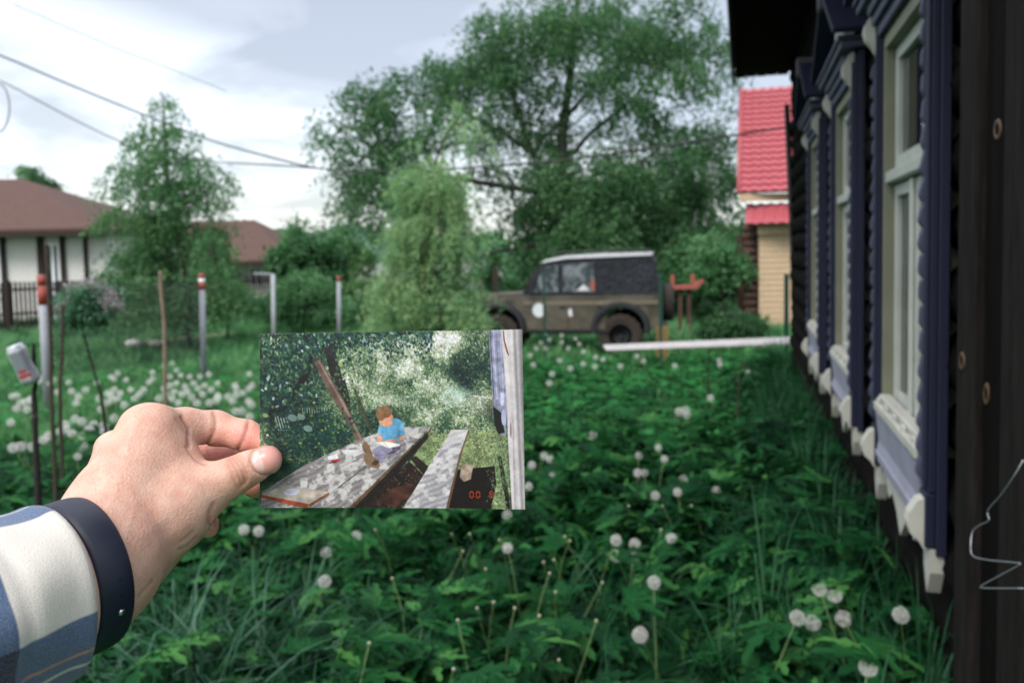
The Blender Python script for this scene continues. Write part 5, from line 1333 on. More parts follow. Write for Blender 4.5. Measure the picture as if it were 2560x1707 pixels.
# ================================================================== trees and shrubs
VP = 1/0.91875                                     # listings below are in 2352-wide picture units
def clump(x, y, rx, ry, d, w=1.0, dz_=None):
    p = at(x*VP, y*VP, d); k = VP/FPX*d
    return (p, np.array([rx*k, (rx*k if dz_ is None else dz_), ry*k]), w)
def leaf_cloud(clumps, n, size, droop=0.5, string=0.5, seed=1, thin=0.5, shell=0.6, up=False, nstr=14, jit=.02, sub=11, subr=.33):
    rs = np.random.RandomState(seed)
    vol = np.array([c[1][0]*c[1][2]*c[2] for c in clumps]); pr = vol/vol.sum()
    ns = max(1, n//nstr); ci = rs.choice(len(clumps), ns, p=pr)
    ctr = np.array([c[0] for c in clumps])[ci]; rad = np.array([c[1] for c in clumps])[ci]
    nsub = len(clumps)*sub; su = rs.normal(size=(nsub, 3)); su /= np.linalg.norm(su, axis=1)[:, None]; su *= (rs.rand(nsub)**(1/3.0*(1.0-shell)+.12))[:, None]
    pick = ci*sub+(rs.rand(ns)**1.3*sub).astype(int); g3 = rs.normal(0, 1, (ns, 3))*np.array([1, 1, .75])
    u = su[pick]+g3*subr*.6; u = np.where(rs.rand(ns, 1) < .16, rs.normal(0, .5, (ns, 3)), u); un = np.linalg.norm(u, axis=1)[:, None]; u = u*np.minimum(1, 1.12/(un+1e-6))
    st = ctr + u*rad; u = u/(np.linalg.norm(u, axis=1)[:, None]+1e-6)
    out = u.copy(); out[:, 2] *= .3
    dirv = out*rs.uniform(.2, 1.0, (ns, 1)); dirv[:, 2] += (-droop if not up else droop)*rs.uniform(.6, 1.6, ns); dirv += rs.normal(0, .25, (ns, 3)); dirv /= np.linalg.norm(dirv, axis=1)[:, None]
    L = string*rs.uniform(.35, 1.25, ns)
    t_ = (np.arange(nstr)[None, :]+rs.rand(ns, nstr))/nstr
    curve = dirv[:, None, :]*t_[..., None]*L[:, None, None]; curve[..., 2] -= (droop*.35*(t_**2)*L[:, None])*(0 if up else 1)
    P = (st[:, None, :]+curve+rs.normal(0, jit, (ns, nstr, 3))).reshape(-1, 3); N = len(P)
    a = rs.normal(size=(N, 3)); a[:, 2] -= .8 if not up else -.5; a /= np.linalg.norm(a, axis=1)[:, None]
    b = np.cross(a, rs.normal(size=(N, 3))); b /= np.linalg.norm(b, axis=1)[:, None]
    s_ = size*rs.uniform(.6, 1.3, (N, 1)); 
    V = np.stack([P, P+a*s_*.45+b*s_*thin*.5, P+a*s_, P+a*s_*.45-b*s_*thin*.5], 1).reshape(-1, 4, 3)
    V[:, 1] += np.cross(a, b)*s_*.08; V[:, 3] += np.cross(a, b)*s_*.08
    mi = (rs.rand(len(clumps)) < .5).astype(int)[ci]; mi = np.repeat(mi, nstr)
    mi = np.where(rs.rand(N) < .25, 1-mi, mi)
    return V.reshape(-1, 3), np.arange(4*N).reshape(-1, 4), mi, st
def twigs(mb, starts, hub, n, r, seed, sag=.15):
    rs = np.random.RandomState(seed)
    for i in rs.choice(len(starts), min(n, len(starts)), False):
        e = starts[i]; h = hub[np.argmin(np.linalg.norm(hub-e, axis=1))]; m_ = (e+h)/2+rs.normal(0, .08, 3)*np.linalg.norm(e-h)+np.array([0, 0, .1*np.linalg.norm(e-h)])
        mb.tube([h, m_, e], [r, r*.6, r*.25], 4, cap=False)
def tree(name, label, cat, base, clumps, n, size, mats, bark, trunk, limbs=(), droop=.5, string=.5, seed=1, thin=.5, group=None, twig_n=150, twig_r=.012, shell=.6, up=False, nstr=14, trunk_r=.1, jit=.02, crown='crown'):
    root = thing(name, label, cat, base, group)
    V, F, mi, st = leaf_cloud(clumps, n, size, droop, string, seed, thin, shell, up, nstr, jit)
    o = link(crown, mesh_fast(crown, V-np.array(base), F, mats, mi), root)
    mb = MB(); tp = [np.asarray(p, float) for p in trunk]; nT = len(tp)
    mb.tube(spline(tp, 4), list(np.linspace(trunk_r, trunk_r*.25, (nT-1)*4+1)), 10)
    mb.build('trunk', bark, root, True)
    hub = np.array(spline(tp, 6)[6:])
    lb = MB()
    for l_ in limbs:
        pts, r_ = l_[:-1], l_[-1]; sp = spline([np.asarray(p, float) for p in pts], 4); lb.tube(sp, list(np.linspace(r_, r_*.25, len(sp))), 7); hub = np.vstack([hub, np.array(sp[2:])])
    cc = np.array([c[0] for c in clumps])
    for c in cc:
        h = hub[np.argmin(np.linalg.norm(hub-c, axis=1)+0.4*np.maximum(0, hub[:, 2]-c[2]))]; lb.tube([h, (h+c)/2+np.array([0, 0, .08*np.linalg.norm(h-c)]), c], [twig_r*3, twig_r*2, twig_r], 5, cap=False)
    twigs(lb, st, np.vstack([hub, cc]), twig_n, twig_r, seed+5)
    lb.build('branches', bark, root, True)['kind'] = 'stuff'
    return root
M_BARK = wear_mat('grey_bark', (.034, .038, .030), .45, .9, 7, (1, 1, .4), .8)
M_BARKD = wear_mat('dark_bark', (.035, .028, .024), .5, .9, 9, (1, 1, .4), .8)
L_OAKA = leaf_mat('willow_leaf', (.020, .068, .030), (.040, .120, .048), .30, (.080, .175, .060))
L_OAKB = leaf_mat('willow_leaf_young', (.042, .120, .050), (.075, .175, .068), .36, (.130, .240, .095))
L_BIRA = leaf_mat('birch_leaf', (.055, .145, .062), (.085, .205, .085), .34, (.12, .25, .10))
L_BIRB = leaf_mat('birch_leaf_young', (.08, .185, .08), (.12, .25, .105), .38, (.16, .30, .12))
L_LARA = leaf_mat('larch_needle', (.17, .34, .175), (.24, .43, .22), .40, (.36, .46, .19))
L_LARB = leaf_mat('larch_needle_young', (.24, .42, .21), (.32, .50, .25), .44, (.48, .54, .22))
L_DKA = leaf_mat('dark_shrub_leaf', (.018, .062, .022), (.030, .098, .030), .22)
L_DKB = leaf_mat('mid_shrub_leaf', (.045, .15, .055), (.075, .21, .075), .30)
L_LTA = leaf_mat('light_shrub_leaf', (.12, .27, .125), (.17, .35, .155), .38)
L_LTB = leaf_mat('yellow_shrub_leaf', (.15, .31, .12), (.22, .40, .15), .40)

# big old willow behind the jeep
D = 27.0
BT = [(1300, 40, 180, 70, 1), (1180, 100, 120, 70, 1), (1430, 80, 130, 80, 1.1), (1560, 60, 110, 70, .75), (1640, 130, 55, 90, .55), (1520, 170, 110, 60, .6),
      (1090, 170, 110, 60, 1), (980, 180, 100, 45, .8), (890, 215, 70, 50, .8), (830, 240, 60, 45, .6), (930, 300, 110, 60, .75), (1050, 290, 110, 70, .65), (780, 300, 50, 50, .5), (800, 380, 60, 60, .7),
      (880, 400, 100, 60, .9), (850, 470, 80, 45, .8), (760, 270, 30, 15, .4), (960, 440, 80, 70, 1), (1180, 220, 100, 60, .7), (1230, 310, 110, 70, .8), (1390, 180, 80, 60, .7), (1440, 270, 80, 60, .7), (1600, 270, 70, 50, .35),
      (1530, 300, 80, 40, .8), (1600, 350, 80, 80, 1.2), (1480, 370, 110, 60, 1.1), (1340, 390, 130, 60, 1.1), (1170, 400, 80, 50, .8), (1100, 440, 50, 30, .4), (1280, 470, 90, 90, 1.8), (1390, 480, 110, 100, 2.0),
      (1500, 480, 110, 90, 1.8), (1610, 460, 80, 100, 1.5), (1270, 570, 80, 70, 1.9), (1370, 590, 110, 70, 2.2), (1480, 590, 110, 80, 2.2), (1590, 580, 90, 80, 1.9), (1670, 560, 50, 100, 1.0), (1180, 490, 40, 30, .4), (1170, 560, 35, 60, .45)]
cl = [clump(x, y, rx, ry, D+nr.uniform(-2.0, 2.0), w, 2.2) for x, y, rx, ry, w in BT]
b0 = ground(1405, D); 
tr_pts = [b0, at(1400, 620, D), at(1405, 470, D), at(1408, 330, D-.2), at(1425, 190, D), at(1440, 40, D), at(1450, -80, D)]
lim = [(at(1403, 500, D), at(1340, 400, D), at(1290, 260, D), at(1250, 120, D), .16), (at(1405, 420, D), at(1480, 330, D), at(1580, 250, D), at(1660, 150, D), .09), (at(1403, 480, D), at(1280, 470, D), at(1120, 440, D), at(960, 400, D), .13),
       (at(1402, 560, D), at(1520, 540, D), at(1650, 560, D), at(1760, 620, D), .12), (at(1330, 380, D), at(1200, 300, D), at(1060, 240, D), .09), (at(1402, 600, D), at(1300, 620, D), at(1210, 640, D), at(1130, 700, D), .09), (at(1410, 300, D), at(1500, 200, D), at(1600, 120, D), .09)]
tree('willow_tree', 'huge old broad tree with drooping leafy sprays rising behind the jeep', 'tree', b0, cl, 172000, .155, [L_OAKA, L_OAKB], M_BARK, tr_pts, lim, .8, .9, 3, .42, None, 420, .018, .45, False, 14, .26, .06)
# birch on the left
D = 17.5
BB = [(378, 228, 22, 22, .5), (372, 270, 42, 34, .8), (380, 320, 70, 40, 1), (330, 330, 40, 25, .6), (440, 350, 60, 30, .6), (380, 380, 100, 45, 1.1), (300, 400, 55, 40, .8), (470, 420, 70, 45, .8), (500, 470, 45, 30, .5), (270, 440, 35, 30, .4), (390, 450, 110, 50, 1.3), (320, 520, 85, 50, 1.4), (440, 520, 100, 60, 1.5),
      (380, 590, 130, 60, 1.7), (490, 590, 60, 60, 1.2), (310, 620, 70, 60, 1.5), (400, 670, 140, 60, 1.6), (320, 700, 80, 40, 1.4), (450, 705, 70, 35, 1.0)]
cl = [clump(x, y, rx, ry, D+nr.uniform(-.7, .7), w, .8) for x, y, rx, ry, w in BB]
b0 = ground(468, D)
tree('birch_tree', 'airy pointed young birch tree in front of the brown roofed house', 'tree', b0, cl, 44000, .078, [L_BIRA, L_BIRB], M_BARKD, [b0, at(462, 700, D), at(440, 560, D), at(418, 420, D), at(410, 300, D), at(408, 235, D)], (), .7, .42, 4, .55, None, 260, .007, .5, False, 12, .055, .02)
# pale feathery larch in the middle
D = 10.8
LL = [(985, 375, 30, 26, .7), (1005, 400, 55, 34, 1), (935, 385, 32, 20, .6), (925, 430, 35, 40, .7), (1040, 440, 45, 40, .8), (985, 450, 70, 50, 1.2), (1000, 520, 75, 50, 1.4), (930, 540, 45, 40, .8), (1060, 540, 45, 50, .9), (975, 600, 80, 60, 1.5), (1050, 620, 50, 60, 1.1), (930, 660, 70, 60, 1.2), (1010, 690, 90, 60, 1.5),
      (1072, 690, 36, 50, .9), (890, 720, 50, 40, .8), (1000, 740, 110, 35, 1.3), (1075, 738, 40, 24, .8), (1065, 275, 34, 26, .35), (1100, 310, 42, 22, .4), (1140, 335, 30, 14, .3), (1050, 250, 16, 20, .2), (965, 340, 20, 20, .3)]
cl = [clump(x, y, rx, ry, D+nr.uniform(-.3, .3), w, .30) for x, y, rx, ry, w in LL]
b0 = ground(1078, D)
tree('larch_tree', 'pale yellow green feathery young larch standing left of the jeep', 'tree', b0, cl, 52000, .070, [L_LARA, L_LARB], M_BARKD, [b0, at(1082, 740, D), at(1075, 600, D), at(1080, 470, D), at(1100, 370, D), at(1150, 290, D)], (), .75, .34, 5, .26, None, 300, .004, .35, False, 26, .035, .016)
# shrubs and further trees
def bush(name, label, cl_, D, n, size, mats, seed, droop=.3, string=.3, thin=.6, cat='shrub', bark=M_BARKD, r=.04, group=None, up=False):
    cl = [clump(x, y, rx, ry, D+rnd.uniform(-.4, .4), w) for x, y, rx, ry, w in cl_]; x = cl_[0][0]; b = ground(x*VP, D); top = cl[0][0]
    return tree(name, label, 'tree' if cat == 'tree' else cat, b, cl, n, size, mats, bark, [b, b*.5+top*.5, top+np.array([0, 0, .2])], (), droop, string, seed, thin, group, 60, .006, .6, up, 10, r, .03)
bush('dark_bush', 'dense dark green rounded bush right of the brown roof', [(700, 590, 62, 38, 1.3), (655, 590, 30, 28, 1), (750, 590, 32, 34, 1), (710, 630, 60, 30, 1)], 23.0, 16000, .14, [L_DKA, L_DKB], 11)
bush('light_bush', 'light green spreading bush behind the grey fence post', [(695, 650, 55, 38, 1), (660, 690, 40, 30, 1), (740, 670, 45, 40, 1), (700, 710, 75, 25, 1), (765, 705, 40, 24, .7)], 21.5, 15000, .085, [L_LTA, L_DKB], 12, .5, .35)
bush('young_tree', 'slender yellow green young tree between the dark bush and the larch', [(800, 560, 26, 36, .8), (795, 610, 36, 36, 1), (830, 600, 26, 34, .8), (780, 530, 18, 18, .4), (815, 650, 45, 34, 1)], 26.0, 11000, .09, [L_LTA, L_LTB], 13, .2, .3, .6, 'tree')
bush('thin_sapling', 'thin sapling with sparse top over the brown roof edge', [(690, 525, 20, 20, .5), (682, 560, 26, 24, .7), (745, 545, 20, 14, .4)], 30.0, 1800, .12, [L_LTA, L_DKB], 14, .1, .4, .5, 'tree', r=.03, up=True)
bush('hedge_shrub', 'low loose shrub in front of the far pale wall left of the larch', [(850, 700, 45, 30, 1), (800, 705, 40, 24, 1), (880, 655, 24, 30, .5)], 25.0, 9000, .07, [L_LTA, L_BIRA], 15)
bush('garden_shrub', 'mid green shrub growing along the picket fence right of the striped post', [(520, 675, 50, 34, .8), (570, 690, 50, 30, .8), (500, 640, 40, 20, .4), (610, 700, 40, 24, .6)], 20.0, 2000, .08, [L_LTA, L_BIRA], 16)
bush('dark_thicket', 'dark leafy thicket beyond the jeep tailgate', [(1600, 615, 60, 55, 1.4), (1655, 600, 45, 50, 1.3), (1560, 640, 40, 40, 1), (1620, 665, 40, 20, 1)], 23.5, 17000, .12, [L_DKA, L_DKB], 17)
bush('orchard_tree', 'pale leaved orchard tree left of the red roofed house', [(1660, 590, 40, 40, .8), (1625, 630, 40, 30, .7), (1692, 615, 26, 34, .7), (1620, 560, 40, 30, .5)], 21.5, 9000, .09, [L_LTA, L_DKB], 18, cat='tree')
bush('shaded_shrub', 'low dark shrub in the bright grass beside the old log wall', [(1685, 745, 46, 24, 1.2), (1650, 752, 30, 16, 1), (1712, 738, 20, 26, 1)], 15.5, 9000, .07, [L_DKA, L_DKA], 19)
bush('far_tree', 'feathery distant tree rising behind the bungalow roof, left one', [(60, 400, 14, 26, .5), (70, 430, 16, 20, .5)], 48, 1800, .20, [L_DKB, L_LTA], 20, .6, .6, .4, 'tree', group=None)
bush('far_tree', 'leaning feathery distant tree behind the bungalow roof slope', [(88, 400, 10, 22, .6), (105, 430, 20, 26, .9), (130, 460, 28, 22, .8)], 47, 3400, .20, [L_DKB, L_DKA], 21, .6, .6, .4, 'tree')
bush('far_tree', 'loose distant tree where the bungalow roof comes down to the eaves', [(165, 470, 24, 22, .8), (150, 500, 36, 30, .9), (185, 500, 14, 20, .6)], 46, 4000, .20, [L_LTA, L_DKB], 22, .6, .6, .4, 'tree')
bush('back_tree', 'mid green tree beyond the gap under the big tree', [(1130, 620, 40, 40, .8), (1160, 680, 50, 40, 1), (1120, 690, 30, 30, .8)], 34, 8000, .17, [L_DKB, L_LTA], 23, .4, .4, .5, 'tree')
# far wooded ridge
def ridge():
    rs = np.random.RandomState(4); V = []; F = []; n = 160
    for i in range(n+1):
        x = -420+840*i/n; h = 7.5+3.5*math.sin(i*.13)+2.2*math.sin(i*.37+1)+1.4*math.sin(i*1.3)+.8*rs.rand()
        V += [(x, 235, -.6), (x, 262, h*.72), (x, 290, h), (x, 360, -.6)]
    for i in range(n):
        for k in range(3): F.append((4*i+k, 4*i+4+k, 4*i+5+k, 4*i+1+k))
    t = NT('distant_wood'); v = t.coord((1, 1, 1)); f = t.noise(v, .22, 6, .65); t.pbr(t.ramp(f, [(.35, (.035, .085, .055)), (.65, (.085, .16, .095))]), .95, 0, t.bump(f, 1.0, 3), .1)
    o = link('hill', mesh_fast('hill', np.array(V), F, [t.m], smooth=True)); tag(o, 'low wooded hill on the horizon', None, None, 'structure')
    p = []; 
    cl = [(np.array([rs.uniform(-400, 400), rs.uniform(240, 280), 0]), None, 1) for _ in range(360)]
    cl = [(np.array([c[0][0], c[0][1], 3.0+4.2*(c[0][1]-235)/55+1.5*rs.rand()]), np.array([5, 5, 2.6]), 1) for c in cl]
    V, F, mi, st = leaf_cloud(cl, 42000, 1.5, .1, 1.0, 9, .8, .3)
    o = link('far_woods', mesh_fast('far_woods', V, F, [L_DKB, L_LTA], mi)); tag(o, 'distant tree canopy on the low hill', None, None, 'stuff')
ridge()
# small lilac standard on a crooked stem
D = 6.0
LC = [(200, 690, 48, 36, 1.3), (170, 680, 30, 26, 1), (232, 680, 30, 30, 1), (190, 720, 46, 22, 1.1), (240, 715, 20, 18, .7)]
cl = [clump(x, y, rx, ry, D+nr.uniform(-.05, .05), w) for x, y, rx, ry, w in LC]
b0 = ground(262, D+.1)
M_TWIG = wear_mat('brown_twig_bark', (.060, .044, .034), .5, .9, 30, (1, 1, .3), .7)
M_TWIGD = wear_mat('dark_twig_bark', (.022, .018, .017), .5, .85, 30, (1, 1, .3), .7)
L_LIL = leaf_mat('lilac_leaf', (.045, .13, .075), (.08, .20, .11), .25); 
lil = tree('lilac_bush', 'small round lilac crown with fading mauve blossom on a thin crooked leaning stem', 'shrub', b0, cl, 7500, .028, [L_LIL, L_LIL], M_TWIGD, [b0, at(254, 1000, D+.06), at(244, 960, D+.04), at(216, 860, D), at(202, 800, D), at(205, 765, D)], (), .3, .09, 31, .7, None, 60, .0025, .5, False, 10, .014, .012)
cl = [clump(x, y, 16, 12, D-.08, 1, .08) for x, y in ((225, 655), (250, 680), (262, 705), (165, 665), (205, 650), (235, 690), (150, 700))]
V, F, mi, st = leaf_cloud(cl, 1300, .014, .2, .03, 41, .9, .3); M_LILF = leaf_mat('lilac_petal', (.36, .29, .36), (.50, .42, .46), .3)
link('blossom', mesh_fast('blossom', V-np.array(b0), F, [M_LILF]), lil)

# ================================================================== stakes, posts, wires
def stick(name, pts, rad, mat, label, cat, seg=8, group=None, d=None):
    P = [at(x*VP, y*VP, dd) for x, y, dd in pts]; b = P[0].copy(); P[0][2] = min(P[0][2], gz(0, P[0][1])-.05)
    sp = spline(P, 5); k = np.linspace(rad[0], rad[1], len(sp)); k = k*(1+.10*np.sin(np.arange(len(sp))*1.9))
    mb = MB(); mb.tube(sp, list(k), seg); V = np.array(mb.V); base = np.array([P[0][0], P[0][1], gz(0, P[0][1])])
    o = link(name, mesh_fast(name, V-base, mb.F, [mat], smooth=True), None, base); return tag(o, label, cat, group)
M_PALEST = wear_mat('peeled_stick', (.23, .165, .125), .7, .85, 20, (1, 1, .3), .4)
stick('stake', [(381, 1010, 5.0), (380, 925, 5.0), (379, 830, 5.0), (377, 740, 5.0), (370, 670, 5.0), (368, 622, 5.0)], (.013, .011), M_PALEST, 'pale peeled crooked stake standing above the knuckles of the hand', 'stake')
stick('stake', [(121, 1010, 4.6), (119, 930, 4.6), (117, 800, 4.6), (112, 680, 4.6), (107, 600, 4.6), (105, 558, 4.6)], (.012, .010), M_TWIG, 'tallest brown stake crossing the red topped post on the left', 'stake')
stick('stake', [(137, 985, 4.9), (138, 930, 4.9), (141, 840, 4.9), (144, 740, 4.9), (145, 700, 4.9)], (.012, .010), M_TWIG, 'brown stake with pointed top just right of the tallest stake', 'stake')
D = 2.9
M_CANM = NT('can_aluminium'); v = M_CANM.coord((1, 1, 1)); M_CANM.pbr(M_CANM.ramp(M_CANM.noise(v, 30, 4), [(.35, (.40, .42, .46)), (.65, (.74, .76, .80))]), .30, .55); M_CANM = M_CANM.m
M_CANR = NT('can_red'); M_CANR.pbr((.36, .05, .07), .4); M_CANR = M_CANR.m
M_CAND = NT('can_grey_print'); M_CAND.pbr((.25, .28, .32), .35, .3); M_CAND = M_CAND.m
stick('twig', [(85, 1130, D), (83, 1040, D), (80, 950, D), (78, 905, D), (82, 880, D), (79, 840, D-.01), (77, 788, D-.01)], (.012, .006), M_TWIGD, 'dark forked twig standing in the grass with a drink can on its side shoot', 'twig')
ca, cb = at(36*VP, 800*VP, D-.05), at(75*VP, 880*VP, D-.02); ca = cb+(ca-cb)/np.linalg.norm(ca-cb)*.150
can = thing('drink_can', 'crushed silver drink can with small red emblem stuck on a forked twig', 'can', cb)
axd = (ca-cb)/np.linalg.norm(ca-cb); side = np.cross(axd, FWD); side /= np.linalg.norm(side); fr = np.cross(side, axd)
def canpt(h, th, r): 
    dent = 1-.16*math.exp(-((h-.085)/.03)**2)*max(0, math.cos(th-2.4))**2
    return cb+axd*h+(side*math.cos(th)+fr*math.sin(th))*r*dent
prof = [(0.0, .0), (.004, .020), (.001, .024), (.004, .0265), (.014, .0325), (.02, .033), (.128, .033), (.136, .0315), (.146, .0265), (.150, .0265), (.148, .0245), (.146, .001)]
V = []; F = []; n = 40
for h, r in [(h, max(r, .0002)) for h, r in prof[:6]]+[(.02+.108*i/12, .033) for i in range(1, 12)]+[(h, r) for h, r in prof[6:]]:
    for k in range(n): V.append(canpt(h, 2*math.pi*k/n, r))
m_ = len(V)//n
for i in range(m_-1):
    for k in range(n): F.append((i*n+k, i*n+(k+1) % n, (i+1)*n+(k+1) % n, (i+1)*n+k))
link('can_body', mesh_fast('can_body', np.array(V)-cb, F, [M_CANM], smooth=True), can)
def can_patch(name, h0, h1, t0, t1, mat):
    V = []; F = []; n = 10
    for i in range(n+1):
        for j in range(4): V.append(canpt(h0+(h1-h0)*j/3, t0+(t1-t0)*i/n, .0334))
    for i in range(n):
        for j in range(3): F.append((4*i+j, 4*i+j+1, 4*i+j+5, 4*i+j+4))
    link(name, mesh_fast(name, np.array(V)-cb, F, [mat], smooth=True), can)
can_patch('label_print', .05, .125, 3.6, 5.2, M_CAND); can_patch('emblem', .030, .044, 3.9, 5.3, M_CANR); can_patch('emblem', .047, .062, 4.2, 5.0, M_CANR)
# grey pipe posts with red and white bands
M_PIPE = wear_mat('grey_painted_pipe', (.34, .36, .40), .65, .5, 9, (1, 1, .4), .2)
M_TAPE = NT('red_tape'); M_TAPE.pbr((.26, .040, .024), .6); M_TAPE = M_TAPE.m
M_TAPEW = NT('white_tape'); M_TAPEW.pbr((.75, .74, .73), .5); M_TAPEW = M_TAPEW.m
def pipe_post(pxt, pyt, pxb, pyb, d, r, bands, label):
    a = at(pxt*VP, pyt*VP, d); b = at(pxb*VP, pyb*VP, d); gzv = gz(0, b[1]); k = (a[2]-gzv+.05)/(a[2]-b[2]); b = a+(b-a)*k; base = np.array([b[0], b[1], gzv])
    t_ = thing('fence_post', label, 'post', base, None); u_ = (a-b)/np.linalg.norm(a-b); L = np.linalg.norm(a-b)
    mb = MB(); mb.tube([b, a], r, 14); mb.tube([a, a+u_*.004], [r*1.04, r*.7], 14); mb.build('pipe', M_PIPE, t_, True)
    for z0, z1, w_ in bands:
        mb = MB(); mb.tube([a-u_*z1, a-u_*z0], r*1.05, 14); mb.build('band', M_TAPEW if w_ else M_TAPE, t_, True)
    return a
A1 = pipe_post(95, 632, 106, 850, 9.6, .048, [(.003, .13, 0), (.135, .36, 0)], 'leftmost grey pipe post with a deep red band at its top')
A2 = pipe_post(463, 629, 468, 850, 12.2, .046, [(.003, .075, 0), (.075, .14, 1), (.14, .245, 0)], 'grey pipe post with red and white striped top right of the birch')
A3 = pipe_post(627, 630, 629, 765, 16.5, .045, [], 'plain grey pipe post above the left corner of the print')
A4 = pipe_post(778, 634, 779, 765, 18.5, .045, [(.003, .12, 0)], 'farthest grey pipe post with a small red top left of the larch')
mb = MB(); mb.tube([A3, A3+np.array([-.42, .05, .02])], .02, 8); o = mb.build('bracket_arm', M_PIPE, None, True); tag(o, 'short grey horizontal pipe arm at the top of the plain post', 'pipe')
# chain link net between the two banded posts
def net(a, b, h, drop, name, label):
    w = np.linalg.norm((b-a)[:2]); d = (b-a)/np.linalg.norm(b-a); cell = .075; mb = MB(); nx = int(w/cell); V = []; F = []
    th = .0050; nrm_ = np.array([d[1], -d[0], 0])
    def pt(s, z_): return a+(b-a)*(s/w)+np.array([0, 0, -drop-z_])
    for k in range(-int(h/cell), nx):
        for sg in (1, -1):
            s0, z0 = k*cell, (0 if sg > 0 else h); s1, z1 = s0+h, (h if sg > 0 else 0)
            if s0 < 0: f_ = -s0/(s1-s0); z0 = z0+(z1-z0)*f_; s0 = 0
            if s1 > w: f_ = (w-s0)/(s1-s0); z1 = z0+(z1-z0)*f_; s1 = w
            p, q_ = pt(s0, z0), pt(s1, z1); e = (q_-p); e = e/(np.linalg.norm(e)+1e-9); sd_ = np.cross(e, nrm_)
            i0 = len(V); V += [p+sd_*th, p-sd_*th+nrm_*th, p-nrm_*th, q_+sd_*th, q_-sd_*th+nrm_*th, q_-nrm_*th]; F += [(i0, i0+1, i0+4, i0+3), (i0+1, i0+2, i0+5, i0+4), (i0+2, i0, i0+3, i0+5)]
    t = NT(name+'_wire'); t.pbr((.05, .055, .06), .6, .2)
    o = link(name, mesh_fast(name, np.array(V)-a, F, [t.m]), None, a); tag(o, label, 'fence')
net(A1, A2, 1.15, .10, 'chain_link_fence', 'thin diamond wire mesh strung between the two banded posts')
# overhead cables
M_CABLE = NT('black_cable'); M_CABLE.pbr((.015, .015, .018), .6); M_CABLE = M_CABLE.m
M_CABLE2 = NT('grey_cable'); M_CABLE2.pbr((.07, .075, .09), .6); M_CABLE2 = M_CABLE2.m
def cable(pts, r, label, name='cable', mat=None):
    mb = MB(); mb.tube(spline([at(x*VP, y*VP, d) for x, y, d in pts], 10), r, 5); o = mb.build(name, mat or M_CABLE, None, True); tag(o, label, 'cable')
cable([(-60, 105, 15), (30, 140, 15.5), (140, 187, 16), (270, 240, 16.8), (400, 292, 17.5), (500, 328, 17), (600, 356, 16), (720, 386, 14.5)], .019, 'dark cable running down from the upper left corner across the birch top')
cable([(520, 374, 18), (620, 379, 16), (720, 386, 14.5), (800, 392, 13.8), (880, 394, 13.2), (1000, 390, 12.8), (1130, 382, 12.4), (1300, 367, 12.0), (1500, 340, 11.6), (1660, 315, 11.4), (1812, 292, 11.2)], .016, 'thick black cable sagging across the big tree to the log house corner')
cable([(-60, 160, 20), (15, 193, 20), (100, 238, 20.5), (180, 280, 21), (260, 318, 21.5), (340, 350, 22), (420, 366, 22.5), (520, 374, 23)], .016, 'thin grey lower cable sloping to the birch on the left', mat=M_CABLE2)
cable([(30, 10, 22), (150, 62, 23), (280, 117, 24), (400, 162, 25), (520, 210, 26)], .009, 'faint uppermost thin cable crossing the sky on the left', mat=M_CABLE2)
a = at(-6, 270, 15); mb = MB(); mb.tube([a+RIGHT*(.30*math.cos(q/24*2*math.pi)*.75)+UP*(.46*math.sin(q/24*2*math.pi)) for q in range(25)], .012, 5, cap=False); o = mb.build('cable_coil', M_CABLE2, None, True); tag(o, 'loose loop of spare grey cable hanging at the upper left edge', 'cable')
# twig stubs in the grass on the right
stick('twig', [(1628, 885, 8.4), (1627, 850, 8.4), (1631, 800, 8.4)], (.010, .006), M_TWIGD, 'dark bare upright twig in the low green cover before the white plank', 'twig')
stick('twig', [(1690, 862, 7.4), (1700, 850, 7.4), (1712, 838, 7.35)], (.008, .006), M_TWIG, 'short brown slanting twig beside a dandelion clock near the log house', 'twig')
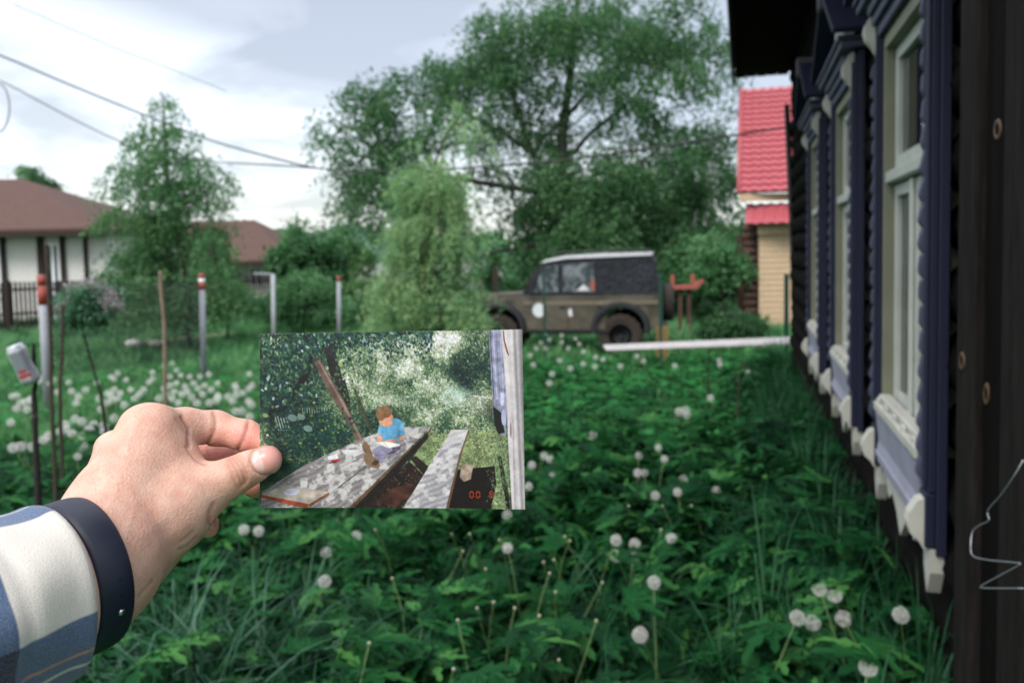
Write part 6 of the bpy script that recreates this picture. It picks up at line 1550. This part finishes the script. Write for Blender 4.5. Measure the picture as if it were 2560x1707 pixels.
# ================================================================== ground vegetation
def kit(name, objs):
    c = bpy.data.collections.new(name)
    for o in objs: c.objects.link(o)
    return c
def proto(name, V, F, mats, mi=None):
    me = mesh_fast(name, np.array(V), F, mats, mi); return bpy.data.objects.new(name, me)
def scatter(name, label, P, rot, scl, idx, coll):
    me = bpy.data.meshes.new(name); me.vertices.add(len(P)); me.vertices.foreach_set('co', np.asarray(P, dtype=np.float32).ravel())
    a = me.attributes.new('rot', 'FLOAT_VECTOR', 'POINT'); a.data.foreach_set('vector', np.asarray(rot, dtype=np.float32).ravel())
    a = me.attributes.new('scl', 'FLOAT_VECTOR', 'POINT'); a.data.foreach_set('vector', np.asarray(scl, dtype=np.float32).ravel())
    a = me.attributes.new('idx', 'INT', 'POINT'); a.data.foreach_set('value', np.asarray(idx, dtype=np.int32))
    o = link(name, me); g = bpy.data.node_groups.new(name, 'GeometryNodeTree')
    g.interface.new_socket('Geometry', in_out='INPUT', socket_type='NodeSocketGeometry'); g.interface.new_socket('Geometry', in_out='OUTPUT', socket_type='NodeSocketGeometry')
    gi = g.nodes.new('NodeGroupInput'); go = g.nodes.new('NodeGroupOutput'); ip = g.nodes.new('GeometryNodeInstanceOnPoints'); ci = g.nodes.new('GeometryNodeCollectionInfo')
    ci.inputs['Collection'].default_value = coll; ci.inputs['Separate Children'].default_value = True; ci.inputs['Reset Children'].default_value = True
    def na(nm, ty):
        n = g.nodes.new('GeometryNodeInputNamedAttribute'); n.data_type = ty; n.inputs['Name'].default_value = nm; return n.outputs['Attribute']
    e2r = g.nodes.new('FunctionNodeEulerToRotation'); g.links.new(na('rot', 'FLOAT_VECTOR'), e2r.inputs[0])
    g.links.new(gi.outputs[0], ip.inputs['Points']); g.links.new(ci.outputs[0], ip.inputs['Instance']); ip.inputs['Pick Instance'].default_value = True
    g.links.new(na('idx', 'INT'), ip.inputs['Instance Index']); g.links.new(e2r.outputs[0], ip.inputs['Rotation']); g.links.new(na('scl', 'FLOAT_VECTOR'), ip.inputs['Scale'])
    g.links.new(ip.outputs[0], go.inputs[0]); md = o.modifiers.new('scatter', 'NODES'); md.node_group = g
    return tag(o, label, None, None, 'stuff')
# greens: bluish in the photograph
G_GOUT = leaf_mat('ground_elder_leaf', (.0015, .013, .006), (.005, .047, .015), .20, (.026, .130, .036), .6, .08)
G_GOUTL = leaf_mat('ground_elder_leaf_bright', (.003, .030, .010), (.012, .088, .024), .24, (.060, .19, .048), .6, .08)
G_GOUTB = leaf_mat('ground_elder_leaf_brightest', (.020, .165, .044), (.036, .235, .062), .34, (.075, .30, .085), .6, .1)  # brightest leaf greens, for the cover further back
G_GRASS = leaf_mat('long_grass', (.005, .038, .016), (.014, .075, .030), .24, (.060, .150, .080), .5, .15)
G_CLUMP = leaf_mat('pale_blade', (.006, .044, .022), (.024, .095, .052), .25, (.095, .21, .14), .45, .3)
G_TURF = leaf_mat('meadow_grass', (.075, .235, .085), (.12, .31, .12), .34, (.20, .38, .15), .5, .3)
G_DRY = leaf_mat('pale_stalk', (.12, .15, .06), (.20, .20, .10), .2)
def leaflet(V, F, o, d, s_, n, L, Wd, rs, lobes=3, sag=.25):
    """lobed leaflet folded along its midrib."""
    k = len(V); m_ = 5
    outl = [(.0, .0), (.14, .30), (.32, .50), (.36, .22), (.58, .44), (.63, .17), (.84, .22), (1.0, 0)]
    mids = []
    for t_, w in outl:
        c = o+d*L*t_-n*(sag*L*t_*t_); mids.append(len(V)); V.append(c)
        if 0 < t_ < 1:
            V.append(c+s_*Wd*w+n*Wd*.16*w+d*L*.05); V.append(c-s_*Wd*w+n*Wd*.16*w+d*L*.05)
    idx = mids
    for i in range(len(outl)-1):
        a, b = idx[i], idx[i+1]
        if i == 0: F += [(a, b, b+1), (a, b+2, b)]
        elif i == len(outl)-2: F += [(a, b, a+1), (a, a+2, b)]
        else: F += [(a, b, b+1, a+1), (a, a+2, b+2, b)]
def weed(seed, n=9, H=.25, R=.16, L=.085):
    rs = np.random.RandomState(seed); V = []; F = []
    for i in range(n):
        az = rs.uniform(0, 2*math.pi); tilt = rs.uniform(.15, .9); h = H*rs.uniform(.45, 1.1); rr = R*rs.uniform(.2, 1.1)
        top = np.array([math.cos(az)*rr, math.sin(az)*rr, h]); out = np.array([math.cos(az), math.sin(az), 0])
        d0 = out*math.cos(tilt*.6)+np.array([0, 0, math.sin(.35-tilt*.6)]); d0 /= np.linalg.norm(d0); s0 = np.cross(d0, (0, 0, 1)); s0 /= np.linalg.norm(s0); n0 = np.cross(s0, d0)
        b = np.array([out[0]*.02, out[1]*.02, 0]); w = .0018; k = len(V); mid = (b+top)/2+np.array([0, 0, .03]); V += [b-s0*w, b+s0*w, mid+s0*w, mid-s0*w, top+s0*w, top-s0*w]; F += [(k, k+1, k+2, k+3), (k+3, k+2, k+4, k+5)]
        for j, an in enumerate((-1.15, -.55, 0, .55, 1.15)):
            dd = d0*math.cos(an)+s0*math.sin(an); ss = np.cross(n0, dd)*-1; nn = n0+rs.normal(0, .15, 3); nn /= np.linalg.norm(nn)
            leaflet(V, F, top, dd, ss, nn, L*(1.35-.25*abs(an))*rs.uniform(.85, 1.2), L*.52, rs, 3, rs.uniform(.1, .45))
    return V, F
def broad(seed, n=7):
    rs = np.random.RandomState(seed); V = []; F = []
    for i in range(n):
        az = rs.uniform(0, 6.28); out = np.array([math.cos(az), math.sin(az), 0]); el = rs.uniform(.3, 1.1); d0 = out*math.cos(el)+np.array([0, 0, math.sin(el)]); s0 = np.cross(d0, (0, 0, 1)); s0 /= np.linalg.norm(s0); n0 = np.cross(s0, d0)
        L = rs.uniform(.14, .30); W_ = L*rs.uniform(.16, .30); k = len(V); m_ = 8
        for j in range(m_+1):
            t_ = j/m_; c = out*.02+d0*L*t_+n0*(-.35*L*t_*t_)+np.array([0, 0, .06]); w = W_*math.sin(math.pi*min(1, t_**.8))*(1+.12*math.sin(j*2.6)); V += [c, c+s0*w+n0*w*.25, c-s0*w+n0*w*.25]
        for j in range(m_): a = k+3*j; F += [(a, a+3, a+4, a+1), (a, a+2, a+5, a+3)]
    return V, F
def blades(seed, n, H, spread, w, arch=.5, base=.03):
    rs = np.random.RandomState(seed); V = []; F = []
    for i in range(n):
        az = rs.uniform(0, 2*math.pi); o = np.array([math.cos(az), math.sin(az), 0])*rs.uniform(0, base); az2 = az+rs.normal(0, .6); out = np.array([math.cos(az2), math.sin(az2), 0]); s_ = np.cross(out, (0, 0, 1)); h = H*rs.uniform(.5, 1.1); sp = spread*rs.uniform(.3, 1.2); ar = arch*rs.uniform(.5, 1.5)
        k = len(V); m_ = 6
        for j in range(m_):
            t_ = j/(m_-1); c = o+out*sp*t_**1.7+np.array([0, 0, h*(t_-ar*t_**3)]); ww = w*(1-t_**2)*(.6+.4*min(1, t_*4))+.0003; V += [c-s_*ww, c+s_*ww]
        for j in range(m_-1): F.append((k+2*j, k+2*j+1, k+2*j+3, k+2*j+2))
    return V, F
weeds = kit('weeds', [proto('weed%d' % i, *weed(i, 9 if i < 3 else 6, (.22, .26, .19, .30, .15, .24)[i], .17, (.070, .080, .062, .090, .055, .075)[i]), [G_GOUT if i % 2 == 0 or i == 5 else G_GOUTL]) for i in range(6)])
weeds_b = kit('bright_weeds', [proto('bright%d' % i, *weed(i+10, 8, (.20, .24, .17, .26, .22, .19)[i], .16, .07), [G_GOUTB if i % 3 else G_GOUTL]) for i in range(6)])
broad_k = kit('broad_leaves', [proto('broad%d' % i, *broad(i+30), [G_GOUTL if i == 1 else G_GOUT]) for i in range(3)])
long_k = kit('long_grass', [proto('long%d' % i, *blades(20+i, 26, (.50, .62, .44, .55)[i], .30, .0042, .55, .05), [G_GRASS]) for i in range(4)])
wallw_k = kit('wall_weeds', [proto('rank%d' % i, *(broad(i+50, 8) if i < 2 else weed(i+50, 9, .36, .18, .10)), [G_GOUT]) for i in range(4)])
tall_k = kit('tall_grass', [proto('tall%d' % i, *blades(70+i, 22, (.78, .92, .66)[i], .26, .0048, .30, .05), [G_GRASS]) for i in range(3)])
clump_k = kit('pale_grass', [proto('pale%d' % i, *blades(90+i, 30, (.55, .66, .48)[i], .42, .0048, .62, .05), [G_CLUMP]) for i in range(3)])
turf_k = kit('turf', [proto('turf%d' % i, *blades(40+i, 26, (.26, .34, .20, .30)[i], .14, .0035, .35, .09), [G_TURF if i != 3 else G_GRASS]) for i in range(4)])
def wall_gap(P):      # signed distance out from the log wall
    return (P[:, :2]@HNn[:2])+LW
def field(n, y0, y1, kx, rs, fn=None):
    y = y0+(y1-y0)*np.sqrt(rs.rand(n)*(1-(y0/y1)**2)+(y0/y1)**2)*1.0 if False else rs.uniform(y0, y1, n)
    x = rs.uniform(-kx, kx, n)*(y+1.2)
    P = np.stack([x, y, gza(x, y)], -1)
    return P
rs = np.random.RandomState(77)
def area_field(dens_fn, y0, y1, kx, nmax, rs):
    P = field(nmax, y0, y1, kx, rs); keep = rs.rand(len(P)) < dens_fn(P)*(P[:, 1]+1.2)/(y1+1.2)
    P = P[keep]; g = wall_gap(P); s_ = P[:, :2]@HA[:2]
    ok = (g > .03) | (s_ > 11.6); ok &= ~((g < .24) & (s_ < 2.0)); return P[ok]
def mk(name, label, P, coll, nk, s0, s1, rs, tilt=.15, zs=None):
    n = len(P); rot = np.stack([rs.normal(0, tilt, n), rs.normal(0, tilt, n), rs.uniform(0, 6.283, n)], -1); s_ = rs.uniform(s0, s1, n); S = np.stack([s_, s_, s_ if zs is None else s_*zs], -1)
    return scatter(name, label, P, rot, S, rs.randint(0, nk, n), coll)
def vn(P, f, ph): return .5+.5*np.sin(P[:, 0]*f+ph)*np.cos(P[:, 1]*f*.8+ph*1.7)
# leafy weeds: close by everywhere, a dense bright carpet on the right further back
def d_near(P):
    pxl = P[:, 0]/np.maximum(P[:, 1], .3); left = np.clip((-pxl-.30)/.2, 0, 1)*np.clip((P[:, 1]-4.5)/2, 0, 1); hole = (vn(P, 2.3, .4)*vn(P, 1.1, 2.) > .42)
    return np.where(hole, .12, 1.0)*(1-.80*left)
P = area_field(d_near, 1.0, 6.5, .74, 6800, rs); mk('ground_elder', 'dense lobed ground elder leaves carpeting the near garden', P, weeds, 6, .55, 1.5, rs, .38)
P = area_field(lambda P: .25+.75*(vn(P, 2.9, 1.4) > .6), 1.2, 7.0, .74, 1500, rs); mk('broad_weeds', 'taller broad leaved weeds among the ground elder', P, broad_k, 3, .6, 1.3, rs, .3)
P = area_field(lambda P: .2+.8*(vn(P, 3.3, .7) > .6), 1.2, 8.0, .74, 2400, rs); mk('grass_tufts', 'loose blades of grass sticking up between the weeds', P, long_k, 4, .45, .85, rs, .3)
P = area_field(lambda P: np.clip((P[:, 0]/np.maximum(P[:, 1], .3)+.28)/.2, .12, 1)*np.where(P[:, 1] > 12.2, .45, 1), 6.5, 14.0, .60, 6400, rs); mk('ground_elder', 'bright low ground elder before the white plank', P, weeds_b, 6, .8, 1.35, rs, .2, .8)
# long blades along the wall and lower left
def d_long(P):
    g = wall_gap(P); a = .6*np.exp(-(g/.50)**2)*np.clip((8.5-P[:, 1])/4, 0, 1); b = np.exp(-(((P[:, 0]+1.15)/.50)**2+((P[:, 1]-2.75)/.60)**2)); return np.clip(a*1.2+b*1.4+.05*(vn(P, 1.7, 3.) > .55), 0, 1)
P = area_field(d_long, 1.2, 9.0, .74, 13000, rs); mk('long_grass', 'long arching bluish grass blades near the log wall and under the arm', P, long_k, 4, .7, 1.2, rs, .25)
P = area_field(lambda P: np.exp(-(np.abs(wall_gap(P)-.08)/.22)**2)*(P[:, 1] < 11.5)*(.45+.55*vn(P, 3.1, .3)), 1.6, 11.5, .60, 14000, rs); mk('wall_grass', 'tall lush grass growing up against the foot of the log wall', P, tall_k, 3, .70, 1.10, rs, .22)
P = area_field(lambda P: np.exp(-(np.abs(wall_gap(P)-.20)/.32)**2)*(P[:, 1] < 11.0)*np.clip((P[:, 1]-2.9)/.9, .12, 1), 1.6, 11.0, .60, 9000, rs); mk('wall_weeds', 'rank broad leaved weeds crowding along the log wall', P, wallw_k, 4, .75, 1.4, rs, .35)
P = area_field(lambda P: np.exp(-(((P[:, 0]+1.20)/.42)**2+((P[:, 1]-2.65)/.45)**2)), 1.4, 4.0, .74, 3000, rs); mk('grass_clump', 'big arching clump of pale bluish grass below the wrist', P, clump_k, 3, .85, 1.3, rs, .3)
# meadow
def d_meadow(P):
    pxl = P[:, 0]/np.maximum(P[:, 1], .3); l = np.clip((-pxl-.05)/.15, .10, 1); far = P[:, 1] > 14; return np.where(far, 1.0, l)*.9
P = area_field(d_meadow, 4.2, 13.0, .72, 9500, rs); mk('meadow_grass', 'meadow grass in the left half of the garden', P, turf_k, 4, .8, 1.4, rs, .2)
P = area_field(d_meadow, 13.0, 34.0, .75, 20000, rs); mk('far_grass', 'shaggy grass running back to the fences', P, turf_k, 4, 1.1, 2.2, rs, .2, .75)

# ================================================================== dandelions
t = NT('dandelion_fluff'); em = t.pbr((.82, .82, .80), .9, 0, None, .1); tr = t.n('ShaderNodeBsdfTranslucent'); tr.inputs[0].default_value = (.8, .8, .78, 1); mx = t.n('ShaderNodeMixShader'); mx.inputs[0].default_value = .4
t.l(em.outputs[0], mx.inputs[1]); t.l(tr.outputs[0], mx.inputs[2]); t.l(mx.outputs[0], t.out.inputs[0]); M_FLUFF = t.m
t = NT('dandelion_core'); t.pbr((.16, .13, .07), .9); M_CORE = t.m
t = NT('dandelion_stem'); v = t.coord((1, 1, 1)); t.pbr(t.ramp(t.noise(v, 12, 3), [(.3, (.075, .15, .05)), (.7, (.15, .22, .085))]), .55); M_STEM = t.m
t = NT('receptacle'); t.pbr((.52, .48, .38), .9); M_RECEP = t.m
def clock(seed, frac=1.0, half=False, R=.021):
    rs = np.random.RandomState(seed); V = []; F = []; M = []
    for i in range(5):
        for k in range(8): th = math.pi*i/4; V.append((.0045*math.sin(th)*math.cos(k*math.pi/4), .0045*math.sin(th)*math.sin(k*math.pi/4), .004*math.cos(th)))
    for i in range(4):
        for k in range(8): F.append((i*8+k, (i+1)*8+k, (i+1)*8+(k+1) % 8, i*8+(k+1) % 8)); M.append(1)
    n = 62; gold = math.pi*(3-math.sqrt(5))
    for i in range(n):
        z_ = 1-2*(i+.5)/n; r_ = math.sqrt(1-z_*z_); d = np.array([r_*math.cos(gold*i), r_*math.sin(gold*i), z_]); d += rs.normal(0, .06, 3); d /= np.linalg.norm(d)
        if half and d[2] > .15: continue
        if rs.rand() > frac: continue
        a = np.cross(d, rs.normal(size=3)); a /= np.linalg.norm(a); b = np.cross(d, a); rr = R*rs.uniform(.86, 1.04); p = d*rr*.80
        k = len(V); V += [d*.004+a*.00015, d*.004-a*.00015, p]; F.append((k, k+1, k+2)); M.append(0)
        for q in range(7):
            an = 2*math.pi*q/7+rs.rand()*.3; e = a*math.cos(an)+b*math.sin(an); f = a*-math.sin(an)+b*math.cos(an); tip = p+d*rr*.22+e*.0078; k = len(V); V += [p, tip+f*.00058, tip-f*.00058]; F.append((k, k+1, k+2)); M.append(0)
    return mesh_fast('seed_head', np.array(V), [tuple(f) for f in F], [M_FLUFF, M_CORE], M)
def bald(seed):
    mb = MB(); mb.tube([(0, 0, -.004), (0, 0, -.001), (0, 0, .002), (0, 0, .0045)], [.002, .0058, .0062, .003], 10, 0)
    for k in range(9): a = k*.7; mb.tube([(0.004*math.cos(a), .004*math.sin(a), -.001), (.010*math.cos(a), .010*math.sin(a), -.010)], [.0012, .0004], 4, 1, cap=False)
    return mb.mesh('receptacle', [M_RECEP, M_STEM], True)
def stem_mesh(seed, L):
    rs = np.random.RandomState(seed); P = [(0, 0, 0)]; a = rs.uniform(0, 6.28); 
    for i in range(1, 5): t_ = i/4; P.append((math.cos(a)*.11*t_**1.6*L/.35+.012*math.sin(t_*5), math.sin(a)*.11*t_**1.6*L/.35, L*t_))
    mb = MB(); mb.tube(spline(P, 3), list(np.linspace(.0026, .0018, 13)), 6); me = mb.mesh('stem', [M_STEM], True); return me, np.array(P[-1])
CL = [clock(1), clock(2, .85), clock(3, .95, False, .019), clock(4, 1, True), clock(5, .55)]
BD = [bald(1)]
ST = [stem_mesh(60+i, L) for i, L in enumerate((.30, .36, .42, .48, .27))]
def hit(px, py, h):
    D = FWD + RIGHT*((px-CX)/FPX) - UP*((py-CY)/FPX); lo, hi = .8, 60
    for _ in range(50):
        m_ = (lo+hi)/2; P = EYE+D*m_
        if P[2] > gz(0, P[1])+h: lo = m_
        else: hi = m_
    return EYE+D*lo
dand_n = 0
def dandelion(px, py, h, kind, label, group, s_=1.0, name='dandelion', cat='dandelion'):
    """px, py where the head is seen in 2352-wide picture units, h its height above the soil."""
    global dand_n
    h += .03; P = hit(px*VP, py*VP, h); i = min(range(len(ST)), key=lambda k: abs(ST[k][1][2]-h)+rnd.random()*.05)
    me, tip = ST[i]; k = h/tip[2]; rz = rnd.uniform(0, 6.28); c_, s2 = math.cos(rz), math.sin(rz); tp = np.array([tip[0]*c_-tip[1]*s2, tip[0]*s2+tip[1]*c_, tip[2]])*k
    base = P-tp; root = thing(name, label, cat, base, group, rz); lean = rnd.uniform(-.1, .1)
    o = link('stem', me, root); o.scale = (k, k, k)
    hd = link('seed_head' if kind < 5 else 'receptacle', CL[kind] if kind < 5 else BD[0], root, tip*k); s_ = s_*(1.15 if P[1] < 5.5 else 1.62); hd.scale = (s_, s_, s_); hd.rotation_euler = (rnd.uniform(-.4, .4), rnd.uniform(-.4, .4), rnd.uniform(0, 6))
    dand_n += 1
GR = 'white dandelion clocks standing in the garden'
NEAR = [(560, 1216, .38, 0, 'left one of two white dandelion clocks side by side right of the wrist'), (594, 1219, .38, 0, 'right one of two white dandelion clocks side by side right of the wrist'), (818, 1231, .38, 1, 'white dandelion clock just below the lower edge of the print'),
 (746, 1335, .40, 0, 'round white dandelion clock on a tall stem below the print, beside the grass tuft'), (749, 1268, .34, 4, 'ragged thin dandelion clock above the round one below the print'), (1166, 1258, .40, 2, 'small dandelion clock below the right corner of the print'), (1165, 1182, .36, 4, 'dandelion clock touching the lower right corner of the print'),
 (1415, 1240, .42, 0, 'upper left clock in the cluster of four dandelion clocks'), (1458, 1249, .42, 1, 'upper right clock in the cluster of four dandelion clocks'), (1415, 1276, .40, 0, 'lower left clock in the cluster of four dandelion clocks'), (1456, 1279, .38, 4, 'half hidden lower right clock in the cluster of four'),
 (1542, 1236, .42, 2, 'lone dandelion clock right of the cluster of four'), (1502, 1337, .42, 0, 'fluffy dandelion clock below the cluster of four'), (1470, 1457, .44, 0, 'perfectly round large dandelion clock near the bottom edge of the garden'), (1512, 1028, .40, 2, 'dandelion clock at the top of the little column of three'),
 (1467, 1046, .40, 4, 'dandelion clock left of the little column of three'), (1526, 1054, .40, 2, 'middle dandelion clock of the little column of three'), (1464, 1086, .40, 0, 'bright dandelion clock on a bent stem above the leaf pair'), (1480, 1086, .39, 4, 'ragged dandelion clock touching a brighter one on a bent stem'), (1505, 1138, .38, 1, 'broad flattened dandelion clock below the little column'),
 (1556, 1130, .40, 2, 'small clock right of the broad flattened one'), (1645, 1127, .38, 4, 'thin dandelion clock in the leaves toward the wall'), (1570, 1100, .36, 4, 'sparse clock above the small one right of the flattened one'), (1222, 1068, .40, 0, 'largest clock right beside the edge of the print'), (1250, 1047, .40, 0, 'upper clock of the pair right of the print'), (1263, 1054, .39, 1, 'lower clock of the pair right of the print'),
 (1268, 1094, .38, 2, 'clock under the pair right of the print'), (1214, 1117, .40, 2, 'clock half tucked behind the right edge of the print'), (1560, 945, .38, 0, 'left clock in the tight bunch of three in mid garden'), (1575, 942, .40, 1, 'top clock in the tight bunch of three in mid garden'), (1578, 953, .36, 1, 'lower clock in the tight bunch of three in mid garden'),
 (1632, 914, .40, 2, 'single clock between the bunch of three and the house'), (1718, 856, .40, 1, 'single clock nearest the log house in the bright cover'), (1652, 828, .40, 1, 'upper clock of the stacked pair before the white plank'), (1654, 838, .36, 1, 'lower clock of the stacked pair before the white plank'),
 (1882, 1352, .48, 3, 'half blown clock shaped like a cup beneath the window, left one'), (1917, 1366, .48, 3, 'half blown clock shaped like a cup beneath the window, right one'), (1831, 1418, .45, 1, 'round clock left of the ragged clock below the window'), (1867, 1430, .44, 4, 'ragged clock beside a round clock below the window'), (1937, 1420, .48, 4, 'sparse brown centred clock on a slanting stem below the window'),
 (2069, 1412, .50, 0, 'large round clock nearest the porch boards'), (1994, 1532, .48, 3, 'large half blown clock at the bottom edge toward the porch'), (1362, 1000, .34, 4, 'small faint clock near the dark hollow in the leaves'),
 (540, 885, .42, 0, 'clock between the stake and the print, upper one'), (557, 903, .42, 2, 'clock between the stake and the print, lower one'), (541, 945, .42, 1, 'clock just above the index finger'), (573, 957, .42, 0, 'clock in the gap between index finger and print'), (1262, 880, .40, 1, 'clock right of the print beside the tyre'), (1268, 859, .40, 2, 'clock above its twin right of the print')]
for px, py, h, k, lb in NEAR: dandelion(px, py, h, k, lb, GR)
def scat(n, box, seed, label, hmin=.30, hmax=.46, kinds=(0, 1, 2, 0, 1), lst=None):
    rs = np.random.RandomState(seed)
    for i in range(n):
        dandelion(rs.uniform(box[0], box[2]), rs.uniform(box[1], box[3]), rs.uniform(hmin, hmax), kinds[rs.randint(len(kinds))], label, GR)
ORD = 'first second third fourth fifth sixth seventh eighth ninth tenth eleventh twelfth thirteenth fourteenth fifteenth sixteenth seventeenth eighteenth nineteenth twentieth'.split()
def rows(lst, size, where, grp, kindf, h=.42, word='dandelion clock', **kw):
    """label each by its row (upper, middle, lower) and its place counted from the left in that row."""
    ys = sorted(p[1] for p in lst); n = len(ys); c1, c2 = ys[n//3], ys[2*n//3]; R = {0: [], 1: [], 2: []}
    for k, (x, y) in enumerate(lst): R[0 if y < c1 else (1 if y < c2 else 2)].append((x, y, k))
    for r_, nm in ((0, 'upper'), (1, 'middle'), (2, 'lower')):
        for i, (x, y, k) in enumerate(sorted(R[r_])):
            dandelion(x, y, h if not callable(h) else h(), kindf(k), '%s %s %s, %s from left in %s row' % (size, word, where, ORD[i], nm), grp, **kw)
rows([(30, 1028), (48, 1025), (100, 1010), (112, 1000), (75, 1025), (165, 995), (188, 968), (205, 985), (190, 1000), (150, 985), (238, 978), (240, 990), (215, 975), (190, 1025), (25, 970), (38, 938), (48, 925), (28, 910), (62, 940), (178, 1048)], 'large', 'left of the knuckles', GR, lambda k: k % 3)
rows([(150, 975), (172, 962), (140, 990), (255, 908), (245, 925), (270, 915), (262, 895), (228, 915), (175, 925), (180, 910), (262, 960), (232, 940), (285, 930), (258, 918), (276, 903), (248, 903)], 'white', 'round the foot of the lilac stem', GR, lambda k: k % 3)
rows([(270, 857), (262, 870), (290, 872), (255, 865), (350, 870), (342, 878), (390, 885), (405, 850), (415, 862), (425, 888), (380, 905), (400, 900), (445, 880), (455, 892), (430, 900), (378, 892), (365, 915), (395, 915), (480, 860), (460, 865), (470, 885), (485, 895), (440, 912), (410, 925), (452, 925), (480, 925), (500, 915), (395, 835), (378, 840), (320, 905), (330, 895), (310, 915), (300, 895), (465, 905), (435, 865), (405, 880), (418, 905), (390, 865), (500, 880), (350, 855)], 'small', 'in the grass behind the knuckles', GR, lambda k: k % 3)
rows([(1218, 816), (1242, 787), (1290, 786), (1340, 808), (1368, 820), (1385, 826), (1463, 818), (1478, 829), (1330, 790), (1305, 800), (1285, 828), (1340, 836), (1425, 842), (1366, 842), (1232, 800), (1262, 780), (1252, 800), (1322, 778), (1290, 770), (1252, 768), (1550, 840), (1310, 846), (1225, 838)], 'small', 'in front of the jeep', GR, lambda k: k % 3)
def rnd_pts(n, box, seed):
    rs = np.random.RandomState(seed); return [(rs.uniform(box[0], box[2]), rs.uniform(box[1], box[3])) for _ in range(n)]
rows(rnd_pts(14, (20, 862, 250, 925), 5), 'blurred', 'behind the can and stakes', GR, lambda k: (0, 1, 2)[k % 3])
rows(rnd_pts(12, (490, 855, 590, 945), 6), 'faint', 'in the grass left of the print', GR, lambda k: (0, 1, 2)[k % 3])
GB = 'bald dandelion stalks with spent heads'
BALD = [(540, 315), (605, 415), (645, 315), (820, 350), (1205, 330), (1235, 355), (1080, 480), (1140, 465), (1115, 545), (740, 520), (685, 600), (1150, 655), (690, 750), (575, 820), (1390, 825), (1425, 600), (1770, 290), (1580, 150), (1780, 150), (90, 290), (190, 575), (55, 955), (1055, 795), (1170, 1055), (550, 1108), (785, 715), (910, 750), (1950, 150)]
rows([((900+x/2.352)/VP, (1200+y/2.352)/VP) for x, y in BALD], 'spent', 'among the near leaves', GB, lambda k: 5, lambda: rnd.uniform(.34, .44), 'bald stalk', s_=.72, name='dandelion_stalk', cat='dandelion stalk')
print('DANDELIONS', dand_n)
